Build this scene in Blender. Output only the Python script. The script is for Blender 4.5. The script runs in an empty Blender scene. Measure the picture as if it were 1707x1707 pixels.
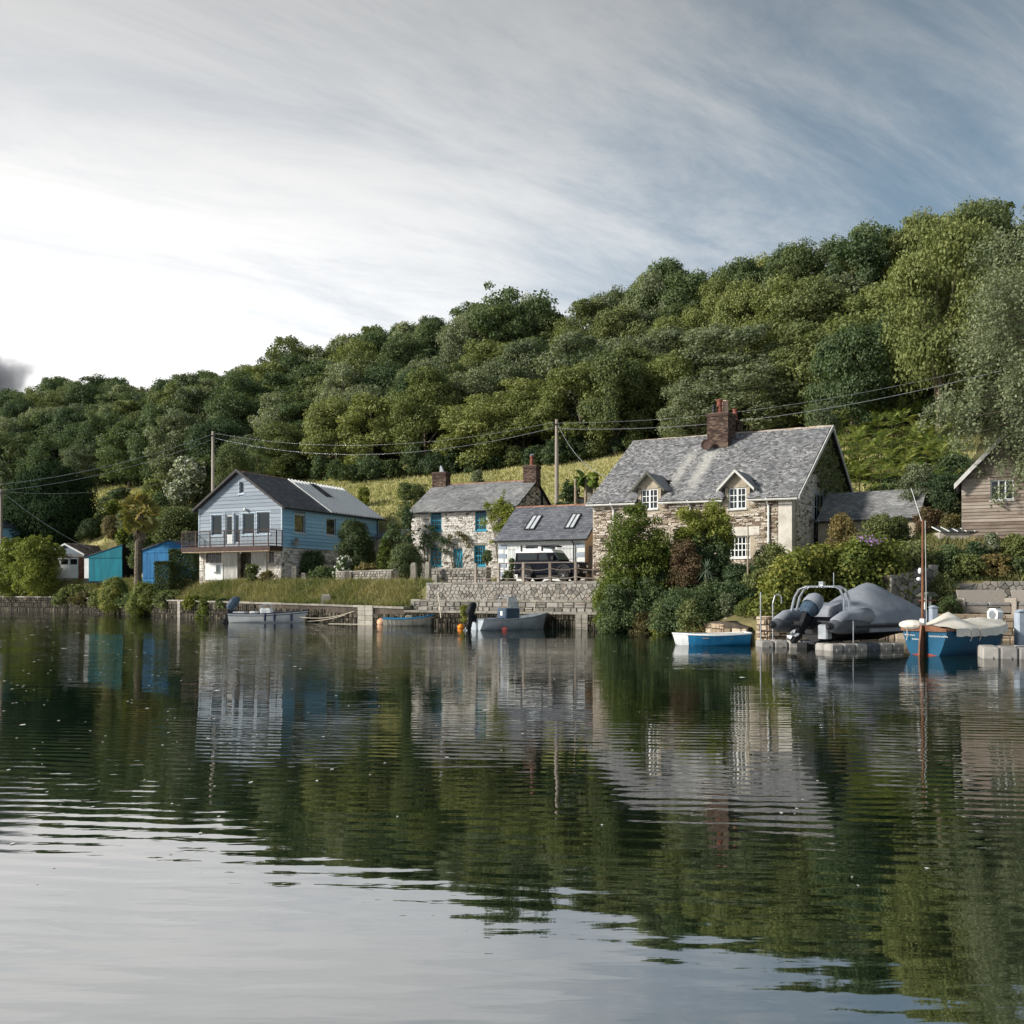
import bpy, math, random
import numpy as np
from mathutils import Vector, Matrix

# ------------------------------------------------------------------ camera, sky, sun, exposure
SC = bpy.context.scene
COL = SC.collection
F, CX, HOR, CAMZ = 1600.0, 853.5, 987.0, 2.0
cam_data = bpy.data.cameras.new("camera")
cam = bpy.data.objects.new("camera", cam_data)
COL.objects.link(cam)
cam.location = (0, 0, CAMZ)
cam.rotation_euler = (math.radians(90), 0, 0)
cam_data.sensor_width = 36
cam_data.lens = 36 * F / 1707
cam_data.shift_y = (HOR - 853.5) / 1707
cam_data.clip_start, cam_data.clip_end = 0.2, 4000
SC.camera = cam

SUN_EL, SUN_AZ = math.radians(26), math.radians(-104)   # azimuth measured from +Y towards +X
sun_dir = Vector((math.sin(SUN_AZ) * math.cos(SUN_EL), math.cos(SUN_AZ) * math.cos(SUN_EL), math.sin(SUN_EL)))
sun_data = bpy.data.lights.new("sun", "SUN")
sun_data.energy = 2.8
sun_data.angle = math.radians(8)
sun_data.color = (1.0, 0.94, 0.85)
sun = bpy.data.objects.new("sun", sun_data)
COL.objects.link(sun)
sun.rotation_euler = sun_dir.to_track_quat("Z", "Y").to_euler()
sun.location = sun_dir * 200

SC.view_settings.view_transform = "Standard"
SC.view_settings.look = "None"
SC.view_settings.exposure = 1.08
SC.view_settings.gamma = 1.0
SC.view_settings.use_curve_mapping = False
SC.cycles.max_bounces = 6
SC.cycles.diffuse_bounces = 3
SC.cycles.glossy_bounces = 3
SC.cycles.transmission_bounces = 3
SC.cycles.transparent_max_bounces = 4
SC.cycles.volume_bounces = 1
SC.cycles.use_denoising = True


class NT:
    """small helper for node trees"""
    def __init__(self, tree):
        self.t = tree
        tree.nodes.clear()

    def n(self, kind, **kw):
        nd = self.t.nodes.new(kind)
        for k, v in kw.items():
            if k.startswith("i_"):
                key = k[2:]
                nd.inputs[int(key) if key.isdigit() else key.replace("_", " ")].default_value = v
            else:
                setattr(nd, k, v)
        return nd

    def l(self, a, b):
        self.t.links.new(a, b)

    def val(self, sock, x):
        if hasattr(x, "is_output"):
            self.l(x, sock)
        else:
            sock.default_value = x

    def math(self, op, a, b=0.0, c=0.0, clamp=False):
        nd = self.t.nodes.new("ShaderNodeMath")
        nd.operation = op
        nd.use_clamp = clamp
        self.val(nd.inputs[0], a)
        self.val(nd.inputs[1], b)
        self.val(nd.inputs[2], c)
        return nd.outputs[0]

    def vmath(self, op, a, b=(0, 0, 0), out=0):
        nd = self.t.nodes.new("ShaderNodeVectorMath")
        nd.operation = op
        self.val(nd.inputs[0], a)
        self.val(nd.inputs[1], b)
        return nd.outputs[out]

    def mix(self, f, a, b):
        nd = self.t.nodes.new("ShaderNodeMix")
        nd.data_type = "RGBA"
        self.val(nd.inputs[0], f)
        self.val(nd.inputs[6], a)
        self.val(nd.inputs[7], b)
        return nd.outputs[2]

    def smooth(self, x, lo, hi):
        nd = self.t.nodes.new("ShaderNodeMapRange")
        nd.interpolation_type = "SMOOTHSTEP"
        self.val(nd.inputs[0], x)
        nd.inputs[1].default_value = lo
        nd.inputs[2].default_value = hi
        return nd.outputs[0]

    def noise(self, vec, scale, detail=4, rough=0.5, dist=0.0):
        nd = self.t.nodes.new("ShaderNodeTexNoise")
        self.l(vec, nd.inputs["Vector"])
        nd.inputs["Scale"].default_value = scale
        nd.inputs["Detail"].default_value = detail
        nd.inputs["Roughness"].default_value = rough
        nd.inputs["Distortion"].default_value = dist
        return nd.outputs["Fac"]

    def ramp(self, fac, stops):
        nd = self.t.nodes.new("ShaderNodeValToRGB")
        e = nd.color_ramp.elements
        while len(e) < len(stops):
            e.new(0.5)
        for el, (p, c) in zip(e, stops):
            el.position = p
            el.color = (*c[:3], 1)
        self.l(fac, nd.inputs[0])
        return nd.outputs[0]


world = bpy.data.worlds.new("World")
SC.world = world
world.use_nodes = True
w = NT(world.node_tree)
tc = w.n("ShaderNodeTexCoord")
dirv = tc.outputs["Generated"]
sky = w.n("ShaderNodeTexSky", sky_type="NISHITA", sun_disc=False)
sky.sun_elevation = SUN_EL
sky.sun_rotation = SUN_AZ
sky.air_density, sky.dust_density, sky.ozone_density = 1.0, 2.0, 1.5
sep = w.n("ShaderNodeSeparateXYZ")
w.l(dirv, sep.inputs[0])
dx, dy, dz = sep.outputs
# a high cloud layer seen in perspective: direction projected on a plane overhead
den = w.math("ADD", w.math("MAXIMUM", dz, 0.0), 0.16)
sx, sy = 0.86, 0.51      # the streaks run along this ground direction
pu = w.math("DIVIDE", w.math("ADD", w.math("MULTIPLY", dx, sx), w.math("MULTIPLY", dy, sy)), den)
pv = w.math("DIVIDE", w.math("SUBTRACT", w.math("MULTIPLY", dy, sx), w.math("MULTIPLY", dx, sy)), den)
comb = w.n("ShaderNodeCombineXYZ")
w.l(w.math("MULTIPLY", pu, 0.24), comb.inputs[0])
w.l(pv, comb.inputs[1])
comb2 = w.n("ShaderNodeCombineXYZ")
w.l(w.math("MULTIPLY", pu, 0.34), comb2.inputs[0])
w.l(pv, comb2.inputs[1])
comb2.inputs[2].default_value = 7.3
big = w.noise(comb.outputs[0], 1.15, 5, 0.55, 0.35)
fine = w.noise(comb2.outputs[0], 3.0, 9, 0.68, 0.5)
sd = w.n("ShaderNodeVectorMath", operation="DOT_PRODUCT")
w.l(dirv, sd.inputs[0])
glow_axis = Vector((-0.72, 0.66, 0.10)).normalized()    # where the veil is thinnest and brightest, towards the hidden sun
sd.inputs[1].default_value = glow_axis
cosg = sd.outputs["Value"]
near = w.smooth(cosg, 0.28, 0.97)
high = w.smooth(dz, 0.22, 0.62)
mask = w.math("ADD", w.math("MULTIPLY", big, 0.95), w.math("MULTIPLY", fine, 0.9))
mask = w.math("ADD", mask, w.math("MULTIPLY", near, 0.10))
mask = w.math("ADD", mask, w.math("MULTIPLY", w.smooth(dz, 0.40, 0.10), 0.14))
mask = w.smooth(mask, 0.74, 1.20)
lum = w.math("ADD", 3.0, w.math("MULTIPLY", w.math("POWER", near, 1.4), 2.55))
lum = w.math("MULTIPLY", lum, w.math("SUBTRACT", 1.0, w.math("MULTIPLY", high, 0.52)))
ccol = w.mix(near, (1.15, 1.22, 1.28, 1), (1.05, 1.035, 1.02, 1))
gcol = w.mix(near, (0.35, 0.51, 0.66, 1), (0.74, 0.76, 0.78, 1))


def scaled(c, s):
    v = w.t.nodes.new("ShaderNodeVectorMath")
    v.operation = "SCALE"
    w.l(c, v.inputs[0])
    w.l(s, v.inputs["Scale"])
    return v.outputs[0]


cl = scaled(ccol, lum)
blue = w.vmath("ADD", scaled(gcol, lum), w.vmath("MULTIPLY", sky.outputs[0], (0.05, 0.06, 0.07)))
col = w.mix(mask, blue, cl)
bg = w.n("ShaderNodeBackground")
w.l(col, bg.inputs[0])
bg.inputs[1].default_value = 0.1
wo = w.n("ShaderNodeOutputWorld")
w.l(bg.outputs[0], wo.inputs[0])

# ------------------------------------------------------------------ helpers
R = random.Random(11)
RN = np.random.default_rng(11)


def S(r, g, b):
    f = lambda c: (c / 255 / 12.92) if c <= 10 else ((c / 255 + 0.055) / 1.055) ** 2.4
    return (f(r), f(g), f(b))


def at(px, py, D):
    return Vector(((px - CX) * D / F, D, CAMZ + (HOR - py) * D / F))


def mat(name, cols, wn=1.0, ws=0.0, wo=0.0, scale=2.0, stretch=(1, 1, 1), rough=0.85, bump=0.0, bscale=20.0,
        spec=0.25, metal=0.0, trans=0.0, coat=0.0, detail=5):
    """procedural material: a ramp of colours driven by noise (wn), a per-piece value (ws) and a per-object value (wo)"""
    m = bpy.data.materials.new(name)
    m.use_nodes = True
    t = NT(m.node_tree)
    tcn = t.n("ShaderNodeTexCoord")
    mp = t.n("ShaderNodeMapping")
    mp.inputs["Scale"].default_value = stretch
    t.l(tcn.outputs["Object"], mp.inputs[0])
    vec = mp.outputs[0]
    tot = wn + ws + wo
    fac = None
    nz = t.noise(vec, scale, detail, 0.6)
    nz = t.math("ADD", t.math("MULTIPLY", t.math("SUBTRACT", nz, 0.5), 1.9), 0.5, clamp=True)
    fac = t.math("MULTIPLY", nz, wn / tot)
    if ws:
        a = t.n("ShaderNodeAttribute", attribute_name="var")
        fac = t.math("ADD", fac, t.math("MULTIPLY", a.outputs["Fac"], ws / tot))
    if wo:
        oi = t.n("ShaderNodeObjectInfo")
        fac = t.math("ADD", fac, t.math("MULTIPLY", oi.outputs["Random"], wo / tot))
    if len(cols) == 1:
        c = cols[0]
        cols = [tuple(x * 0.86 for x in c), tuple(min(1, x * 1.14) for x in c)]
    lo, hi = (0.15, 0.85) if len(cols) > 1 else (0, 1)
    stops = [(lo + (hi - lo) * i / (len(cols) - 1), c) for i, c in enumerate(cols)]
    color = t.ramp(fac, stops)
    p = t.n("ShaderNodeBsdfPrincipled")
    t.l(color, p.inputs["Base Color"])
    p.inputs["Roughness"].default_value = rough
    p.inputs["Specular IOR Level"].default_value = spec
    p.inputs["Metallic"].default_value = metal
    p.inputs["Coat Weight"].default_value = coat
    if bump:
        b = t.n("ShaderNodeBump")
        b.inputs["Strength"].default_value = 1.0
        b.inputs["Distance"].default_value = bump
        t.l(t.noise(vec, bscale, 5, 0.6), b.inputs["Height"])
        t.l(b.outputs[0], p.inputs["Normal"])
    out = t.n("ShaderNodeOutputMaterial")
    if trans:
        tr = t.n("ShaderNodeBsdfTranslucent")
        t.l(t.vmath("MULTIPLY", color, (1.15, 1.25, 0.6)), tr.inputs[0])
        mx = t.n("ShaderNodeMixShader")
        mx.inputs[0].default_value = trans
        t.l(p.outputs[0], mx.inputs[1])
        t.l(tr.outputs[0], mx.inputs[2])
        t.l(mx.outputs[0], out.inputs[0])
    else:
        t.l(p.outputs[0], out.inputs[0])
    return m


def finish(o, parent=None, kind=None, label=None):
    COL.objects.link(o)
    if parent is not None:
        o.parent = parent
    if kind:
        o["kind"] = kind
    if label:
        o["label"] = label
    return o


def new_mesh(name, verts, faces, var=None, smooth=False):
    me = bpy.data.meshes.new(name)
    if isinstance(verts, np.ndarray):
        nv, nf, k = len(verts), len(faces), faces.shape[1]
        me.vertices.add(nv)
        me.vertices.foreach_set("co", verts.astype(np.float32).ravel())
        me.loops.add(nf * k)
        me.loops.foreach_set("vertex_index", faces.astype(np.int32).ravel())
        me.polygons.add(nf)
        me.polygons.foreach_set("loop_start", np.arange(0, nf * k, k, dtype=np.int32))
        try:
            me.polygons.foreach_set("loop_total", np.full(nf, k, dtype=np.int32))
        except Exception:
            pass
        me.update(calc_edges=True)
    else:
        me.from_pydata([tuple(v) for v in verts], [], [tuple(f) for f in faces])
        me.update()
    if var is not None:
        a = me.attributes.new("var", "FLOAT", "FACE")
        a.data.foreach_set("value", np.asarray(var, dtype=np.float32))
    if smooth:
        me.polygons.foreach_set("use_smooth", np.ones(len(me.polygons), dtype=bool))
    return me


class MB:
    """collects faces, then links them as one mesh object"""
    def __init__(self):
        self.v, self.f, self.a = [], [], []

    def add(self, pts, faces, var=0.5):
        o = len(self.v)
        self.v += [tuple(p) for p in pts]
        for f in faces:
            self.f.append(tuple(i + o for i in f))
            self.a.append(var)
        return self

    def quad(self, a, b, c, d, var=0.5):
        return self.add([a, b, c, d], [(0, 1, 2, 3)], var)

    def poly(self, pts, var=0.5):
        return self.add(pts, [tuple(range(len(pts)))], var)

    def box(self, x0, x1, y0, y1, z0, z1, var=0.5):
        p = [(x0, y0, z0), (x1, y0, z0), (x1, y1, z0), (x0, y1, z0), (x0, y0, z1), (x1, y0, z1), (x1, y1, z1), (x0, y1, z1)]
        return self.add(p, [(0, 3, 2, 1), (4, 5, 6, 7), (0, 1, 5, 4), (1, 2, 6, 5), (2, 3, 7, 6), (3, 0, 4, 7)], var)

    def bevbox(self, x0, x1, y0, y1, z0, z1, b=0.02, var=0.5):
        """box with chamfered top and vertical edges"""
        def ring(z, i):
            return [(x0 + b + i, y0 + i, z), (x1 - b - i, y0 + i, z), (x1 - i, y0 + b + i, z), (x1 - i, y1 - b - i, z),
                    (x1 - b - i, y1 - i, z), (x0 + b + i, y1 - i, z), (x0 + i, y1 - b - i, z), (x0 + i, y0 + b + i, z)]
        pts = ring(z0, 0) + ring(z1 - b, 0) + ring(z1, b * 0.8)
        fs = [tuple(range(7, -1, -1)), tuple(range(16, 24))]
        for r in (0, 8):
            for i in range(8):
                j = (i + 1) % 8
                fs.append((r + i, r + j, r + 8 + j, r + 8 + i))
        return self.add(pts, fs, var)

    def prism(self, poly, vec, var=0.5):
        n = len(poly)
        vec = Vector(vec)
        pts = [Vector(p) for p in poly]
        pts = pts + [p + vec for p in pts]
        fs = [tuple(range(n - 1, -1, -1)), tuple(range(n, 2 * n))]
        for i in range(n):
            j = (i + 1) % n
            fs.append((i, j, n + j, n + i))
        return self.add(pts, fs, var)

    def tube(self, pts, r, n=8, caps=True, var=0.5, squash=1.0):
        pts = [Vector(p) for p in pts]
        m = len(pts)
        rs = r if isinstance(r, (list, tuple)) else [r] * m
        verts, fs = [], []
        prev = None
        for i, p in enumerate(pts):
            d = (pts[min(i + 1, m - 1)] - pts[max(i - 1, 0)])
            d = d.normalized() if d.length > 1e-9 else Vector((0, 0, 1))
            ref = prev if prev is not None else (Vector((0, 0, 1)) if abs(d.z) < 0.9 else Vector((1, 0, 0)))
            a = (ref - d * ref.dot(d))
            if a.length < 1e-6:
                a = d.orthogonal()
            a.normalize()
            b = d.cross(a)
            prev = a
            for k in range(n):
                th = 2 * math.pi * k / n
                verts.append(p + (a * math.cos(th) * squash + b * math.sin(th)) * rs[i])
        for i in range(m - 1):
            for k in range(n):
                q = (k + 1) % n
                fs.append((i * n + k, i * n + q, (i + 1) * n + q, (i + 1) * n + k))
        if caps:
            fs.append(tuple(range(n - 1, -1, -1)))
            fs.append(tuple((m - 1) * n + k for k in range(n)))
        return self.add(verts, fs, var)

    def lathe(self, prof, c=(0, 0, 0), n=14, var=0.5, axis="z"):
        verts, fs = [], []
        for (r, z) in prof:
            for k in range(n):
                th = 2 * math.pi * k / n
                x, y = r * math.cos(th), r * math.sin(th)
                q = {"z": (x, y, z), "y": (x, z, y), "x": (z, x, y)}[axis]
                verts.append((c[0] + q[0], c[1] + q[1], c[2] + q[2]))
        m = len(prof)
        for i in range(m - 1):
            for k in range(n):
                q = (k + 1) % n
                fs.append((i * n + k, i * n + q, (i + 1) * n + q, (i + 1) * n + k))
        fs.append(tuple(range(n - 1, -1, -1)))
        fs.append(tuple((m - 1) * n + k for k in range(n)))
        return self.add(verts, fs, var)

    def ball(self, c, r, n=12, m=8, var=0.5):
        r = r if isinstance(r, (tuple, list)) else (r, r, r)
        prof = [(max(1e-3, math.sin(math.pi * i / m)), -math.cos(math.pi * i / m)) for i in range(m + 1)]
        verts, fs = [], []
        for (q, z) in prof:
            for k in range(n):
                th = 2 * math.pi * k / n
                verts.append((c[0] + r[0] * q * math.cos(th), c[1] + r[1] * q * math.sin(th), c[2] + r[2] * z))
        for i in range(m):
            for k in range(n):
                p = (k + 1) % n
                fs.append((i * n + k, i * n + p, (i + 1) * n + p, (i + 1) * n + k))
        return self.add(verts, fs, var)

    def build(self, name, m, parent=None, kind=None, smooth=False, label=None, loc=None, rotz=0):
        me = new_mesh(name, self.v, self.f, self.a, smooth)
        me.materials.append(m)
        o = bpy.data.objects.new(name, me)
        if loc is not None:
            o.location = loc
            o.rotation_euler.z = rotz
        return finish(o, parent, kind, label)


def thing(name, label, cat, loc=(0, 0, 0), rotz=0.0, group=None):
    o = bpy.data.objects.new(name, None)
    o.empty_display_size = 0.3
    COL.objects.link(o)
    o.location = loc
    o.rotation_euler = (0, 0, rotz)
    o["label"], o["category"] = label, cat
    if group:
        o["group"] = group
    return o


def tag(o, label, cat, group=None, kind=None):
    o["label"], o["category"] = label, cat
    if group:
        o["group"] = group
    if kind:
        o["kind"] = kind
    return o


def part(name, me, parent, m=None, kind=None, loc=None, rot=None, scale=None):
    """an object on shared mesh data, with its own material slot if m is given"""
    o = bpy.data.objects.new(name, me)
    if m is not None and len(me.materials):
        o.material_slots[0].link = "OBJECT"
        o.material_slots[0].material = m
    if loc is not None:
        o.location = loc
    if rot is not None:
        o.rotation_euler = rot
    if scale is not None:
        o.scale = scale
    return finish(o, parent, kind)

# ------------------------------------------------------------------ materials
M = {}
M["bark"] = mat("bark", [S(70, 62, 52), S(120, 110, 95)], scale=6, bump=0.03, bscale=12)
M["bark_pale"] = mat("bark_pale", [S(120, 105, 88), S(170, 158, 140)], scale=5, bump=0.02)
M["stem"] = mat("stem", [S(60, 58, 40), S(95, 88, 62)], scale=6)
LEAF = dict(wn=0.25, ws=1.0, wo=0.9, scale=0.4, rough=0.65, spec=0.25, trans=0.28, detail=2)
M["leaf_dark"] = mat("leaf_dark", [(0.046, 0.078, 0.042), (0.090, 0.131, 0.059), (0.152, 0.194, 0.083)], **LEAF)
M["leaf_olive"] = mat("leaf_olive", [(0.071, 0.101, 0.042), (0.139, 0.167, 0.065), (0.233, 0.251, 0.101)], **LEAF)
M["leaf_yellow"] = mat("leaf_yellow", [(0.094, 0.123, 0.042), (0.175, 0.202, 0.068), (0.276, 0.294, 0.108)], **LEAF)
M["leaf_grey"] = mat("leaf_grey", [(0.099, 0.128, 0.074), (0.187, 0.216, 0.125), (0.305, 0.329, 0.197)], **LEAF)
M["leaf_bright"] = mat("leaf_bright", [(0.075, 0.115, 0.026), (0.17, 0.205, 0.042), (0.32, 0.33, 0.075)], **LEAF)
M["leaf_conifer"] = mat("leaf_conifer", [(0.014, 0.028, 0.013), (0.030, 0.052, 0.022), (0.085, 0.110, 0.035)], **{**LEAF, "rough": 0.9, "spec": 0.05, "trans": 0.15})
M["leaf_box"] = mat("leaf_box", [(0.023, 0.043, 0.018), (0.051, 0.079, 0.030), (0.095, 0.128, 0.045)], **LEAF)
M["leaf_russet"] = mat("leaf_russet", [(0.085, 0.078, 0.038), (0.167, 0.148, 0.061), (0.286, 0.208, 0.087)], **LEAF)
M["leaf_red"] = mat("leaf_red", [(0.06, 0.062, 0.030), (0.125, 0.098, 0.052), (0.19, 0.115, 0.078)], **LEAF)
M["leaf_ivy"] = mat("leaf_ivy", [(0.048, 0.082, 0.020), (0.115, 0.150, 0.034), (0.30, 0.285, 0.062)], **LEAF)
M["frond_sumac"] = mat("frond_sumac", [(0.075, 0.130, 0.034), (0.165, 0.215, 0.052), (0.40, 0.385, 0.115)], wn=0.3, ws=1, wo=1, scale=1, rough=0.6, trans=0.3)
M["banana"] = mat("banana", [(0.06, 0.12, 0.03), (0.14, 0.20, 0.04), (0.26, 0.28, 0.07)], wn=1, ws=0.5, wo=1, scale=1.5, rough=0.45, trans=0.35)
M["palm"] = mat("palm", [(0.09, 0.11, 0.03), (0.24, 0.22, 0.06), (0.50, 0.36, 0.11)], wn=0.4, ws=0.6, wo=1.2, scale=1, rough=0.6, trans=0.25)
M["palm_dead"] = mat("palm_dead", [S(100, 88, 76), S(165, 150, 135)], wn=1, ws=1, scale=5)
M["yucca"] = mat("yucca", [(0.05, 0.08, 0.05), (0.13, 0.17, 0.12)], wn=0.5, ws=1, scale=2, rough=0.5, trans=0.15)
M["white_flower"] = mat("white_flower", [(0.62, 0.64, 0.58), (0.8, 0.8, 0.74)], wn=0.5, ws=1, scale=4, trans=0.2)
M["purple_flower"] = mat("purple_flower", [(0.25, 0.14, 0.36), (0.45, 0.30, 0.55)], wn=0.5, ws=1, scale=4, trans=0.2)
M["red_flower"] = mat("red_flower", [(0.35, 0.04, 0.04), (0.6, 0.1, 0.08)], wn=0.5, ws=1, scale=4)
M["grass"] = mat("grass", [(0.095, 0.135, 0.042), (0.20, 0.205, 0.082), (0.40, 0.335, 0.18)], wn=3.4, ws=0.6, scale=0.28, rough=0.8, trans=0.3)
M["straw"] = mat("straw", [(0.22, 0.22, 0.09), (0.36, 0.31, 0.15), (0.46, 0.38, 0.22)], wn=1, ws=1, scale=0.2, trans=0.2)
M["hay"] = mat("hay", [(0.30, 0.305, 0.125), (0.45, 0.425, 0.20), (0.60, 0.535, 0.30)], wn=1.4, ws=0.6, scale=0.12, rough=0.85, trans=0.25)


def ground_material():
    m = bpy.data.materials.new("ground_soil")
    m.use_nodes = True
    t = NT(m.node_tree)
    g = t.n("ShaderNodeNewGeometry")
    a = t.n("ShaderNodeAttribute", attribute_name="zone")     # 0 wood floor, 1 hay field, 2 bank and gardens, 3 gravel
    n1 = t.noise(g.outputs["Position"], 0.25, 6, 0.6)
    n2 = t.noise(g.outputs["Position"], 3.0, 5, 0.6)
    mixn = t.math("ADD", t.math("MULTIPLY", n1, 0.6), t.math("MULTIPLY", n2, 0.4))
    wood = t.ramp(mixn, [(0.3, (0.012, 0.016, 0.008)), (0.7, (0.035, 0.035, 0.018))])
    hay = t.ramp(mixn, [(0.3, (0.24, 0.24, 0.095)), (0.7, (0.42, 0.37, 0.18))])
    bank = t.ramp(mixn, [(0.3, (0.09, 0.10, 0.038)), (0.7, (0.22, 0.18, 0.09))])
    grav = t.ramp(n2, [(0.3, (0.20, 0.18, 0.15)), (0.7, (0.36, 0.33, 0.29))])
    z = a.outputs["Fac"]
    c = t.mix(t.math("SUBTRACT", z, 0.0, clamp=True), wood, hay)
    c = t.mix(t.math("SUBTRACT", z, 1.0, clamp=True), c, bank)
    c = t.mix(t.math("SUBTRACT", z, 2.0, clamp=True), c, grav)
    p = t.n("ShaderNodeBsdfPrincipled", i_Roughness=0.95)
    p.inputs["Specular IOR Level"].default_value = 0.1
    t.l(c, p.inputs["Base Color"])
    b = t.n("ShaderNodeBump", i_Distance=0.06)
    t.l(n2, b.inputs["Height"])
    t.l(b.outputs[0], p.inputs["Normal"])
    o = t.n("ShaderNodeOutputMaterial")
    t.l(p.outputs[0], o.inputs[0])
    return m


def water_material():
    m = bpy.data.materials.new("river_water")
    m.use_nodes = True
    t = NT(m.node_tree)
    g = t.n("ShaderNodeNewGeometry")
    pos = g.outputs["Position"]

    def mapped(sx, sy, rz=0.0, off=(0, 0, 0)):
        mp = t.n("ShaderNodeMapping")
        mp.inputs["Scale"].default_value = (sx, sy, 1)
        mp.inputs["Rotation"].default_value = (0, 0, rz)
        mp.inputs["Location"].default_value = off
        t.l(pos, mp.inputs[0])
        return mp.outputs[0]
    # long-crested wavelets, about 0.3 m from crest to crest, nearly square to the view
    wv = t.n("ShaderNodeTexWave", wave_type="BANDS", bands_direction="Y", wave_profile="SIN")
    t.l(mapped(1, 1, math.radians(7)), wv.inputs["Vector"])
    wv.inputs["Scale"].default_value = 1.18
    wv.inputs["Distortion"].default_value = 4.5
    wv.inputs["Detail"].default_value = 2.0
    wv.inputs["Detail Scale"].default_value = 0.45
    r1 = t.noise(mapped(0.45, 1.6, 0.12), 2.2, 3, 0.5, 0.3)
    r2 = t.noise(mapped(0.30, 1.0, -0.25), 0.8, 2, 0.5, 0.2)
    r3 = t.noise(mapped(1.4, 4.0, 0.05), 3.2, 2, 0.5)
    patch = t.smooth(t.noise(mapped(0.05, 0.10, 0.3), 1.0, 3, 0.5), 0.40, 0.64)
    h = t.math("MULTIPLY", wv.outputs["Fac"], t.math("ADD", 0.0005, t.math("MULTIPLY", patch, 0.0022)))
    h = t.math("ADD", h, t.math("MULTIPLY", r1, t.math("ADD", 0.0022, t.math("MULTIPLY", patch, 0.004))))
    h = t.math("ADD", h, t.math("MULTIPLY", r2, 0.008))
    h = t.math("ADD", h, t.math("MULTIPLY", r3, t.math("ADD", 0.0002, t.math("MULTIPLY", patch, 0.0006))))
    b = t.n("ShaderNodeBump")
    b.inputs["Strength"].default_value = 1.0
    b.inputs["Distance"].default_value = 1.0
    t.l(h, b.inputs["Height"])
    p = t.n("ShaderNodeBsdfPrincipled")
    p.inputs["Base Color"].default_value = (0.004, 0.010, 0.006, 1)
    p.inputs["Roughness"].default_value = 0.02
    p.inputs["IOR"].default_value = 6.0
    p.inputs["Specular IOR Level"].default_value = 0.5
    t.l(b.outputs[0], p.inputs["Normal"])
    o = t.n("ShaderNodeOutputMaterial")
    t.l(p.outputs[0], o.inputs[0])
    return m


# ------------------------------------------------------------------ terrain
O0 = (5.9, 50.8)
C30, S30 = math.cos(math.radians(30)), 0.5
B_U = [-400, -130, -82.6, -70, -40.5, -13, 0, 5, 7.5, 9.5, 13.65, 19.6, 37.9, 120]
B_V = [40, 20, 17.2, 16.4, 5.7, -0.3, 0, -3.8, -6.4, -7.0, -3.4, -1.7, 2.5, 10]
PROF_U = [-300, -60, -44, -15.2, -14.4, 0.6, 2.4, 8.6, 9.6, 12.6, 13.6, 60]
PROF_T = [-20, 0.1, 0.4, 1.2, 1.95, 2.5, 3.2, 4.3, 4.8, 7, 9, 12, 20, 60]
LO = -1.6
PROF_Z = [
    [LO, LO, 1.5, 1.7, 2.1, 2.5, 2.9, 3.2, 3.3, 3.5, 3.6, 3.7, 4.2, 5],
    [LO, LO, 1.5, 1.7, 2.1, 2.5, 2.9, 3.2, 3.3, 3.5, 3.6, 3.7, 4.2, 5],
    [LO, LO, 1.35, 1.55, 1.95, 2.3, 2.65, 2.95, 3.0, 3.05, 3.1, 3.2, 4, 5],
    [LO, LO, 1.05, 1.2, 1.6, 2.0, 2.4, 2.65, 2.7, 2.75, 2.8, 2.9, 4, 5],
    [LO, LO, 0.85, 0.9, 0.9, 2.45, 2.5, 2.55, 2.6, 2.63, 2.65, 2.75, 4, 5],
    [LO, LO, 0.85, 0.9, 0.9, 2.45, 2.5, 2.55, 2.6, 2.63, 2.65, 2.75, 4, 5],
    [LO, LO, 0.6, 0.9, 1.2, 1.5, 1.8, 2.2, 2.3, 2.7, 3.0, 3.1, 4, 5],
    [LO, LO, 0.6, 0.9, 1.2, 1.5, 1.8, 2.2, 2.3, 2.8, 3.1, 3.4, 4, 5],
    [LO, LO, 0.95, 1.0, 1.0, 1.05, 1.1, 1.4, 1.6, 2.9, 3.2, 3.6, 5, 6],
    [LO, LO, 0.95, 1.0, 1.0, 1.05, 1.1, 1.4, 1.6, 2.9, 3.2, 3.6, 5, 6],
    [LO, LO, 1.0, 1.02, 1.02, 1.03, 1.03, 1.05, 2.45, 3.5, 4.6, 5.2, 7, 9],
    [LO, LO, 1.0, 1.02, 1.02, 1.03, 1.03, 1.05, 2.45, 3.5, 4.6, 5.2, 7, 9],
]
HI_V = [-100, 14, 16, 22, 25, 30, 35, 48, 60, 80, 92, 130, 260]
HI_Z = [-5, 1.0, 3.2, 6.2, 8.3, 10.5, 12.4, 16.8, 23.0, 34.0, 37.5, 38, 30]
PROF_Za = np.array(PROF_Z)


def uv(x, y):
    return (x - O0[0]) * C30 - (y - O0[1]) * S30, (x - O0[0]) * S30 + (y - O0[1]) * C30


def xy(u, v):
    return O0[0] + u * C30 + v * S30, O0[1] - u * S30 + v * C30


def ground_uv(u, v):
    u, v = np.atleast_1d(np.asarray(u, float)), np.atleast_1d(np.asarray(v, float))
    t = v - np.interp(u, B_U, B_V)
    cols = np.array([np.interp(t, PROF_T, z) for z in PROF_Z])           # region profiles at t
    i = np.clip(np.searchsorted(PROF_U, u) - 1, 0, len(PROF_U) - 2)
    pu = np.array(PROF_U)
    f = np.clip((u - pu[i]) / (pu[i + 1] - pu[i]), 0, 1)
    k = np.arange(len(u))
    low = cols[i, k] * (1 - f) + cols[i + 1, k] * f
    hi = np.interp(v, HI_V, HI_Z)
    hi = hi + np.where(v > 20, 0.5 * np.sin(u * 0.13 + v * 0.05) + 0.25 * np.sin(u * 0.31 - v * 0.17), 0)
    return np.maximum(low, np.minimum(hi, low + np.maximum(0, t - 5.0) * 0.95))


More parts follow.
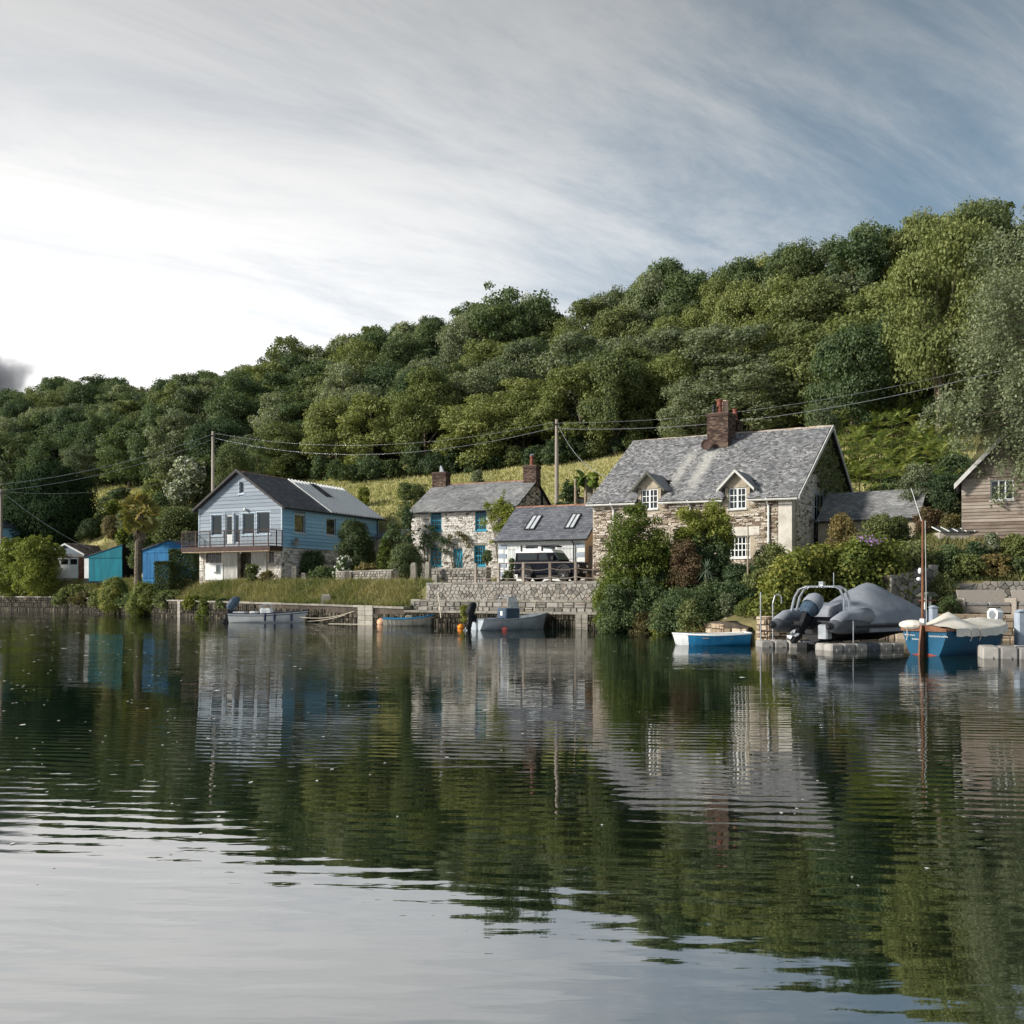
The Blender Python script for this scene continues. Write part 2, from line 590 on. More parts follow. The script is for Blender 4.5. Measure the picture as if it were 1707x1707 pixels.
def ground(x, y):
    u, v = uv(x, y)
    return float(ground_uv(u, v)[0])


def hit(px, py, d0=25.0, d1=320.0):
    """the point of the terrain seen at a place of the view"""
    D = np.arange(d0, d1, 0.25)
    X = (px - CX) * D / F
    Z = CAMZ + (HOR - py) * D / F
    u, v = uv(X, D)
    below = ground_uv(u, v) >= Z
    i = int(np.argmax(below)) if below.any() else len(D) - 1
    return Vector((X[i], D[i], float(ground_uv(u[i], v[i])[0])))


us = np.concatenate([np.arange(-400, -130, 15), np.arange(-130, -60, 2.0), np.arange(-60, -16, 1.0), np.arange(-16, 22, 0.4),
                     np.arange(22, 60, 1.5), np.arange(60, 160, 10)])
ts = np.concatenate([[-20, -3, 0.0], np.arange(0.1, 6, 0.3), np.arange(6, 22, 0.8), np.arange(22, 130, 2.5), np.arange(130, 330, 20)])
UU, TT = np.meshgrid(us, ts)
VV = TT + np.interp(UU, B_U, B_V)
ZZ = ground_uv(UU.ravel(), VV.ravel())
XX, YY = xy(UU.ravel(), VV.ravel())
ZZ = ZZ + np.where(TT.ravel() > 3, RN.normal(0, 0.05, ZZ.shape), 0)
nu, nt = len(us), len(ts)
ii = (np.arange(nt - 1)[:, None] * nu + np.arange(nu - 1)[None, :]).ravel()
quads = np.stack([ii, ii + 1, ii + nu + 1, ii + nu], 1)
me = new_mesh("hillside_ground", np.stack([XX, YY, ZZ], 1), quads, None, True)
tv, vv_, uu_ = TT.ravel(), VV.ravel(), UU.ravel()
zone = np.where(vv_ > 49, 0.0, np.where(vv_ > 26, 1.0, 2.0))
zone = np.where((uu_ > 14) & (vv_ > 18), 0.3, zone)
zone = np.where((uu_ > -14.3) & (uu_ < 1.5) & (tv > 1.9) & (tv < 12), 3.0, zone)
zone = np.where((uu_ < -16) & (tv > 3.4) & (tv < 7), 2.6, zone)
zone = np.where((uu_ > 12.8) & (tv < 4.3), 3.0, zone)
za = me.attributes.new("zone", "FLOAT", "POINT")
za.data.foreach_set("value", zone.astype(np.float32))
me.materials.append(ground_material())
finish(bpy.data.objects.new("hillside_ground", me), None, "structure")["label"] = "ground rising from the river bank to the wooded hill"

wm = MB().quad((-900, -300, 0), (900, -300, 0), (900, 900, 0), (-900, 900, 0)).build("river_water", water_material(), kind="structure")
wm["label"] = "calm dark green river with long ripples"

# pale flecks of foam and petals drifting on the water
fl = MB()
for i in range(620):
    D = R.uniform(6.5, 80)
    px = R.triangular(-60, 1500, 40) if R.random() < 0.8 else R.uniform(0, 1700)
    py = HOR + 3200 / D
    if R.random() < 0.35 and px > 500:
        continue
    if D > float(np.interp(px, [0, 300, 700, 1100, 1250, 1700], [98, 72, 55, 44, 33, 27])):
        continue
    x = (px - CX) * D / F
    s = R.uniform(0.006, 0.017) * (1 if R.random() < 0.93 else 2.2) * min(2.2, 0.6 + D / 25)
    n = 6
    ph = R.uniform(0, 6)
    fl.poly([(x + s * 1.5 * R.uniform(0.6, 1.2) * math.cos(ph + 2 * math.pi * k / n), D + 2.2 * s * R.uniform(0.6, 1.2) * math.sin(ph + 2 * math.pi * k / n), 0.006) for k in range(n)], R.random())
M["foam"] = mat("foam", [(0.45, 0.45, 0.42), (0.75, 0.75, 0.72)], wn=0.3, ws=1, scale=5)
tag(fl.build("foam_flecks", M["foam"]), "pale foam flecks and petals drifting on the dark water", "foam", kind="stuff")

# ------------------------------------------------------------------ foliage generators


def unit(v):
    return v / np.maximum(np.linalg.norm(v, axis=1, keepdims=True), 1e-9)


def leaf_arrays(C, N, s, aspect=0.6, rng=RN):
    """diamond leaves at C facing N"""
    n = len(C)
    T = unit(np.cross(N, rng.normal(size=(n, 3))))
    Bv = np.cross(N, T)
    s = np.broadcast_to(s, (n,))[:, None]
    V = np.empty((n, 4, 3))
    V[:, 0] = C - T * s
    V[:, 1] = C + Bv * s * aspect + N * s * 0.12
    V[:, 2] = C + T * s
    V[:, 3] = C - Bv * s * aspect + N * s * 0.12
    return V.reshape(-1, 3), np.arange(4 * n).reshape(n, 4)


def puff_leaves(puffs, dens, size, rng, outward=0.75, droop=0.0, fill=0.35):
    """leaves over a list of puffs (x, y, z, rx, ry, rz); dens leaves per unit of surface"""
    Cs, Ns, Vs = [], [], []
    for (x, y, z, rx, ry, rz) in puffs:
        area = 4 * math.pi * ((rx * ry) ** 1.6 / 3 + (rx * rz) ** 1.6 / 3 + (ry * rz) ** 1.6 / 3) ** (1 / 1.6)
        n = max(12, int(dens * area))
        d = unit(rng.normal(size=(n, 3)))
        keep = rng.random(n) < np.where(d[:, 2] < -0.35, 0.45, 1.0)
        d = d[keep]
        n = len(d)
        rr = np.where(rng.random(n) < fill, rng.uniform(0.4, 0.9, n), rng.uniform(0.84, 1.06, n) + 0.13 * np.abs(rng.normal(size=n)))
        lump = 1 + 0.26 * np.sin(d[:, 0] * 6 + x * 9) * np.sin(d[:, 1] * 6 + y * 9) * np.sin(d[:, 2] * 5 + z * 5)
        P = d * (rr * lump)[:, None] * np.array([rx, ry, rz]) + np.array([x, y, z])
        if droop:
            P[:, 2] -= droop * rng.random(n) ** 2
        N = unit(d * outward + np.array([0, 0, 0.25]) + rng.normal(size=(n, 3)) * (1 - outward) * 1.3)
        Cs.append(P)
        Ns.append(N)
        pv = rng.random()
        Vs.append(np.clip(0.35 * pv + 0.65 * rng.random(n), 0, 1))
    C, N, V = np.concatenate(Cs), np.concatenate(Ns), np.concatenate(Vs)
    sz = size * rng.uniform(0.6, 1.25, len(C))
    return C, N, sz, V


def leaf_mesh(name, C, N, sz, V, m, aspect=0.6, rng=RN):
    verts, faces = leaf_arrays(C, N, sz, aspect, rng)
    me = new_mesh(name, verts, faces, V)
    me.materials.append(m)
    return me


def crown_puffs(rng, n, shape, H, Rr, z0, pr):
    """puffs on and in a tree-shaped envelope"""
    P = []
    for k in range(n):
        h = rng.random() ** 0.8
        if shape == "dome":
            e = math.sqrt(max(0.05, 1 - ((h - 0.35) / 0.68) ** 2))
        elif shape == "oval":
            e = math.sqrt(max(0.05, 1 - ((h - 0.5) / 0.54) ** 2))
        elif shape == "cone":
            e = max(0.08, 1 - h * 0.92)
        else:
            e = math.sqrt(max(0.08, 1 - ((h - 0.6) / 0.62) ** 2))
        th = k * 2.399963 + rng.normal() * 0.3
        e *= 1 + .18 * math.sin(2 * th + n) + .12 * math.sin(3 * th + 2 * h)
        q = e * (1 - 0.45 * rng.random() ** 2.2)
        r = pr * rng.choice([.5, .75, 1.0, 1.35]) * rng.uniform(0.85, 1.15) * (0.75 + 0.35 * e)
        P.append((Rr * q * math.cos(th) * (1 - 0.2 * pr), Rr * q * math.sin(th) * (1 - 0.2 * pr), z0 + h * (H - z0 - r * 0.7), r * 1.15, r * 1.15, r * 0.85))
    return P


def trunk_mb(rng, H, r, z0, puffs, nb=7, lean=0.0):
    mb = MB()
    pts = [Vector((0, 0, -0.6))]
    rs = [r * 1.35]
    for k in range(1, 6):
        f = k / 5
        pts.append(Vector((lean * f * H + rng.normal() * 0.12, rng.normal() * 0.12, f * H * 0.8)))
        rs.append(r * (1 - 0.8 * f))
    mb.tube(pts, rs, 7)
    idx = rng.permutation(len(puffs))[:nb]
    for i in idx:
        x, y, z = puffs[i][:3]
        f = min(0.75, max(0.18, (z / H) * 0.55))
        s = Vector((lean * f * H, 0, f * H * 0.8 + 0.2))
        e = Vector((x, y, z))
        mid = (s + e) / 2 + Vector((0, 0, 0.08 * H)) + Vector(rng.normal(size=3)) * 0.15
        rb = r * 0.42 * (1 - f * 0.6)
        mb.tube([s, mid, e], [rb, rb * 0.6, rb * 0.18], 5)
    return mb


TREES = {}


def tree_proto(key, seed, shape, n, H, Rr, z0, pr, dens, size, outward=0.72, fill=0.3, r=0.28, nb=8, droop=0.0):
    rng = np.random.default_rng(seed)
    puffs = crown_puffs(rng, n, shape, H, Rr, z0, pr)
    C, N, sz, V = puff_leaves(puffs, dens, size, rng, outward, droop, fill)
    cme = leaf_mesh("crown", C, N, sz, V, M["leaf_dark"], 0.62, rng)
    tmb = trunk_mb(rng, H, r, z0, puffs, nb)
    tme = new_mesh("trunk", tmb.v, tmb.f, tmb.a, True)
    tme.materials.append(M["bark"])
    TREES[key] = (cme, tme, H, Rr)


for k in range(7):
    tree_proto(("wood", k), 100 + k, ["dome", "oval", "dome", "top", "dome", "oval", "dome"][k], [58, 50, 66, 54, 48, 56, 70][k], 12.0,
               [5.2, 4.5, 5.8, 5.0, 5.4, 4.8, 6.0][k], [0.7, 0.5, 0.9, 2.0, 0.3, 0.5, 0.8][k], [1.12, 1.05, 1.1, 1.05, 1.25, 1.0, 1.05][k], 27, 0.175, 0.66, 0.42)
tree_proto(("airy", 0), 210, "top", 26, 12, 4.6, 3.2, 1.0, 26, 0.17, 0.5, 0.5, 0.24, 16)
tree_proto(("airy", 1), 211, "oval", 30, 12, 4.0, 2.6, 0.95, 26, 0.17, 0.5, 0.5, 0.22, 16)
tree_proto(("light", 0), 220, "top", 60, 12, 4.8, 3.6, 1.1, 40, 0.13, 0.55, 0.45, 0.26, 12, 0.12)


def add_tree(key, loc, H, Rr, m, label, cat="tree", name="broadleaf_tree", group=None, rz=None, bark=None):
    cme, tme, H0, R0 = TREES[key]
    o = thing(name, label, cat, loc, R.uniform(0, 6.28) if rz is None else rz, group)
    o.scale = (Rr / R0, Rr / R0, H / H0)
    part("crown", cme, o, m)
    part("trunk", tme, o, bark)
    return o


KEYS = {  # envelope, puff size, leaf factor, leaf outwardness, fill, density
    "round": ("dome", .42, 1.0, .70, .35, 1.0), "dense": ("dome", .36, .85, .85, .20, 1.15), "loose": ("vase", .30, 1.0, .50, .50, .75),
    "wild": ("dome", .34, 1.25, .45, .50, .75), "cone": ("cone", .34, .9, .70, .30, 1.0), "block": ("block", .40, .75, .90, .20, 1.2),
    "big": ("dome", .30, 1.1, .58, .40, .95), "tall": ("oval", .26, 1.0, .60, .42, .95)}


def shrub_geo(key, R_, H, D, rng, leaf=1.0):
    env, pr, lf, outw, fill, dn = KEYS[key]
    r0 = min(.95, max(.13, pr * min(R_, H * .62)))
    area = 2 * math.pi * R_ * H * .7 + math.pi * R_ * R_
    n = int(min(120, max(9, 1.5 * area / (math.pi * r0 * r0))))
    P = []
    for k in range(n):
        th = k * 2.399963 + rng.normal() * .35
        h = rng.random() ** .85
        if env == "dome":
            e = math.sqrt(max(.02, 1 - (h * .97) ** 2.2))
        elif env == "cone":
            e = 1 - h * .93
        elif env == "block":
            e = 1.0 if h < .86 else .9
        elif env == "oval":
            e = .55 + .45 * math.sin(math.pi * min(1, h * .8 + .16)) if h < .75 else math.sqrt(max(.03, 1 - ((h - .6) / .42) ** 2)) * .95
        else:
            e = .4 + .6 * math.sin(math.pi * min(1, h * .7 + .15))
        rough_ = 0.0 if env == "block" or key == "dense" else 1.0
        e *= 1 + (.06 + .14 * rough_) * math.sin(th * 2 + h * 4 + n) + rng.normal() * (.04 + .09 * rough_)
        q = e * (1 - .4 * rng.random() ** 2.2)
        r = r0 * rng.uniform(.6, 1.3)
        if rough_ and k % 3 == 0:                 # stray sprays that break the outline
            r = r0 * rng.uniform(.28, .5)
            q = e * rng.uniform(.95, 1.18)
            h = min(1.06, h * 1.08)
        P.append((max(.1, R_ - r) * q * math.cos(th), max(.1, R_ - r) * q * math.sin(th), min(H - r * .75, r * .5 + h * (H - r * 1.2)), r, r, r * .9))
    s = max(.042, .00105 * D) * lf * leaf
    if env == "block":                            # clipped hedge: flat faces, softened edges
        m = int(4.6 / (s * s) * (R_ * H * 3.4 + R_ * R_ * 3))
        q = rng.uniform(-1, 1, (m, 3))
        ax = rng.choice([0, 0, 1, 1, 2, 2], m)
        sg = np.where(rng.random(m) < .5, -1.0, 1.0)
        sg = np.where(ax == 2, 1.0, sg)
        q[np.arange(m), ax] = sg * (1 - np.abs(rng.normal(size=m)) * .06)
        N = np.zeros((m, 3))
        N[np.arange(m), ax] = sg
        C = q * np.array([R_, R_ * .8, H / 2]) + np.array([0, 0, H / 2]) + rng.normal(size=(m, 3)) * .05
        return [(x, y, z, .2, .2, .2) for x, y, z in C[:9] * .7], C, unit(N + rng.normal(size=(m, 3)) * .45), s * rng.uniform(.6, 1.2, m), rng.random(m)
    C, N, sz, V = puff_leaves(P, min(200, 1.0 * dn / (s * s)), s, rng, outw, 0, fill)
    C[:, 2] = np.maximum(C[:, 2], -.05)
    return P, C, N, sz, V


SHN = [0]


def shrub(name, px, py, top, wpx, key, m, label, cat="shrub", D=None, depth=0.9, bloom=None, group=None, rz=None, sink=0.1, leaf=1.0, z0=None):
    """a shrub whose foot is at (px, py) of the terrain (or at distance D), as high and wide as measured"""
    if D is None:
        p = hit(px, py)
    else:
        x = (px - CX) * D / F
        p = Vector((x, D, ground(x, D)))
    if z0 is not None:
        p.z = z0
    D = p.y
    zt = CAMZ + (HOR - top) * D / F
    H = max(0.25, zt - p.z) + sink
    rad = wpx * D / F / 2
    SHN[0] += 1
    rng = np.random.default_rng(1000 + SHN[0])
    o = thing(name, label, cat, (p.x, p.y, p.z - sink), 0, group)
    P, C, N, sz, V = shrub_geo(key, rad, H, D, rng, leaf)
    part("foliage", leaf_mesh("foliage", C, N, sz, V, M[m], 0.62, rng), o)
    mb = MB()
    for i in rng.permutation(len(P))[:7]:
        x, y, z = P[i][:3]
        mb.tube([(x * .1, y * .1, -.2), (x * .5, y * .5, z * .55), (x, y, z)], [.05, .03, .01], 5)
    mb.build("stem", M["stem"], o)
    if bloom:
        frac, size, bm = bloom[:3]
        front = np.where((C[:, 2] > H * .2) & ((C[:, 0] ** 2 + C[:, 1] ** 2) / rad ** 2 + (C[:, 2] / H) ** 2 > .55))[0]
        pick = rng.choice(front, max(4, int(len(front) * frac * .3)), replace=False)
        Pb = np.repeat(C[pick] + N[pick] * .04, 4, axis=0) + rng.normal(size=(4 * len(pick), 3)) * size * .45
        part("blossom", leaf_mesh("blossom", Pb, unit(np.repeat(N[pick], 4, axis=0) + rng.normal(size=(4 * len(pick), 3)) * .7), size * rng.uniform(.6, 1.2, len(Pb)), rng.random(len(Pb)), M[bm], .8, rng), o)
    return o


def rubble_voronoi(parent, P, L, z0, z1, size, m, rng, proud=.06, name="stone", top=None, gap=.013, flat=1.5):
    """random rubble: cells of a jittered pattern, each a stone of its own"""
    seeds = []
    H = z1 - z0
    nz = max(1, round(H / (size / flat)))
    nx = max(1, round(L / size))
    for j in range(nz):
        for i in range(nx):
            if rng.random() < .12:
                continue
            seeds.append(((i + .5 + .5 * (j % 2) - .25 + rng.uniform(-.36, .36)) * L / nx, z0 + (j + .5 + rng.uniform(-.32, .32)) * H / nz))
    for (sx, sz) in seeds:
        poly = [(max(0, sx - 1.2), z0), (min(L, sx + 1.2), z0), (min(L, sx + 1.2), z1), (max(0, sx - 1.2), z1)]
        for (qx, qz) in seeds:
            if (qx, qz) == (sx, sz) or abs(qx - sx) > 2.2:
                continue
            mx_, mz_, dx2, dz2 = (sx + qx) / 2, (sz + qz) / 2, qx - sx, qz - sz
            new = []
            for a, b in zip(poly, poly[1:] + poly[:1]):
                fa = (a[0] - mx_) * dx2 + (a[1] - mz_) * dz2
                fb = (b[0] - mx_) * dx2 + (b[1] - mz_) * dz2
                if fa <= 0:
                    new.append(a)
                if (fa < 0) != (fb < 0) and fa != fb:
                    k = fa / (fa - fb)
                    new.append((a[0] + (b[0] - a[0]) * k, a[1] + (b[1] - a[1]) * k))
            poly = new
            if len(poly) < 3:
                break
        if len(poly) < 3:
            continue
        if top and max(q[1] for q in poly) > top(sx) + .06:
            tz = top(sx)
            poly = [(q[0], min(q[1], tz + rng.uniform(-.03, .05))) for q in poly]
            if max(q[1] for q in poly) - min(q[1] for q in poly) < .05:
                continue
        cx_, cz_ = sum(q[0] for q in poly) / len(poly), sum(q[1] for q in poly) / len(poly)
        rad = max(math.hypot(q[0] - cx_, q[1] - cz_) for q in poly)
        if rad < .05:
            continue
        k = max(.5, 1 - gap / rad * 1.4)
        poly = [(cx_ + (q[0] - cx_) * k, cz_ + (q[1] - cz_) * k) for q in poly]
        ch = []
        for a, b in zip(poly, poly[1:] + poly[:1]):
            ch += [(a[0] * .87 + b[0] * .13, a[1] * .87 + b[1] * .13), (a[0] * .13 + b[0] * .87, a[1] * .13 + b[1] * .87)]
        n = len(ch)
        pr = proud * rng.uniform(.5, 1.3)
        tl, tr2 = rng.uniform(-.02, .02), rng.uniform(-.02, .02)
        V = [P(x, .03, z) for x, z in ch] + [P(cx_ + (x - cx_) * .96, -pr * .75, cz_ + (z - cz_) * .96) for x, z in ch] + [P(cx_ + (x - cx_) * .82, -pr + (x - cx_) * tl + (z - cz_) * tr2, cz_ + (z - cz_) * .82) for x, z in ch]
        fs = [tuple(range(2 * n, 3 * n))]
        for r in (0, n):
            fs += [(r + i, r + (i + 1) % n, r + n + (i + 1) % n, r + n + i) for i in range(n)]
        MB().add(V, fs, rng.random()).build(name, M[m], parent)

# ------------------------------------------------------------------ buildings
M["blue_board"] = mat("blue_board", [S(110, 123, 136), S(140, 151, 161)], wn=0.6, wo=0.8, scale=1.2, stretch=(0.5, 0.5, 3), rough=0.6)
M["blue_board_side"] = mat("blue_board_side", [S(124, 172, 204), S(154, 196, 222)], wn=0.6, wo=0.8, scale=1.2, stretch=(0.5, 0.5, 3), rough=0.6)  # sky light on the boathouse's side wall painted in as a brighter blue
M["blue_trim"] = mat("blue_trim", [S(160, 178, 192), S(182, 196, 207)], rough=0.5)
M["white_paint"] = mat("white_paint", [S(200, 205, 205), S(228, 230, 228)], scale=1.5, rough=0.6)
M["white_frame"] = mat("white_frame", [S(215, 218, 218), S(232, 234, 232)], rough=0.45)
M["grey_door"] = mat("grey_door", [S(150, 150, 145), S(190, 188, 182)], scale=1.5, stretch=(3, 3, 0.6), rough=0.7)
M["render_rough"] = mat("render_rough", [S(120, 112, 100), S(170, 162, 150), S(205, 202, 195)], scale=1.4, bump=0.02)
M["lime_wall"] = mat("lime_wall", [S(164, 158, 148), S(196, 191, 182), S(212, 208, 200)], scale=0.9, bump=0.02)
M["mortar"] = mat("mortar", [S(138, 128, 112), S(178, 168, 150)], scale=1.5, bump=0.02)
M["mortar_dark"] = mat("mortar_dark", [S(52, 46, 40), S(88, 80, 70)], scale=2.0, bump=0.02)
M["stone_lime"] = mat("stone_lime", [S(98, 88, 78), S(190, 185, 177), S(212, 209, 203), S(220, 217, 212)], wn=0.6, ws=1, scale=1.2, rough=0.9, bump=0.015)
M["stone_slaty"] = mat("stone_slaty", [S(62, 54, 47), S(132, 115, 99), S(178, 166, 150), S(198, 190, 178), S(204, 197, 187)], wn=0.4, ws=1, scale=1.0, rough=0.9, bump=0.015)
M["stone_grey"] = mat("stone_grey", [S(98, 95, 90), S(128, 125, 119), S(154, 151, 145), S(144, 136, 126)], wn=0.6, ws=0.3, wo=1.3, scale=3.0, rough=0.9, bump=0.02)
M["stone_sandy"] = mat("stone_sandy", [S(112, 98, 82), S(160, 143, 122), S(188, 176, 158)], wn=0.6, ws=0.3, wo=1.2, scale=3.0, rough=0.9, bump=0.02)
M["stone_weedy"] = mat("stone_weedy", [S(28, 26, 20), S(52, 48, 38), S(92, 86, 74)], wn=0.7, ws=1, scale=2.0, rough=0.8, bump=0.03)
M["granite"] = mat("granite", [S(112, 108, 99), S(158, 154, 145)], wn=1, wo=0.8, scale=3, rough=0.9, bump=0.01)
M["slate_dark"] = mat("slate_dark", [S(40, 43, 50), S(62, 66, 75), S(92, 96, 104)], wn=0.3, ws=1, scale=0.8, rough=0.5, spec=0.4)
M["slate_pale"] = mat("slate_pale", [S(92, 94, 96), S(128, 129, 130), S(160, 160, 160)], wn=0.9, ws=0.8, scale=0.5, rough=0.6, spec=0.35)
M["slate_new"] = mat("slate_new", [S(84, 86, 94), S(104, 107, 114), S(122, 125, 132)], wn=0.4, ws=0.8, scale=0.8, rough=0.55, spec=0.4)
M["sheet_roof"] = mat("sheet_roof", [S(92, 98, 108), S(160, 164, 170), S(240, 240, 238)], wn=0.3, ws=1.2, scale=0.8, rough=0.5, spec=0.4)
M["lead"] = mat("lead", [S(50, 54, 60), S(80, 85, 92)], rough=0.5, spec=0.4)
M["ridge_clay"] = mat("ridge_clay", [S(120, 84, 66), S(165, 128, 106)], wn=1, ws=0.8, scale=2)
M["ridge_pale"] = mat("ridge_pale", [S(140, 118, 100), S(190, 182, 170)], wn=1, ws=0.8, scale=1.2)
M["fascia_dark"] = mat("fascia_dark", [S(38, 36, 38), S(60, 56, 56)], rough=0.6)
M["rust"] = mat("rust", [S(56, 42, 38), S(82, 62, 55)], scale=3, rough=0.7)
M["deck_wood"] = mat("deck_wood", [S(150, 132, 110), S(190, 172, 150)], scale=3)
M["glass"] = mat("glass", [(0.012, 0.016, 0.018), (0.02, 0.026, 0.028)], scale=0.3, rough=0.04, spec=0.75)
M["glass_sky"] = mat("glass_sky", [(0.05, 0.07, 0.08), (0.09, 0.11, 0.12)], scale=0.3, rough=0.05, spec=1.0)
M["dark_room"] = mat("dark_room", [(0.008, 0.008, 0.009), (0.015, 0.014, 0.013)], rough=0.9)
M["curtain"] = mat("curtain", [S(92, 66, 52), S(130, 100, 82)], scale=3)
M["teal_frame"] = mat("teal_frame", [S(34, 128, 156), S(52, 150, 176)], rough=0.5)
M["teal_shed"] = mat("teal_shed", [S(0, 92, 108), S(14, 128, 144)], wn=1.0, wo=0.6, scale=1.2, stretch=(3, 3, 0.5), rough=0.55)
M["blue_shed"] = mat("blue_shed", [S(12, 82, 132), S(44, 126, 178)], wn=1.0, wo=0.6, scale=1.2, stretch=(3, 3, 0.5), rough=0.55)
M["tar_black"] = mat("tar_black", [S(20, 22, 26), S(36, 38, 42)], scale=2, rough=0.7)
M["felt_grey"] = mat("felt_grey", [S(62, 66, 78), S(88, 92, 102)], scale=1.5, rough=0.8)
M["tile_brown"] = mat("tile_brown", [S(74, 64, 60), S(112, 100, 94), S(150, 140, 132)], wn=0.4, ws=1, scale=1)
M["brick_red"] = mat("brick_red", [S(84, 52, 42), S(124, 82, 66), S(150, 118, 98)], wn=0.6, ws=1, scale=2, bump=0.01)
M["brick_dark"] = mat("brick_dark", [S(44, 37, 34), S(78, 62, 54), S(116, 100, 88)], wn=0.8, ws=1, scale=1.0, bump=0.01)
M["pot_red"] = mat("pot_red", [S(104, 60, 50), S(142, 92, 78)], scale=4)
M["pot_cream"] = mat("pot_cream", [S(190, 160, 138), S(216, 192, 172)], scale=4)
M["quoin_blue"] = mat("quoin_blue", [S(140, 152, 166), S(168, 178, 190)], scale=4)
M["render_pink"] = mat("render_pink", [S(184, 158, 134), S(206, 182, 160)], scale=1.2, rough=0.85)
M["timber_grey"] = mat("timber_grey", [S(110, 100, 92), S(150, 140, 130), S(176, 168, 158)], wn=0.6, wo=1, scale=2, stretch=(4, 4, 0.5))
M["timber_shed"] = mat("timber_shed", [S(100, 88, 78), S(138, 126, 115), S(168, 158, 148)], wn=1, wo=0.8, scale=1.4, stretch=(0.6, 0.6, 3))
M["barge_white"] = mat("barge_white", [S(168, 168, 164), S(204, 204, 200)], scale=2)
M["iron"] = mat("iron", [S(24, 25, 28), S(42, 44, 48)], rough=0.5)
M["metal_grey"] = mat("metal_grey", [S(120, 126, 132), S(165, 170, 175)], rough=0.4, metal=0.4)
M["skylight_sky_tint"] = mat("skylight_sky_tint", [S(176, 184, 190), S(196, 202, 206)], rough=.12, spec=.6)  # pale sky reflection painted into the skylight panes' own colour
M["copper_green"] = mat("copper_green", [S(70, 74, 66), S(96, 98, 88)])


class Bld:
    """a building frame: right front corner at the origin, x along the front (negative to the left), y into the depth"""
    def __init__(self, px, D, deg, zb):
        self.ox, self.oy, self.zb = (px - CX) * D / F, D, zb
        self.th = math.radians(deg)
        self.c, self.s = math.cos(self.th), math.sin(self.th)

    def thing(self, name, label, cat):
        return thing(name, label, cat, (self.ox, self.oy, self.zb), -self.th)

    def fx(self, px, y=0.0):
        k = (px - CX) / F
        return (k * (self.oy + self.c * y) - self.ox - self.s * y) / (self.c + k * self.s)

    def sy(self, px, x=0.0):
        k = (px - CX) / F
        return (k * (self.oy - self.s * x) - self.ox - self.c * x) / (self.s - k * self.c)

    def z(self, py, x=0.0, y=0.0):
        return CAMZ + (HOR - py) * (self.oy - self.s * x + self.c * y) / F - self.zb

    def world(self, x, y, z=0.0):
        return Vector((self.ox + self.c * x + self.s * y, self.oy - self.s * x + self.c * y, self.zb + z))


def cells(a0, a1, z0, z1, holes):
    xs = sorted({a0, a1, *[h[0] for h in holes], *[h[1] for h in holes]})
    zs = sorted({z0, z1, *[h[2] for h in holes], *[h[3] for h in holes]})
    for i in range(len(xs) - 1):
        for j in range(len(zs) - 1):
            xm, zm = (xs[i] + xs[i + 1]) / 2, (zs[j] + zs[j + 1]) / 2
            if a0 <= xm <= a1 and z0 <= zm <= z1 and not any(h[0] < xm < h[1] and h[2] < zm < h[3] for h in holes):
                yield xs[i], xs[i + 1], zs[j], zs[j + 1]


def mapper(axis, const):
    """(along, depth behind the face, z) -> local point; axis 'x' is a front wall, 'y' a right-hand side wall"""
    if axis == "x":
        return lambda a, d, z: (a, const + d, z)
    return lambda a, d, z: (const - d, a, z)


def wall(mb, axis, const, a0, a1, z0, z1, holes=(), thick=0.28):
    P = mapper(axis, const)
    for (p, q, r, s) in cells(a0, a1, z0, z1, holes):
        mb.quad(P(p, 0, r), P(q, 0, r), P(q, 0, s), P(p, 0, s))
    for (p, q, r, s) in holes:
        for A, B_ in (((p, r), (q, r)), ((q, r), (q, s)), ((q, s), (p, s)), ((p, s), (p, r))):
            mb.quad(P(A[0], 0, A[1]), P(B_[0], 0, B_[1]), P(B_[0], thick, B_[1]), P(A[0], thick, A[1]))
    return mb


def abox(mb, axis, const, a0, a1, d0, d1, z0, z1, var=0.5):
    P = mapper(axis, const)
    p, q = P(a0, d0, z0), P(a1, d1, z1)
    return mb.box(min(p[0], q[0]), max(p[0], q[0]), min(p[1], q[1]), max(p[1], q[1]), z0, z1, var)


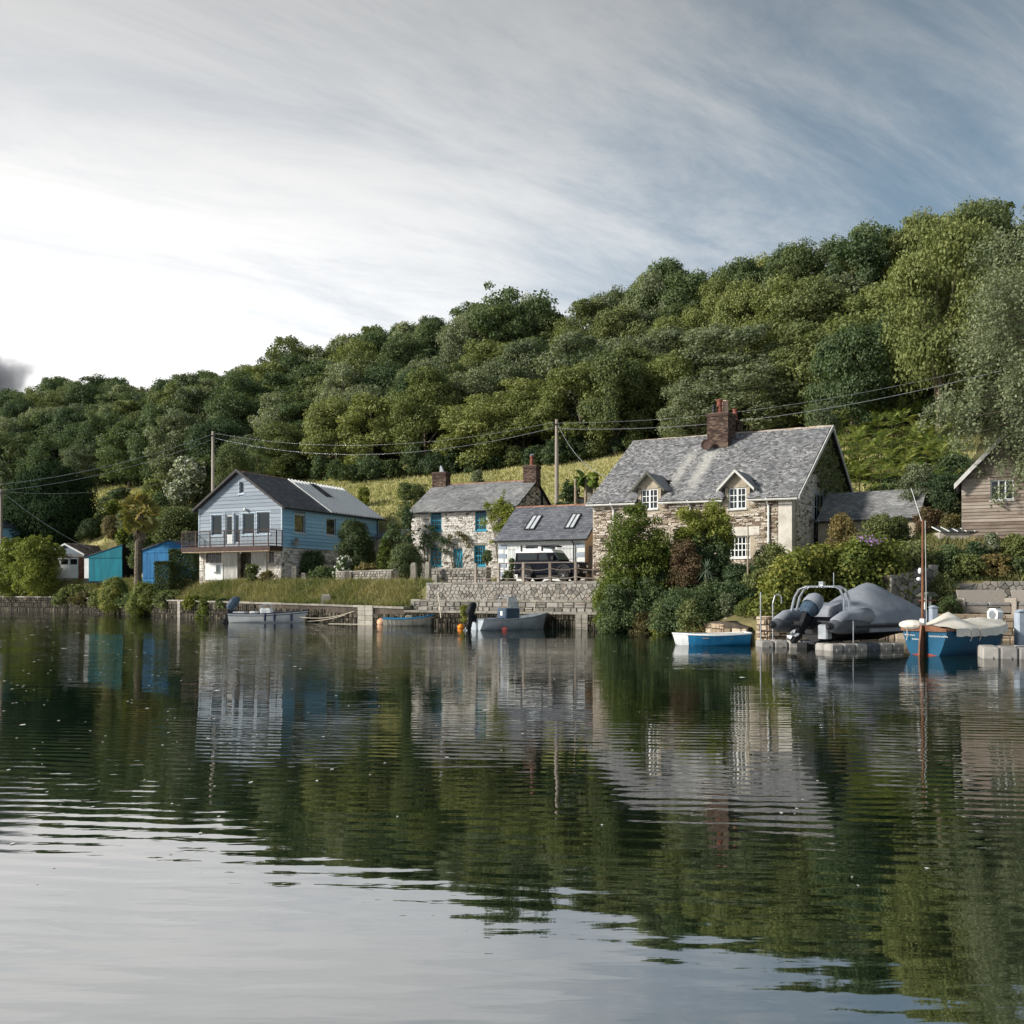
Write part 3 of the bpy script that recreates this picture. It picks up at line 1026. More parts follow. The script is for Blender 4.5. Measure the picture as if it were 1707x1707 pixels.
def window(parent, axis, const, a0, a1, z0, z1, frame="white_frame", nx=2, nz=2, recess=0.12, fw=0.07, bar=0.03, casing=0.0,
           sill=True, glass="glass", name="window", label=None, sash=False):
    f = MB()
    r0, r1 = recess, recess + 0.06
    abox(f, axis, const, a0, a0 + fw, r0, r1, z0, z1)
    abox(f, axis, const, a1 - fw, a1, r0, r1, z0, z1)
    abox(f, axis, const, a0 + fw, a1 - fw, r0, r1, z0, z0 + fw)
    abox(f, axis, const, a0 + fw, a1 - fw, r0, r1, z1 - fw, z1)
    if casing:
        c = casing
        abox(f, axis, const, a0 - c, a0, -0.03, 0.02, z0 - c, z1 + c)
        abox(f, axis, const, a1, a1 + c, -0.03, 0.02, z0 - c, z1 + c)
        abox(f, axis, const, a0, a1, -0.03, 0.02, z1, z1 + c)
        abox(f, axis, const, a0, a1, -0.03, 0.02, z0 - c, z0)
    o = f.build(name, M[frame], parent, label=label)
    g = MB()
    abox(g, axis, const, a0 + fw, a1 - fw, r0 + 0.028, r0 + 0.034, z0 + fw, z1 - fw)
    g.build("pane", M[glass], o)
    if nx * nz > 1:
        b = MB()
        for i in range(1, nx):
            a = a0 + fw + (a1 - a0 - 2 * fw) * i / nx
            abox(b, axis, const, a - bar / 2, a + bar / 2, r0 + 0.008, r0 + 0.024, z0 + fw, z1 - fw)
        for j in range(1, nz):
            z = z0 + fw + (z1 - z0 - 2 * fw) * j / nz
            bb = bar * (1.8 if sash and j * 2 == nz else 1)
            abox(b, axis, const, a0 + fw, a1 - fw, r0 + 0.004, r0 + 0.027, z - bb / 2, z + bb / 2)
        b.build("glazing_bar", M[frame], o)
    if sill:
        s = MB()
        abox(s, axis, const, a0 - 0.06 - casing, a1 + 0.06 + casing, -0.08, recess, z0 - 0.07 - casing, z0 - casing)
        s.build("sill", M[frame if sill is True else sill], o)
    return o


def planks(parent, axis, const, a0, a1, z0, z1, step, m, holes=(), top=None, rng=R, name="board", lap=0.02):
    """weatherboards one by one; top(z) gives the span left under a gable"""
    z = z0
    while z < z1 - 0.05:
        zt = min(z + step, z1)
        p, q = a0, a1
        if top:
            p, q = top(zt)
            p, q = max(p, a0), min(q, a1)
            if q - p < 0.25:
                break
        spans = [(p, q)]
        for h in holes:
            if h[2] < zt - 0.02 and h[3] > z + 0.02:
                nxt = []
                for (s, e) in spans:
                    if h[0] > s and h[0] < e:
                        nxt.append((s, h[0]))
                    if h[1] > s and h[1] < e:
                        nxt.append((h[1], e))
                    if h[1] <= s or h[0] >= e:
                        nxt.append((s, e))
                spans = nxt
        P = mapper(axis, const)
        for (s, e) in spans:
            if e - s < 0.06:
                continue
            d = rng.uniform(-0.004, 0.004)
            mb = MB()
            zo = z + 0.012
            pts = [P(s, -lap - 0.022 + d, zo), P(e, -lap - 0.022 + d, zo), P(e, -lap * 0.3, zt + 0.008), P(s, -lap * 0.3, zt + 0.008),
                   P(s, 0.0, zo), P(e, 0.0, zo), P(e, 0.0, zt), P(s, 0.0, zt)]
            mb.add(pts, [(0, 1, 2, 3), (0, 4, 5, 1), (0, 3, 7, 4), (1, 5, 6, 2), (3, 2, 6, 7)], rng.random())
            mb.build(name, M[m], parent)
        z = zt


def slates(mb, p0, U, V, w, expo, rng=R, proud=0.028, cut=None, holes=()):
    """courses of slates from p0 along U (eave) and V (up the slope)"""
    p0, U, V = Vector(p0), Vector(U), Vector(V)
    n = U.cross(V).normalized()
    if n.z < 0:
        n = -n
    Lu, Lv = U.length, V.length
    nr, nc = max(1, round(Lv / expo)), max(1, round(Lu / w))
    for r in range(nr):
        off = 0.5 * (r % 2)
        for c in range(-1, nc + 1):
            a0, a1 = max(0, (c + off) / nc), min(1, (c + 1 + off) / nc)
            if a1 - a0 < 0.1 / nc:
                continue
            v0, v1 = r / nr, min(1.0, (r + 1.12) / nr)
            am, vm = (a0 + a1) / 2, (r + 0.5) / nr
            if any(h[0] < am < h[1] and h[2] < vm < h[3] for h in holes):
                continue
            g = 0.006 / Lu
            e = rng.uniform(0.7, 1.5) * proud
            dv = rng.uniform(-0.05, 0.05) / nr
            A, B_ = p0 + U * (a0 + g) + V * (v0 + dv) + n * e, p0 + U * (a1 - g) + V * (v0 + dv) + n * e
            Cc, D_ = p0 + U * (a1 - g) + V * v1 + n * 0.008, p0 + U * (a0 + g) + V * v1 + n * 0.008
            va = min(1, max(0, rng.gauss(0.5, 0.24)))
            mb.add([A, B_, Cc, D_, A - n * e, B_ - n * e], [(0, 1, 2, 3), (4, 5, 1, 0)], va)


def rubble(mb_or_parent, axis, const, a0, a1, z0, z1, hh, ww, holes=(), m=None, rng=R, proud=0.04, top=None, joined=True, name="stone", P=None, gap=0.02):
    """irregular coursed stones on a wall face, joined in one MB or each as an object"""
    P = P or mapper(axis, const)
    z = z0
    while z < z1 - 0.03:
        h = min(rng.uniform(*hh), z1 - z)
        a = a0 - rng.uniform(0, ww[0])
        while a < a1:
            wd = rng.uniform(*ww)
            s, e = max(a, a0), min(a + wd, a1)
            a += wd
            if e - s < 0.05:
                continue
            am, zm = (s + e) / 2, z + h / 2
            if any(h_[0] - 0.03 < e and h_[1] + 0.03 > s and h_[2] - 0.03 < z + h and h_[3] + 0.03 > z for h_ in holes):
                continue
            if top and not (top(z + h)[0] < s and e < top(z + h)[1]):
                continue
            subs = [(z, z + h)]
            if h > 0.22 and rng.random() < 0.3:
                k = z + h * rng.uniform(0.4, 0.6)
                subs = [(z, k), (k, z + h)]
            for (b, t) in subs:
                j = lambda q: rng.uniform(-q, q)
                gx = gap * 0.5
                o = [(s + gx + j(.02), b + gx + j(.015)), (e - gx + j(.02), b + gx + j(.015)), (e - gx + j(.02), t - gx + j(.015)), (s + gx + j(.02), t - gx + j(.015))]
                if e - s > 0.16:
                    o = [o[0], ((s + e) / 2 + j(.05), b + gx * 0.6 + j(.012)), o[1], (e - gx * 0.6 + j(.015), (b + t) / 2 + j(.03)), o[2],
                         ((s + e) / 2 + j(.05), t - gx * 0.6 + j(.012)), o[3], (s + gx * 0.6 + j(.015), (b + t) / 2 + j(.03))]
                n = len(o)
                cx_, cz_ = sum(q[0] for q in o) / n, sum(q[1] for q in o) / n
                pr = proud * rng.uniform(0.5, 1.3)
                sh = 0.82 if t - b > 0.15 else 0.88
                back = [P(q[0], 0.02, q[1]) for q in o]
                front = [P(cx_ + (q[0] - cx_) * sh, -pr + j(.006), cz_ + (q[1] - cz_) * sh) for q in o]
                fs = [tuple(range(n, 2 * n))] + [(i, (i + 1) % n, n + (i + 1) % n, n + i) for i in range(n)]
                if joined:
                    mb_or_parent.add(back + front, fs, rng.random())
                else:
                    MB().add(back + front, fs, rng.random()).build(name, M[m], mb_or_parent)
        z += h


def roof_slab(mb, p0, U, V, th=0.09):
    p0, U, V = Vector(p0), Vector(U), Vector(V)
    n = U.cross(V).normalized()
    if n.z < 0:
        n = -n
    return mb.prism([p0, p0 + U, p0 + U + V, p0 + V], -n * th)


def ridge_tiles(parent, a, b, m, n=None, r=0.13, name="ridge_tile", joined=True):
    a, b = Vector(a), Vector(b)
    L = (b - a).length
    n = n or max(3, int(L / 0.45))
    d = (b - a).normalized()
    side = d.cross(Vector((0, 0, 1))).normalized()
    mb = MB()
    for i in range(n):
        p, q = a + d * (L * i / n), a + d * (L * (i + 0.97) / n)
        jj = R.uniform(-0.012, 0.012)
        prof = [(-r, -r * 0.75), (-r * 0.45, 0.02), (0, 0.06), (r * 0.45, 0.02), (r, -r * 0.75)]
        A = [p + side * x + Vector((0, 0, z + jj)) for x, z in prof]
        Bv = [q + side * x + Vector((0, 0, z + jj)) for x, z in prof]
        mb.add(A + Bv, [(k, k + 1, k + 6, k + 5) for k in range(4)] + [(0, 1, 2, 3, 4), (9, 8, 7, 6, 5)], R.random())
    return mb.build(name, M[m], parent, kind="stuff")


def brick_stack(parent, x0, x1, y0, y1, z0, z1, m, name="chimney", course=0.075, cap=True, label=None, bl=0.225):
    mb = MB()
    mb.box(x0 + 0.02, x1 - 0.02, y0 + 0.02, y1 - 0.02, z0, z1)
    n = int((z1 - z0) / course)
    for i in range(n):
        z = z0 + i * course
        for (A, B_, ax) in ((x0, x1, "f"), (y0, y1, "r"), (y0, y1, "l")):
            k = max(2, round((B_ - A) / bl))
            off = 0.5 * (i % 2)
            for j in range(-1, k):
                a, b = max(A, A + (B_ - A) * (j + off) / k), min(B_, A + (B_ - A) * (j + 1 + off) / k)
                if b - a < 0.05:
                    continue
                d = R.uniform(0, 0.012)
                v = R.random()
                if ax == "f":
                    mb.box(a + .006, b - .006, y0 - d, y0 + 0.03, z + .006, z + course - .004, v)
                elif ax == "r":
                    mb.box(x1 - .03, x1 + d, a + .006, b - .006, z + .006, z + course - .004, v)
                else:
                    mb.box(x0 - d, x0 + .03, a + .006, b - .006, z + .006, z + course - .004, v)
    if cap:
        mb.box(x0 - 0.05, x1 + 0.05, y0 - 0.05, y1 + 0.05, z1 - 0.16, z1 - 0.01, 0.3)
        mb.box(x0 - 0.02, x1 + 0.02, y0 - 0.02, y1 + 0.02, z1 - 0.01, z1 + 0.07, 0.7)
    return mb.build(name, M[m], parent, label=label)


def pot(parent, x, y, z, h, m, r=0.13, label=None, name="chimney_pot"):
    mb = MB()
    mb.lathe([(r * 1.15, 0), (r * 1.15, h * 0.12), (r * 0.9, h * 0.16), (r * 0.82, h * 0.55), (r * 0.95, h * 0.6), (r * 0.8, h * 0.66), (r * 0.78, h * 0.86), (r * 1.05, h * 0.9), (r * 1.02, h), (r * 0.7, h), (r * 0.7, h * 0.9)], (x, y, z), 12)
    return mb.build(name, M[m], parent, smooth=False, label=label)


# ---- the blue weatherboarded boathouse
A = Bld(470, 76, 25, 2.95)
hA = A.thing("blue_boathouse", "pale blue weatherboarded boathouse with an upstairs balcony over a stone ground floor", "house")
WA, LA = 8.5, 13.9
zc, ze, za_ = 2.6, 5.98, 8.8
gap_ = lambda z: (-WA + (WA / 2) * max(0, z - ze) / (za_ - ze), -(WA / 2) * max(0, z - ze) / (za_ - ze)) if z > ze else (-WA, 0)
K = lambda c: -WA * (757 - c) / 610
ZK = lambda c: ze - (c - 465) * 0.0104
frontA = [(K(240), K(320), ZK(682), ZK(522)), (K(347), K(398), ZK(752), ZK(527)), (K(412), K(448), ZK(752), ZK(520)), (K(474), K(560), ZK(682), ZK(520)), (K(580), K(672), ZK(682), ZK(515)), (K(450), K(484), ZK(362), ZK(272))]
sideA = [(A.sy(490.5), A.sy(508.5), A.z(887.5, 0, 2), A.z(857.5, 0, 2)), (A.sy(543.5), A.sy(559.5), A.z(892, 0, 6.5), A.z(864.5, 0, 6.5)), (A.sy(595), A.sy(609.5), A.z(886, 0, 11), A.z(870.5, 0, 11))]
sideB = [h for h in sideA]
mb = MB()
wall(mb, "x", 0, -WA, 0, zc, ze, frontA[:5], 0.2)
P5 = frontA[5]
for (z0_, z1_) in ((ze, P5[2]), (P5[2], P5[3]), (P5[3], za_)):
    l0, r0 = gap_(z0_)
    l1, r1 = gap_(z1_ - 1e-4)
    if z0_ == P5[2]:
        mb.poly([(l0, 0, z0_), (P5[0], 0, z0_), (P5[0], 0, z1_), (l1, 0, z1_)])
        mb.poly([(P5[1], 0, z0_), (r0, 0, z0_), (r1, 0, z1_), (P5[1], 0, z1_)])
    else:
        mb.poly([(l0, 0, z0_), (r0, 0, z0_), (r1, 0, z1_), (l1, 0, z1_)])
wall(mb, "y", 0, 0, LA, zc, ze, sideB, 0.2)
mb.quad((-WA, 0, zc), (-WA, LA, zc), (-WA, LA, ze), (-WA, 0, ze))
mb.poly([(-WA, LA, zc), (0, LA, zc), (0, LA, ze), (-WA / 2, LA, za_), (-WA, LA, ze)])
mb.quad((-WA, 0.3, zc + 0.02), (0, 0.3, zc + 0.02), (0, LA, zc + 0.02), (-WA, LA, zc + 0.02))
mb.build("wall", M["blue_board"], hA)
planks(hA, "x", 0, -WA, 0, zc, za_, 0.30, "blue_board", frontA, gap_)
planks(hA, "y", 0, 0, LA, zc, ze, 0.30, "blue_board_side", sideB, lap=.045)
for x in (-WA, -0.0):
    MB().box(x - 0.05, x + 0.05, -0.06, 0.04, zc, ze - 0.02).build("corner_board", M["blue_trim"], hA)
for i, h in enumerate(frontA):
    if i in (1, 2):
        d = MB()
        abox(d, "x", 0, h[0], h[0] + 0.09, 0.06, 0.12, h[2], h[3])
        abox(d, "x", 0, h[1] - 0.09, h[1], 0.06, 0.12, h[2], h[3])
        abox(d, "x", 0, h[0] + .09, h[1] - .09, 0.06, 0.12, h[3] - 0.1, h[3])
        abox(d, "x", 0, h[0] + .09, h[1] - .09, 0.06, 0.12, h[2], h[2] + (0.75 if i == 1 else 0.12))
        do = d.build("door", M["white_frame" if i == 1 else "blue_trim"], hA)
        g = MB()
        abox(g, "x", 0, h[0] + .09, h[1] - .09, 0.085, 0.095, h[2] + (0.75 if i == 1 else 0.12), h[3] - .1)
        g.build("pane", M["glass"], do)
    else:
        wo_ = window(hA, "x", 0, *h, frame="blue_trim", nx=1, nz=1, casing=0.08 if i < 5 else 0.06, recess=0.08)
        if i == 3:
            cu = MB()
            for k in range(5):
                abox(cu, "x", 0, h[1] - 0.42 + k * 0.075, h[1] - 0.36 + k * 0.075, 0.15 + 0.02 * (k % 2), 0.17 + 0.02 * (k % 2), h[2] + .1, h[3] - .1)
            cu.build("curtain", M["curtain"], wo_)
for i, h in enumerate(sideA):
    window(hA, "y", 0, *h, frame="blue_trim", nx=1, nz=1, casing=0.08, recess=0.08, sill=True)
# roof: slates at the front, ribbed sheets behind
ov, oh = 0.42, 0.45
rise = (za_ - ze) / (WA / 2)
eR, eZ = oh, ze - oh * rise
ridz = za_ + 0.06
ysp = A.sy(552.6, eR)
rf = MB()
roof_slab(rf, (eR, -ov, eZ + .06), (0, LA + 2 * ov, 0), (-WA / 2 - oh, 0, ridz - eZ - .06), 0.1)
roof_slab(rf, (-WA - eR, -ov, eZ + .06), (0, LA + 2 * ov, 0), (WA / 2 + oh, 0, ridz - eZ - .06), 0.1)
roofA = rf.build("roof", M["fascia_dark"], hA)
sl = MB()
slates(sl, (eR + .02, -ov, eZ + .065), (0, ysp + ov, 0), (-WA / 2 - oh, 0, ridz - eZ - .06), 0.30, 0.19)
slates(sl, (-WA - eR - .02, -ov, eZ + .065), (0, LA + 2 * ov, 0), (WA / 2 + oh, 0, ridz - eZ - .06), 0.5, 0.4)
sl.build("slate_course", M["slate_dark"], roofA, kind="stuff")
Vs = Vector((-WA / 2 - oh, 0, ridz - eZ - .06))
nrm = Vector((0, 1, 0)).cross(Vs).normalized() * -1
if nrm.z < 0:
    nrm = -nrm
nsh = 9
for k in range(nsh):
    y0_, y1_ = ysp + (LA + ov - ysp) * k / nsh, ysp + (LA + ov - ysp) * (k + 1) / nsh
    b0 = Vector((eR + .03, 0, eZ + .07))
    sm_ = MB()
    sm_.prism([b0 + Vector((0, y0_ + .02, 0)), b0 + Vector((0, y1_ - .02, 0)), b0 + Vector((0, y1_ - .02, 0)) + Vs, b0 + Vector((0, y0_ + .02, 0)) + Vs], nrm * 0.03, R.uniform(.2, .55))
    for q in (0.0, 0.5):
        yb = y0_ + (y1_ - y0_) * q
        sm_.prism([b0 + Vector((0, yb - .06, 0)), b0 + Vector((0, yb + .06, 0)), b0 + Vector((0, yb + .06, 0)) + Vs * .975, b0 + Vector((0, yb - .06, 0)) + Vs * .975], nrm * 0.12, 0.98)
    sm_.build("roof_sheet", M["sheet_roof"], roofA)
yk0, yk1 = ysp + 2.6, ysp + 3.5
sk = MB()
b0 = Vector((eR + .03, 0, eZ + .07)) + Vs * 0.52 + nrm * 0.09
sk.prism([b0 + Vector((0, yk0, 0)), b0 + Vector((0, yk1, 0)), b0 + Vector((0, yk1, 0)) + Vs * 0.4, b0 + Vector((0, yk0, 0)) + Vs * 0.4], nrm * 0.05)
sk.build("skylight", M["fascia_dark"], roofA)
bg_ = MB()
for sgn, xe in ((1, eR), (-1, -WA - eR)):
    a_, b_ = Vector((xe, -ov - .03, eZ - .06)), Vector((-WA / 2, -ov - .03, ridz - .06))
    bg_.prism([a_, b_, b_ + Vector((0, 0, .2)), a_ + Vector((0, 0, .2))], (0, .05, 0))
bg_.build("bargeboard", M["fascia_dark"], roofA)
ridge_tiles(roofA, (-WA / 2, -ov, ridz), (-WA / 2, LA + ov, ridz), "ridge_clay")
gt = MB()
gt.tube([(eR + .06, -ov, eZ + .0), (eR + .06, LA + ov, eZ + .0)], .07, 8)
gt.tube([(.08, LA - .3, eZ), (.08, LA - .3, zc)], .05, 8)
gt.build("gutter", M["fascia_dark"], hA)
# stone ground floor
lf = MB()
hF = [(A.fx(343), A.fx(369), 1.45, 2.35), (A.fx(397), A.fx(419), 0.0, 2.4), (A.fx(448), A.fx(457), 1.35, 2.35)]
wall(lf, "x", 0, -WA, 0, -0.6, zc, hF, 0.3)
wall(lf, "y", 0, 0, LA, -0.6, zc, [], 0.3)
lf.quad((-WA, 0, -.6), (-WA, LA, -.6), (-WA, LA, zc), (-WA, 0, zc))
lf.quad((-WA + .3, 1.5, -.5), (-.3, 1.5, -.5), (-.3, 1.5, zc), (-WA + .3, 1.5, zc))
lf.build("ground_floor_wall", M["render_rough"], hA)
rs = MB()
rubble(rs, "y", 0, 0.02, 7.5, 0.0, zc - .05, (0.14, 0.3), (0.2, 0.55), proud=0.05)
rubble(rs, "x", 0, -0.75, -0.02, 0.0, zc - .05, (0.14, 0.3), (0.2, 0.45), proud=0.05)
rubble(rs, "x", 0, -WA + .02, -WA + .5, 0.0, zc - .05, (0.2, 0.4), (0.3, 0.5), proud=0.05)
rs.build("rubble_facing", M["stone_lime"], hA, kind="stuff")
dr = MB()
for (p, q) in ((A.fx(374), A.fx(396.5)), (A.fx(419.5), A.fx(445))):
    n_ = 6
    for k in range(n_):
        a_, b_ = p + (q - p) * k / n_, p + (q - p) * (k + .96) / n_
        abox(dr, "x", 0, a_, b_, -.06, .0, 0.02, 2.38, R.random())
    dr.build("door_leaf", M["grey_door"], hA)
    dr = MB()
window(hA, "x", 0, *hF[0], frame="timber_grey", nx=7, nz=1, recess=0.1, sill=False, bar=0.06)
window(hA, "x", 0, *hF[2], frame="timber_grey", nx=2, nz=1, recess=0.1, sill=False, bar=0.06)
mb = MB()
abox(mb, "x", 0, A.fx(343), A.fx(372), -.05, -.003, 0.05, 1.42)
mb.build("white_panel", M["white_paint"], hA)
mb = MB()
abox(mb, "x", 0, A.fx(356), A.fx(364), -.3, -.06, 0.7, 1.25)
mb.build("meter_box", M["white_frame"], hA)
# balcony
bp = 1.6
mb = MB()
for k in range(12):
    y = -bp + bp * k / 12
    mb.box(-WA - .3, 0.05, y + .005, y + bp / 12 - .008, zc - .05, zc + .0, R.random())
bal = mb.build("balcony", M["deck_wood"], hA)
mb = MB()
mb.box(-WA - .32, 0.08, -bp - .08, -bp - .003, zc - .3, zc + .08)
mb.box(0.085, 0.16, -bp - .08, -.12, zc - .3, zc + .08)
mb.box(-WA - .40, -WA - .325, -bp - .08, -.12, zc - .3, zc + .08)
mb.build("fascia", M["rust"], bal)
mb = MB()
mb.box(-WA - .3, 0.05, -bp - .06, -.2, zc - .36, zc - .31)
mb.build("soffit", M["deck_wood"], bal)
posts = [(-WA - .3 + (WA + .3) * k / 6, -bp - .03) for k in range(7)] + [(0.1, -bp / 2), (0.1, -.12), (-WA - .33, -bp / 2), (-WA - .33, -.12)]
for (x, y) in posts:
    MB().box(x - .035, x + .035, y - .035, y + .035, zc + .08, zc + 1.3).build("post", M["rust"], bal)
mb = MB()
for z in (1.3, 0.22):
    mb.box(-WA - .36, 0.14, -bp - .06, -bp, zc + z, zc + z + .05)
    mb.box(0.075, 0.125, -bp, -.1, zc + z, zc + z + .05)
    mb.box(-WA - .355, -WA - .305, -bp, -.1, zc + z, zc + z + .05)
mb.build("handrail", M["rust"], bal)
mb = MB()
x = -WA - .2
while x < 0.05:
    mb.box(x - .008, x + .008, -bp - .038, -bp - .022, zc + .2, zc + 1.3)
    x += 0.13
y = -bp + .1
while y < -.1:
    mb.box(.092, .108, y - .008, y + .008, zc + .2, zc + 1.3)
    mb.box(-WA - .338, -WA - .322, y - .008, y + .008, zc + .2, zc + 1.3)
    y += .13
mb.build("baluster", M["iron"], bal, kind="stuff")
lamp = MB().ball((K(503), -.2, ZK(490)), .13)
lamp.box(K(503) - .03, K(503) + .03, -.12, 0, ZK(500), ZK(492))
lamp.build("globe_lamp", M["white_frame"], hA)
MB().ball((A.fx(397, -bp), -bp + .3, zc - .44), .08).build("globe_lamp", M["white_frame"], hA)
dm = MB()
dc = Vector((0.42, A.sy(487), A.z(904, 0, 1.3)))
prof = [(0.02, 0.10), (0.2, 0.075), (0.36, 0.0), (0.36, -0.02), (0.2, 0.055), (0.02, 0.08)]
dm.lathe([(r_, -z_) for r_, z_ in prof], dc, 18, axis="x")
dm.tube([dc, dc + Vector((-.4, 0, -.05))], .025, 6)
dm.tube([dc + Vector((0, 0, -.3)), dc + Vector((.35, 0, -.05))], .012, 5)
dm.build("satellite_dish", M["metal_grey"], hA)

# ---- rear sheds beside the blue house
sx_ = Bld(660, 84, 22, 3.3)
hS = sx_.thing("grey_panel_shed", "small grey panelled shed roof between the blue boathouse and the teal-windowed cottage", "shed")
mb = MB()
mb.box(-2.2, 0, 0, 2.5, -.5, 3.4)
mb.build("wall", M["timber_grey"], hS)
mb = MB()
mb.prism([(-2.4, -.2, 3.4), (.2, -.2, 3.4), (.2, 2.7, 4.3), (-2.4, 2.7, 4.3)], (0, 0, .1))
mb.build("roof", M["felt_grey"], hS)
for k in range(6):
    MB().box(-2.2 + k * .37 + .01, -2.2 + k * .37 + .36, -.04, -.003, -.5, 3.38).build("panel", M["timber_grey"], hS)

# ---- the teal-windowed cottage
Bc = Bld(857, 70, 25, 2.8)
hB = Bc.thing("stone_cottage", "limewashed rubble cottage with teal windows and a teal front door", "house")
WB, LB = 8.7, 7.7
zeB = Bc.z(846) - .05
zrB = zeB + 2.35
yR = LB / 2
bx = lambda c: Bc.fx(640 + .2344 * c)
bz = lambda r, x: Bc.z(740 + .2344 * r, x)
winB = []
for (p, q, t_, b_) in ((331, 410, 470, 616), (648, 730, 468, 616), (330, 410, 738, 866), (640, 722, 722, 868)):
    a0, a1 = bx(p), bx(q)
    winB.append((a0, a1, bz(b_, (a0 + a1) / 2), bz(t_, (a0 + a1) / 2)))
dB = (bx(496), bx(560), 0.05, bz(745, bx(530)))
mb = MB()
wall(mb, "x", 0, -WB, 0, -.6, zeB, winB + [dB], .35)
mb.poly([(0, 0, -.6), (0, LB, -.6), (0, LB, zeB), (0, yR, zrB), (0, 0, zeB)])
mb.poly([(-WB, 0, -.6), (-WB, LB, -.6), (-WB, LB, zeB), (-WB, yR, zrB), (-WB, 0, zeB)])
mb.quad((-WB, LB, -.6), (0, LB, -.6), (0, LB, zeB), (-WB, LB, zeB))
mb.quad((-WB, .6, 2.2), (0, .6, 2.2), (0, LB, 2.2), (-WB, LB, 2.2))
mb.quad((-WB, .9, -.6), (0, .9, -.6), (0, .9, zeB), (-WB, .9, zeB))
mb.build("wall", M["lime_wall"], hB)
mb = MB()
rubble(mb, "x", 0, -WB + .02, -.02, 0.0, zeB - .1, (0.06, 0.15), (0.14, 0.45), winB + [dB], proud=0.045)
mb.build("rubble_facing", M["stone_lime"], hB, kind="stuff")
mb = MB()
gB = lambda z: (0.03, LB - .03) if z < zeB else (yR * (z - zeB) / (zrB - zeB) + .08, LB - yR * (z - zeB) / (zrB - zeB) - .08)
rubble(mb, "y", 0, 0.02, LB - .02, 0.0, zrB - .1, (0.1, 0.2), (0.18, 0.5), [], proud=0.045, top=gB)
mb.build("gable_facing", M["stone_slaty"], hB, kind="stuff")
for h in winB:
    window(hB, "x", 0, *h, frame="teal_frame", nx=4, nz=4, recess=0.10, fw=0.11, bar=0.035, sash=True, casing=0.0)
    if h[3] > zeB - .5:
        continue
    mb = MB()
    abox(mb, "x", 0, h[0] - .15, h[1] + .15, -.05, .05, h[3] + .01, h[3] + .2)
    mb.build("lintel", M["granite"], hB)
mb = MB()
n_ = 5
for k in range(n_):
    a_ = dB[0] + .08 + (dB[1] - dB[0] - .16) * k / n_
    abox(mb, "x", 0, a_ + .003, a_ + (dB[1] - dB[0] - .16) / n_ - .006, .1, .15, dB[2], dB[3] - .08, R.random())
do = mb.build("door", M["teal_frame"], hB)
mb = MB()
abox(mb, "x", 0, dB[0], dB[0] + .08, .05, .14, dB[2], dB[3])
abox(mb, "x", 0, dB[1] - .08, dB[1], .05, .14, dB[2], dB[3])
abox(mb, "x", 0, dB[0] + .08, dB[1] - .08, .05, .14, dB[3] - .08, dB[3])
mb.build("door_frame", M["teal_frame"], do)
MB().ball((dB[1] - .2, .06, 1.0), .04).build("handle", M["iron"], do)
mb = MB()
abox(mb, "x", 0, dB[0] + .3, dB[0] + .65, .085, .098, .95, 1.08)
mb.build("letter_box", M["iron"], do)
oB, kB = 0.22, 0.3
rsB = (zrB - zeB) / yR
rf = MB()
roof_slab(rf, (-WB - oB, -kB, zeB - kB * rsB + .1), (WB + 2 * oB, 0, 0), (0, yR + kB, (yR + kB) * rsB), .09)
roof_slab(rf, (-WB - oB, LB + kB, zeB - kB * rsB + .1), (WB + 2 * oB, 0, 0), (0, -yR - kB, (yR + kB) * rsB), .09)
roofB = rf.build("roof", M["fascia_dark"], hB)
mb = MB()
slates(mb, (-WB - oB, -kB - .02, zeB - kB * rsB + .105), (WB + 2 * oB, 0, 0), (0, yR + kB, (yR + kB) * rsB), .28, .17)
mb.build("slate_course", M["slate_pale"], roofB, kind="stuff")
ridge_tiles(roofB, (-WB - oB, yR, zrB + .12), (oB, yR, zrB + .12), "ridge_clay")
mb = MB()
mb.tube([(-WB - oB, -kB - .06, zeB - .12), (oB, -kB - .06, zeB - .12)], .06, 8)
mb.build("gutter", M["iron"], hB)
cx0, cx1 = Bc.fx(724.5, yR), Bc.fx(747, yR)
ch1 = brick_stack(hB, cx0, cx1, yR - .4, yR + .4, zrB - .4, zrB + 1.05, "brick_dark", label="left chimney with a bent cowl")
MB().prism([(cx0 + .5, yR - .1, zrB + 1.1), (cx0 + .9, yR - .1, zrB + 1.1), (cx0 + .65, yR - .1, zrB + 1.65), (cx0 + .55, yR - .1, zrB + 1.65)], (0, .25, 0)).build("cowl", M["metal_grey"], ch1)
cx0, cx1 = Bc.fx(876, yR), Bc.fx(898, yR) - .02
ch2 = brick_stack(hB, cx0, cx1, yR - .45, yR + .45, zrB - .4, zrB + 1.15, "brick_dark", label="right chimney with one clay pot")
pot(ch2, (cx0 + cx1) / 2, yR, zrB + 1.2, .75, "pot_red", .17)
MB().lathe([(.16, 0), (.2, .06), (.05, .16)], ((cx0 + cx1) / 2, yR, zrB + 1.97), 10).build("cowl", M["metal_grey"], ch2)
mb = MB()
mb.tube([(0.12, 4.9, 5.0), (.12, 4.9, 6.9)], .1, 10)
mb.build("flue_pipe", M["iron"], hB)
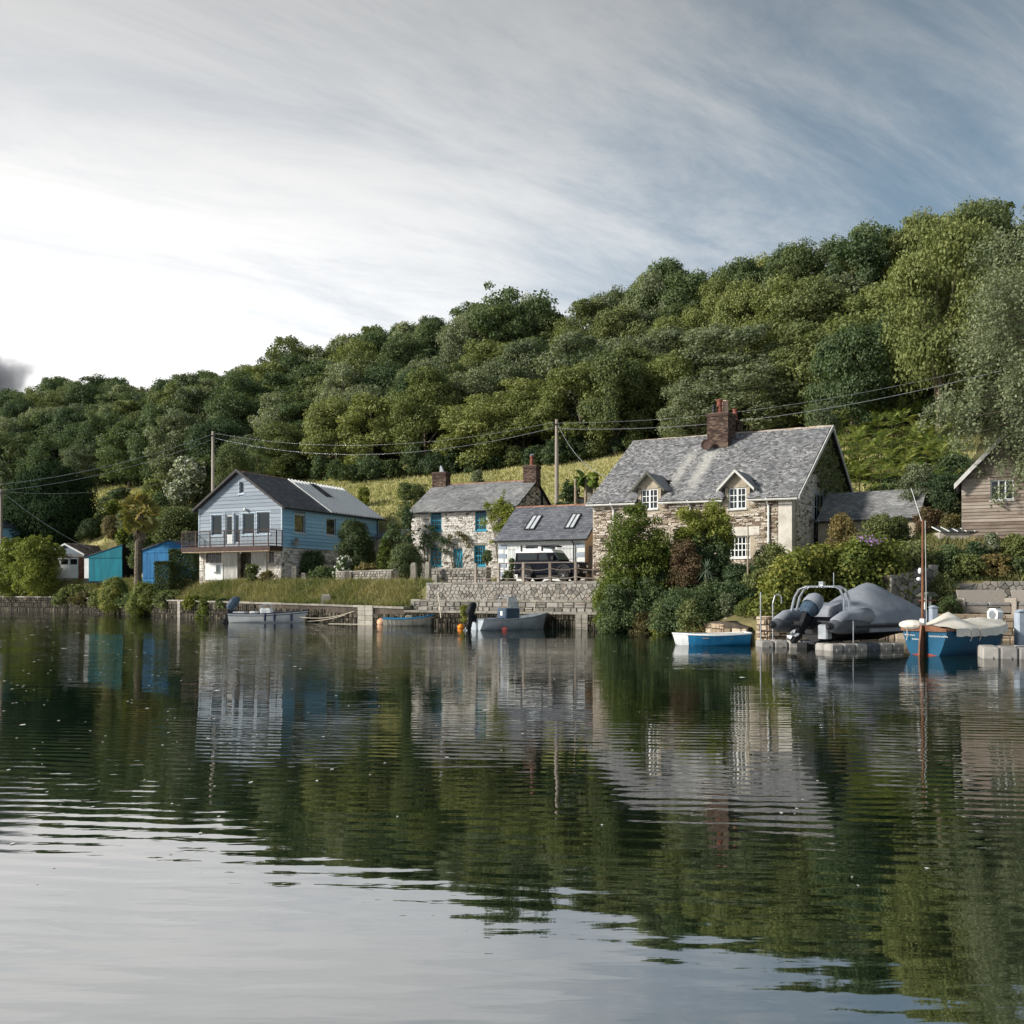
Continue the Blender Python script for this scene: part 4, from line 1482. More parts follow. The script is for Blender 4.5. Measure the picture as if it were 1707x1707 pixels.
# rear wing peeping out behind the gable
mb = MB()
mb.poly([(0.1, 8.2, 0), (2.6, 8.2, 0), (2.6, 8.2, zeB + .2), (1.35, 8.2, zeB + 1.5), (.1, 8.2, zeB + .2)])
mb.prism([(.0, 8.0, zeB + .1), (1.35, 8.0, zeB + 1.6), (2.75, 8.0, zeB + .1), (2.6, 8.0, zeB + .05), (1.35, 8.0, zeB + 1.42), (.15, 8.0, zeB + .05)], (0, 3, 0))
wg = mb.build("rear_wing", M["slate_new"], hB)
ridge_tiles(wg, (1.35, 7.95, zeB + 1.62), (1.35, 11, zeB + 1.62), "ridge_clay")

# ---- the garage with skylights
Gc = Bld(975, 63, 25, 2.7)
hG = Gc.thing("white_garage", "low white garage with two skylights in its grey slate roof", "garage")
WG, LG = 6.3, 6.7
zeG, zrG = 2.88, 5.25
yG = 3.35
gx_ = lambda c: Gc.fx(640 + .2344 * c)
hg = [(gx_(1008), gx_(1100), 2.05, 2.55), (gx_(1128), gx_(1224), 2.05, 2.55)]
mb = MB()
wall(mb, "x", 0, -WG, 0, -.5, zeG, hg, .25)
mb.quad((-WG, 0, -.5), (-WG, LG, -.5), (-WG, LG, zeG), (-WG, 0, zeG))
mb.poly([(-WG, 0, zeG), (-WG, LG, zeG), (-WG, yG, zrG)])
mb.quad((-WG, LG, -.5), (0, LG, -.5), (0, LG, zeG), (-WG, LG, zeG))
mb.quad((-WG, .8, -.5), (0, .8, -.5), (0, .8, zeG), (-WG, .8, zeG))
mb.build("wall", M["white_paint"], hG)
mb = MB()
mb.poly([(0, 0.003, -.5), (0, LG, -.5), (0, LG, zeG), (0, yG, zrG), (0, 0.003, zeG)])
mb.build("gable_wall", M["render_pink"], hG)
for h in hg:
    window(hG, "x", 0, *h, frame="white_frame", nx=1, nz=1, recess=.06, glass="glass_sky")
for (xa, xb) in ((-WG, -WG + .62), (-.62, 0.0)):
    for k in range(9):
        z0_ = 0.05 + k * .31
        wq = .62 if k % 2 else .42
        x0_, x1_ = (xa, xa + wq) if xa < -3 else (xb - wq, xb + .012)
        MB().bevbox(x0_, x1_, -.035, .01, z0_ + .01, z0_ + .3, .008).build("quoin", M["quoin_blue" if k % 2 else "white_frame"], hG)
mb = MB()
for zt_ in (.75, 1.5, 2.2):
    mb.tube([(-WG + .7, -.06, zt_), (gx_(1000), -.06, zt_)], .008, 4)
    mb.tube([(gx_(1232), -.06, zt_), (-.7, -.06, zt_)], .008, 4)
for k in range(5):
    mb.tube([(-WG + .8 + k * .32, -.06, .5), (-WG + .8 + k * .32, -.06, 2.5)], .008, 4)
    mb.tube([(gx_(1240) + k * .2, -.06, .9), (gx_(1240) + k * .2, -.06, 2.5)], .008, 4)
mb.build("trellis_wire", M["iron"], hG, kind="stuff")
rsG = (zrG - zeG) / yG
ogl, ogr, kG = .2, .25, .3
rf = MB()
roof_slab(rf, (-WG - ogl, -kG, zeG - kG * rsG + .1), (WG + ogl + ogr, 0, 0), (0, yG + kG, (yG + kG) * rsG), .1)
roof_slab(rf, (-WG - ogl, LG + kG, zeG - kG * rsG + .1), (WG + ogl + ogr, 0, 0), (0, -yG - kG, (yG + kG) * rsG), .1)
roofG = rf.build("roof", M["fascia_dark"], hG)
mb = MB()
slates(mb, (-WG - ogl, -kG - .02, zeG - kG * rsG + .105), (WG + ogl + ogr, 0, 0), (0, yG + kG, (yG + kG) * rsG), .3, .235, proud=.03)
mb.build("slate_course", M["slate_new"], roofG, kind="stuff")
ridge_tiles(roofG, (-WG - ogl, yG, zrG + .12), (ogr, yG, zrG + .12), "ridge_clay", r=.11)
Vg = Vector((0, yG + kG, (yG + kG) * rsG))
ng = Vector((1, 0, 0)).cross(Vg).normalized()
for (cl_, cr_, lab) in ((995, 1068, "left skylight"), (1280, 1350, "right skylight")):
    f0, f1 = 0.28, 0.70
    yb = -kG + (yG + kG) * f0
    xa, xb = Gc.fx(640 + .2344 * cl_, yb), Gc.fx(640 + .2344 * cr_, yb)
    b0 = Vector((0, -kG, zeG - kG * rsG + .13)) + Vg * f0
    mb = MB()
    fw_ = .07
    Vq = Vg * (f1 - f0)
    vh = Vq.normalized() * fw_
    for (p, q, u0, u1) in ((xa, xa + fw_, Vector(), Vq), (xb - fw_, xb, Vector(), Vq), (xa + fw_, xb - fw_, Vector(), vh), (xa + fw_, xb - fw_, Vq - vh, Vq), ((xa + xb) / 2 - .03, (xa + xb) / 2 + .03, vh, Vq - vh)):
        mb.prism([b0 + Vector((p, 0, 0)) + u0, b0 + Vector((q, 0, 0)) + u0, b0 + Vector((q, 0, 0)) + u1, b0 + Vector((p, 0, 0)) + u1], ng * .1)
    fo = mb.build("skylight", M["fascia_dark"], roofG, label=lab)
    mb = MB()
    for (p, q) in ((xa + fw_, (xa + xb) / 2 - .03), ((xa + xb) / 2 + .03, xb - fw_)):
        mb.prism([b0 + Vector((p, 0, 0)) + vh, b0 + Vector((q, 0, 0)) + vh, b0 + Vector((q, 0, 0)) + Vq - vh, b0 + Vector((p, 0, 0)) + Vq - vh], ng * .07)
        mb.build("pane", M["skylight_sky_tint"], fo)
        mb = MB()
mb = MB()
mb.tube([(-WG - ogl, -kG - .06, zeG - .14), (ogr, -kG - .06, zeG - .14)], .06, 8)
mb.tube([(gx_(1352), -kG - .05, zeG - .18), (gx_(1352), -.09, zeG - .4), (gx_(1352), -.09, 0)], .045, 8)
mb.build("gutter", M["iron"], hG)
# timber gate beside the garage
gp = [Gc.world(0.15, .3), Gc.world(2.0, .3)]
gt_ = thing("timber_fence", "upright grey boards of a fence between the garage and the big slate-roofed house", "fence", gp[0], -Gc.th)
L_ = (gp[1] - gp[0]).length
nb_ = 9
for k in range(nb_):
    x0_ = L_ * k / nb_
    MB().box(x0_ + .006, x0_ + L_ / nb_ - .006, 0, .03, -.2, 2.35 + R.uniform(-.02, .02)).build("board", M["timber_grey"], gt_)
mb = MB()
for z in (.4, 1.3, 2.0):
    mb.box(0, L_, .035, .09, z, z + .09)
mb.build("rail", M["timber_grey"], gt_)

# ---- the big slate-roofed cottage
Dc = Bld(1320, 52, 34, 3.0)
hD = Dc.thing("slate_roofed_house", "large stone house with a steep lichened slate roof, two dormers and a clustered chimney", "house")
WD = 12.3
LD = 10.2
yD = 6.1
zeD, zrD = 4.28, 8.72
lift = 0.28                              # the old roof climbs a little towards its left end
dx_ = lambda c, y=0: Dc.fx(960 + .2812 * c, y)
dzf = lambda r, x, y=0: Dc.z(640 + .2812 * r, x, y)
gw = (dx_(885), dx_(1033), dzf(1030, dx_(960)), dzf(902, dx_(960)))
d2 = (dx_(905), dx_(1010), dzf(742, dx_(957)), dzf(615, dx_(957)))
d1 = (dx_(388), dx_(486), dzf(742, dx_(437)), dzf(640, dx_(437)))
d1 = (d1[0], d1[1], d2[2] + .25, d2[3] + .25)
yb_, zb_ = LD, zeD + 1.1
hs = (Dc.sy(960 + .2812 * 1412), Dc.sy(960 + .2812 * 1470), 3.15, 4.75)
mb = MB()
wall(mb, "x", 0, -WD, 0, -.8, zeD, [gw, (d2[0], d2[1], d2[2], zeD), (d1[0], d1[1], d1[2], zeD)], .4)
arch = (Dc.sy(960 + .2812 * 1418), Dc.sy(960 + .2812 * 1468), -.2, 1.6)
wall(mb, "y", 0, 0, LD, -.8, zeD, [(hs[0], hs[1], hs[2], zeD), arch], .35)
mb.poly([(0, 0, zeD), (0, hs[0], zeD), (0, hs[0], hs[3]), (0, hs[1], hs[3]), (0, hs[1], zeD), (0, LD, zeD), (0, LD, zb_), (0, yD, zrD)])
mb.quad((-WD, 0, -.8), (-WD, LD, -.8), (-WD, LD, zeD), (-WD, 0, zeD))
mb.poly([(-WD, 0, zeD), (-WD, LD, zeD), (-WD, LD, zb_), (-WD, yD, zrD)])
mb.quad((-WD, LD, -.8), (0, LD, -.8), (0, LD, zb_), (-WD, LD, zb_))
mb.quad((-WD, 1.2, -.8), (-.6, 1.2, -.8), (-.6, 1.2, zeD + .8), (-WD, 1.2, zeD + .8))
mb.quad((-.6, 1.2, -.8), (-.6, LD, -.8), (-.6, LD, zeD), (-.6, 1.2, zeD))
mb.build("wall", M["mortar"], hD)
mb = MB()
rubble(mb, "x", 0, -WD + .02, -.75, 0.0, zeD - .12, (0.035, 0.11), (0.12, 0.5), [(gw[0] - .1, gw[1] + .1, gw[2], gw[3] + .5), (d2[0] - .15, d2[1] + .15, d2[2] - .2, 9), (d1[0] - .15, d1[1] + .15, d1[2] - .2, 9)], proud=0.05)
mb.build("rubble_facing", M["stone_slaty"], hD, kind="stuff")
mb = MB()
gD = lambda z: (0.5, LD - .03) if z < zeD else (yD * (z - zeD) / (zrD - zeD) + .1, LD - .1 - max(0, (z - zb_)) * (LD - yD) / (zrD - zb_))
rubble(mb, "y", 0, 0.5, LD - .02, 0.0, zrD - .3, (0.06, 0.16), (0.14, 0.5), [hs, (arch[0], arch[1], -1, arch[3] + .1)], proud=0.045, top=gD)
mb.build("gable_facing", M["stone_lime"], hD, kind="stuff")
mb = MB()
abox(mb, "x", 0, -.74, 0.012, -.03, .05, -.2, zeD - .1)
abox(mb, "y", 0.012, -.02, .49, -.0, .05, -.2, zeD - .1)
mb.build("corner_render", M["lime_wall"], hD)
mb = MB()
abox(mb, "x", 0, dx_(885) - .1, dx_(1090), -.06, .06, gw[3] + .01, gw[3] + .5)
mb.build("lintel", M["lime_wall"], hD)
window(hD, "x", 0, *gw, frame="white_frame", nx=6, nz=3, recess=.12, fw=.08, bar=.05)
rsD = (zrD - zeD) / yD
kD, oDl, oDr = .4, .25, .45
E0 = Vector((-WD - oDl, -kD, zeD - kD * rsD + .12 + lift))
E1 = Vector((oDr, -kD, zeD - kD * rsD + .12))
T0 = Vector((-WD - oDl - .1, yD, zrD + .12 + lift * .8))
T1 = Vector((oDr, yD, zrD + .12))
BK0 = Vector((-WD - oDl, LD + .35, zb_ + lift))
BK1 = Vector((oDr, LD + .35, zb_ - .05))
rf = MB()
vD1, vD2 = .30, .25                          # how far up the slope the dormer openings reach
def rp3(a, v):
    return (E0 + (E1 - E0) * a) * (1 - v) + (T0 + (T1 - T0) * a) * v
def aD(x):
    return (x - E0.x) / (E1.x - E0.x)
cutD = [(aD(d1[0] - .2), aD(d1[1] + .2), vD1), (aD(d2[0] - .2), aD(d2[1] + .2), vD2)]
edges = [0, cutD[0][0], cutD[0][1], cutD[1][0], cutD[1][1], 1]
vs_ = [0, vD1, 0, vD2, 0]
def rslab(a_, b_, c_, d_):
    nn = (b_ - a_).cross(d_ - a_).normalized()
    nn = nn if nn.z > 0 else -nn
    rf.add([a_, b_, c_, d_, a_ - nn * .1, b_ - nn * .1, c_ - nn * .1, d_ - nn * .1], [(0, 1, 2, 3), (7, 6, 5, 4), (0, 4, 5, 1), (1, 5, 6, 2), (2, 6, 7, 3), (3, 7, 4, 0)])
for k in range(5):
    rslab(rp3(edges[k], vs_[k]), rp3(edges[k + 1], vs_[k]), rp3(edges[k + 1], 1), rp3(edges[k], 1))
rslab(BK0, BK1, T1, T0)
roofD = rf.build("roof", M["fascia_dark"], hD)
M["slate_lichen"] = bpy.data.materials.new("slate_lichen")
M["slate_lichen"].use_nodes = True
t = NT(M["slate_lichen"].node_tree)
tcn = t.n("ShaderNodeTexCoord")
vec = tcn.outputs["Object"]
at_ = t.n("ShaderNodeAttribute", attribute_name="var")
n1 = t.noise(vec, 0.45, 4, .6)
n2 = t.noise(vec, 2.2, 5, .65)
n3 = t.noise(vec, 7.0, 3, .6)
fac = t.math("ADD", t.math("MULTIPLY", at_.outputs["Fac"], .36), t.math("ADD", t.math("MULTIPLY", n1, .36), t.math("MULTIPLY", n2, .38)))
base = t.ramp(fac, [(.25, S(66, 66, 68)), (.45, S(112, 113, 116)), (.62, S(146, 147, 150)), (.8, S(186, 185, 182))])
lich = t.smooth(n3, .54, .62)
base = t.mix(t.math("MULTIPLY", lich, t.smooth(n1, .40, .55)), base, (*S(64, 60, 52), 1))
# pale wash-down run below the chimney
sp = t.n("ShaderNodeSeparateXYZ")
t.l(vec, sp.inputs[0])
cxs = Dc.fx(960 + .2812 * 810, 4.5)
run = t.math("ADD", sp.outputs[0], t.math("MULTIPLY", t.noise(vec, .8, 3, .5), .8))
d_a = t.math("ABSOLUTE", t.math("SUBTRACT", run, cxs + .55))
d_b = t.math("ABSOLUTE", t.math("SUBTRACT", run, cxs - .75))
st = t.math("MAXIMUM", t.smooth(d_a, .55, .05), t.math("MULTIPLY", t.smooth(d_b, .55, .05), .8))
st = t.math("MULTIPLY", st, t.math("MULTIPLY", t.smooth(sp.outputs[1], 5.0, 3.6), t.smooth(sp.outputs[1], -.6, 1.6)))
base = t.mix(t.math("MULTIPLY", st, .55), base, (*S(206, 205, 198), 1))
p = t.n("ShaderNodeBsdfPrincipled", i_Roughness=.8)
p.inputs["Specular IOR Level"].default_value = .25
t.l(base, p.inputs["Base Color"])
o_ = t.n("ShaderNodeOutputMaterial")
t.l(p.outputs[0], o_.inputs[0])
mb = MB()
slates(mb, E0 + Vector((0, -.02, .005)), E1 - E0, ((T0 + T1) - (E0 + E1)) / 2, .20, .13, proud=.03, holes=[(c[0], c[1], -1, c[2]) for c in cutD])
mb.build("slate_course", M["slate_lichen"], roofD, kind="stuff")
ridge_tiles(roofD, T0, T1, "ridge_pale", r=.14)
mb = MB()
for (a_, b_) in ((E1, T1), (BK1, T1)):
    o1 = Vector((.03, 0, 0))
    mb.prism([a_ + o1 + Vector((0, 0, -.2)), b_ + o1 + Vector((0, 0, -.2)), b_ + o1 + Vector((0, 0, .05)), a_ + o1 + Vector((0, 0, .05))], (.06, 0, 0))
mb.build("bargeboard", M["barge_white"], roofD)


def dormer(d, lab, lz):
    a0, a1, z0, z1 = d
    am = (a0 + a1) / 2
    hw = (a1 - a0) / 2 + .2
    ap = z1 + .95
    ez = z1 + .12
    dep = lambda z: max(0.1, (z - (zeD - kD * rsD + .12 + lz)) / rsD - kD)
    mb = MB()
    P = mapper("x", -.02)
    for (p, q) in ((a0 - .2, a0), (a1, a1 + .2)):
        mb.quad(P(p, 0, z0 - .25), P(q, 0, z0 - .25), P(q, 0, ez), P(p, 0, ez))
    mb.poly([P(a0 - .2, 0, z1), P(a1 + .2, 0, z1), P(a1 + .2, 0, ez), P(am, 0, ap - .08), P(a0 - .2, 0, ez)])
    for x in (a0 - .2, a1 + .2):
        mb.poly([(x, -.02, zeD - .3), (x, -.02, ez), (x, dep(ez) + .2, ez)])
    do_ = mb.build("dormer", M["mortar"], hD, label=lab)
    mb = MB()
    for sg in (-1, 1):
        e_ = Vector((am + sg * (hw + .35), -.38, ez - .22))
        r_ = Vector((am, -.38, ap))
        back = dep(ap) + .3
        eb = dep(ez - .22) + .15
        n_ = (r_ - e_).cross(Vector((0, 1, 0))).normalized()
        n_ = n_ if n_.z > 0 else -n_
        pts = [e_, r_, r_ + Vector((0, back + .38, 0)), e_ + Vector((0, eb + .38, 0))]
        mb.add(pts + [q - n_ * .07 for q in pts], [(0, 1, 2, 3), (7, 6, 5, 4), (0, 4, 5, 1), (1, 5, 6, 2), (2, 6, 7, 3), (3, 7, 4, 0)], R.random())
    mb.build("dormer_roof", M["slate_pale"], do_)
    mb = MB()
    for sg in (-1, 1):
        e_ = Vector((am + sg * (hw + .38), -.42, ez - .38))
        r_ = Vector((am, -.42, ap - .12))
        mb.prism([e_, r_, r_ + Vector((0, 0, .17)), e_ + Vector((0, 0, .17))], (0, .05, 0))
    mb.build("bargeboard", M["barge_white" if lz < .1 else "copper_green"], do_)
    window(do_, "x", -.02, *d, frame="white_frame", nx=4, nz=3, recess=.06, fw=.07, bar=.035, sill="barge_white")
    b = MB()
    abox(b, "x", -.02, am - .05, am + .05, .05, .07, z0 + .07, z1 - .07)
    b.build("mullion", M["white_frame"], do_)


dormer(d1, "left dormer with a green-grey gable", .25)
dormer(d2, "right dormer with a white bargeboard", .06)
window(hD, "y", 0, *hs, frame="blue_trim", nx=3, nz=2, recess=.02, fw=.08, bar=.04, casing=.1)
mb = MB()
for (c, top_) in ((1146, zeD), (683, zeD + .1), (228, zeD + .2)):
    x = dx_(c)
    mb.tube([(x - .08, -kD + .02, top_ - .1), (x - .05, -kD + .05, top_ - .25), (x, -.12, top_ - .55), (x, -.12, .3)], .055, 8)
mb.build("downpipe", M["white_frame"], hD)
mb = MB()
for k in (0, 2, 4):
    mb.tube([rp3(edges[k], 0) + Vector((0, -.06, -.1)), rp3(edges[k + 1], 0) + Vector((0, -.06, -.1))], .06, 8)
mb.build("gutter", M["barge_white"], hD)
mb = MB()
mb.tube([(.1, Dc.sy(960 + .2812 * 1405), 3.0), (.1, Dc.sy(960 + .2812 * 1405), 0)], .04, 6)
mb.build("downpipe", M["iron"], hD)
# chimney: a wide stack with flashing, a second behind
xc0, xc1 = Dc.fx(960 + .2812 * 784, yD - 1.4), Dc.fx(960 + .2812 * 884, yD - 1.4)
zt_c = Dc.z(640 + .2812 * 190, xc0, yD - 1.0)
chD = brick_stack(hD, xc0, xc1 + .25, yD - 1.55, yD - .3, zrD - 1.7, zt_c, "brick_dark", label="front chimney stack with soot-dark bricks")
for (px_, t_, b_, m_, r_, yy) in ((818, 150, 195, "iron", .12, -1.35), (852, 112, 195, "pot_red", .2, -1.05), (885, 112, 195, "pot_cream", .22, -.6)):
    xx = Dc.fx(960 + .2812 * px_, yD + yy)
    pot(chD, xx, yD + yy, zt_c + .05, (b_ - t_) * .2812 * 54 / F * 1.0 + .1, m_, r_)
xe0, xe1 = Dc.fx(960 + .2812 * 912, yD + .4), Dc.fx(960 + .2812 * 968, yD + .4)
chE = brick_stack(hD, xe0, xe1, yD + .15, yD + .9, zrD - .5, zt_c - .25, "brick_dark", label="rear chimney stack with a single red pot")
pot(chE, (xe0 + xe1) / 2, yD + .5, zt_c - .2, .75, "pot_red", .17)
mb = MB()
for (x0_, x1_) in ((xc0 - .12, xc0 - .002), (xc1 + .252, xc1 + .37)):
    mb.prism([(x0_, yD - 1.75, zrD - 1.16), (x1_, yD - 1.75, zrD - 1.16), (x1_, yD - .3, zrD - .1), (x0_, yD - .3, zrD - .1)], (0, -.05, .09))
mb.build("lead_flashing", M["metal_grey"], chD)
dm = MB()
c_ = Vector((Dc.fx(1178, yD - 1.9), yD - 1.95, Dc.z(735, -4, yD - 1.9)))
dm.lathe([(.02, .05), (.2, .03), (.33, -.04), (.33, -.06), (.2, .01), (.02, .03)], c_, 16, axis="y")
dm.tube([c_, c_ + Vector((0, .35, -.1))], .02, 6)
dm.build("satellite_dish", M["rust"], chD)
# rear wing with a low slate roof, to the right of the gable
mb = MB()
mb.box(.36, 5.6, 3.6, 7.5, -.5, 3.1)
wgD = mb.build("rear_wing", M["mortar"], hD)
mb = MB()
Lw = Vector((.35, 3.3, 3.0))
Uw, Vw = Vector((5.5, 0, 0)), Vector((0, 2.1, 1.75))
roof_slab(mb, Lw, Uw, Vw, .1)
roof_slab(mb, Lw + Vector((0, 4.2, 0)), Uw, Vector((0, -2.1, 1.75)), .1)
rw = mb.build("wing_roof", M["slate_dark"], wgD)
mb = MB()
slates(mb, Lw + Vector((0, -.02, .01)), Uw, Vw, .24, .15)
slates(mb, Lw + Vector((0, 4.22, .01)), Uw, Vector((0, -2.1, 1.75)), .4, .4)
mb.build("slate_course", M["slate_pale"], wgD, kind="stuff")

# ---- the timber-clad house at the right edge
Fc = Bld(1712, 47.2, 26, 4.75)
hF_ = Fc.thing("timber_clad_house", "weathered grey timber-clad house end at the right edge, half behind the birch", "house")
WF = 3.35 * 2
fl_ = Fc.fx(1603)
cxF = fl_ + 2.75
zeF = Fc.z(803, fl_)
zrF = zeF + 2.95
rt = 2 * cxF - fl_
wF = (Fc.fx(1651), Fc.fx(1690), Fc.z(834, -1.5), Fc.z(800, -1.5))
gF = lambda z: (fl_, rt) if z < zeF else (fl_ + (z - zeF) * (cxF - fl_) / (zrF - zeF), rt - (z - zeF) * (cxF - fl_) / (zrF - zeF))
mb = MB()
wall(mb, "x", 0, fl_, rt, -.1, zeF, [wF], .2)
mb.poly([(fl_, 0, zeF), (rt, 0, zeF), (cxF, 0, zrF)])
mb.quad((fl_, 0, -.1), (fl_, 8, -.1), (fl_, 8, zeF), (fl_, 0, zeF))
mb.quad((rt, 0, -.1), (rt, 8, -.1), (rt, 8, zeF), (rt, 0, zeF))
mb.quad((fl_, 1, -.1), (rt, 1, -.1), (rt, 1, zeF), (fl_, 1, zeF))
mb.poly([(fl_, 8, -.1), (rt, 8, -.1), (rt, 8, zeF), (cxF, 8, zrF), (fl_, 8, zeF)])
mb.build("wall", M["timber_shed"], hF_)
planks(hF_, "x", 0, fl_, rt, -.1, zrF, .17, "timber_shed", [wF], gF, name="board", lap=.025)
window(hF_, "x", 0, *wF, frame="white_frame", nx=3, nz=1, recess=.05, fw=.07, bar=.06, sill="barge_white")
mb = MB()
mb.box(fl_, rt, .05, 7.9, -.9, -.12)
mb.build("plinth", M["fascia_dark"], hF_)
mb = MB()
sF = (zrF - zeF) / (cxF - fl_)
for sg, ex in ((1, fl_ - .3), (-1, rt + .3)):
    roof_slab(mb, (ex, -.5, zeF - .3 * sF + .12), (0, 8.8, 0), (sg * (cxF - fl_ + .3), 0, (cxF - fl_ + .3) * sF), .12)
roF = mb.build("roof", M["slate_dark"], hF_)
mb = MB()
for sg, ex in ((1, fl_ - .34), (-1, rt + .34)):
    a_, b_ = Vector((ex, -.54, zeF - .34 * sF - .05)), Vector((cxF, -.54, zrF - .03))
    mb.prism([a_, b_, b_ + Vector((0, 0, .27)), a_ + Vector((0, 0, .27))], (0, .07, 0))
mb.build("bargeboard", M["barge_white"], roF)

# ---- the sheds at the left
g1 = Bld(140, 106, 12, 3.55)
hg1 = g1.thing("white_gabled_garage", "small pale garage with a white gable and a brown tiled roof behind the bright bush", "garage")
wl = g1.fx(80)
zeg, zag = g1.z(925), g1.z(909)
mb = MB()
mb.box(wl, 0, 0, 7.5, -.4, zeg)
mb.build("wall", M["render_rough"], hg1)
mid = wl / 2
MB().prism([(wl + .1, -.05, zeg), (-.1, -.05, zeg), (mid, -.05, zag)], (0, 7.5, 0)).build("gable", M["blue_board"], hg1)
mb = MB()
for sg, ex in ((1, wl - .2), (-1, .2)):
    mb.prism([(ex, -.25, zeg - .1), (mid, -.25, zag + .05), (mid, -.25, zag + .25), (ex, -.25, zeg + .1)], (0, .06, 0))
mb.build("bargeboard", M["white_frame"], hg1)
mb = MB()
for sg, ex in ((1, wl - .25), (-1, .25)):
    roof_slab(mb, (ex, -.2, zeg - .05), (0, 8.2, 0), (-sg * (ex - mid) * sg, 0, zag - zeg + .3), .08)
r1 = mb.build("roof", M["fascia_dark"], hg1)
mb = MB()
slates(mb, (.27, -.2, zeg - .04), (0, 8.2, 0), (mid - .27, 0, zag - zeg + .3), .3, .3, proud=.05)
mb.build("tile_course", M["tile_brown"], r1, kind="stuff")
mb = MB()
mb.box(wl - .02, .02, -.12, -.002, zeg - .25, zeg)
mb.build("lintel", M["render_rough"], hg1)
brick_stack(hg1, -.62, -.02, -.12, .2, -.4, zeg - .26, "brick_red", name="brick_pier", cap=False)
xd0, xd1 = wl + .4, -.66
for k in range(3):
    a_, b_ = xd0 + (xd1 - xd0) * k / 3 + .02, xd0 + (xd1 - xd0) * (k + 1) / 3 - .02
    dd = MB()
    for (p, q, r0, r1_) in ((a_, b_, 0, 1.5), (a_, b_, 2.1, 2.25), (a_, a_ + .12, 1.5, 2.1), (b_ - .12, b_, 1.5, 2.1)):
        dd.box(p, q, -.06, -.003, r0, r1_)
    dr_ = dd.build("door_leaf", M["white_frame"], hg1)
    MB().box(a_ + .12, b_ - .12, -.04, -.02, 1.5, 2.1).build("pane", M["glass"], dr_)

g2 = Bld(204, 97, 8, 3.4)
hg2 = g2.thing("teal_shed", "teal boat shed with a sloping top and a black tarred side", "shed")
tl = g2.fx(141)
zl, zr_ = g2.z(930, tl), g2.z(908)
MB().add([(tl, 0, -.5), (0, 0, -.5), (0, 0, zr_), (tl, 0, zl), (tl, 6, -.5), (0, 6, -.5), (0, 6, zr_), (tl, 6, zl)], [(0, 1, 2, 3), (7, 6, 5, 4), (0, 3, 7, 4), (1, 5, 6, 2)]).build("wall", M["tar_black"], hg2)
MB().prism([(tl - .1, -.12, zl + .0), (.1, -.12, zr_ + .0), (.1, -.12, zr_ + .08), (tl - .1, -.12, zl + .08)], (0, 6.3, 0)).build("roof", M["felt_grey"], hg2)
xw = g2.fx(148.5)
zd = g2.z(930)
for k in range(11):
    a_, b_ = xw + (0 - xw) * k / 11, xw + (0 - xw) * (k + 1) / 11
    MB().box(a_ + .006, b_ - .006, -.05, -.003, -.3, zd - .05).build("board", M["teal_shed"], hg2)
zz = lambda x: zl + (zr_ - zl) * (x - tl) / (0 - tl)
MB().prism([(tl, -.06, zd), (0, -.06, zd), (0, -.06, zr_ - .02), (tl, -.06, zl - .02)], (0, .055, 0)).build("top_board", M["teal_shed"], hg2)
MB().box(tl, xw - .01, -.05, -.003, 0, zd - .04).build("pier", M["white_paint"], hg2)
for k in range(16):
    MB().box(.003, .03, .05 + k * .37, .05 + k * .37 + .35, -.3, zr_ - .05).build("board", M["tar_black"], hg2)

g3 = Bld(328, 85, 14, 3.25)
hg3 = g3.thing("blue_shed", "bright blue boat shed with a grey felt roof beside the palm", "shed")
bl_ = g3.fx(238)
bm = g3.fx(283)
zle, zap = g3.z(917, bl_), g3.z(902, bm)
MB().prism([(bl_, 0, -.5), (0, 0, -.5), (0, 0, zle), (bm, 0, zap), (bl_, 0, zle)], (0, 7, 0)).build("wall", M["blue_shed"], hg3)
mb = MB()
for ex in (bl_ - .2, .2):
    mb.prism([(ex, -.2, zle - .08), (bm, -.2, zap + .03), (bm, -.2, zap + .12), (ex, -.2, zle + .02)], (0, 7.4, 0))
mb.build("roof", M["felt_grey"], hg3)
zdb = g3.z(922, bm)
nb2 = 14
for k in range(nb2):
    a_, b_ = bl_ + .05 + (-.1 - bl_) * k / nb2, bl_ + .05 + (-.1 - bl_) * (k + 1) / nb2
    MB().box(a_ + .006, b_ - .006, -.05, -.003, 0, zdb).build("board", M["blue_shed"], hg3)
for k in range(4):
    z0_ = zdb + .05 + k * .24
    fr = lambda z: max(0.0, (z - zle) / (zap - zle)) if z > zle else 0.0
    zt2 = z0_ + .22
    if fr(zt2) < .92:
        MB().box(bl_ + (bm - bl_) * fr(zt2) + .03, bm + (0 - bm) * (1 - fr(zt2)) - .03, -.05, -.003, z0_, zt2).build("top_board", M["blue_shed"], hg3)
MB().box(bm + .1, bm + .16, -.09, -.05, 1.1, 1.4).build("handle", M["iron"], hg3)

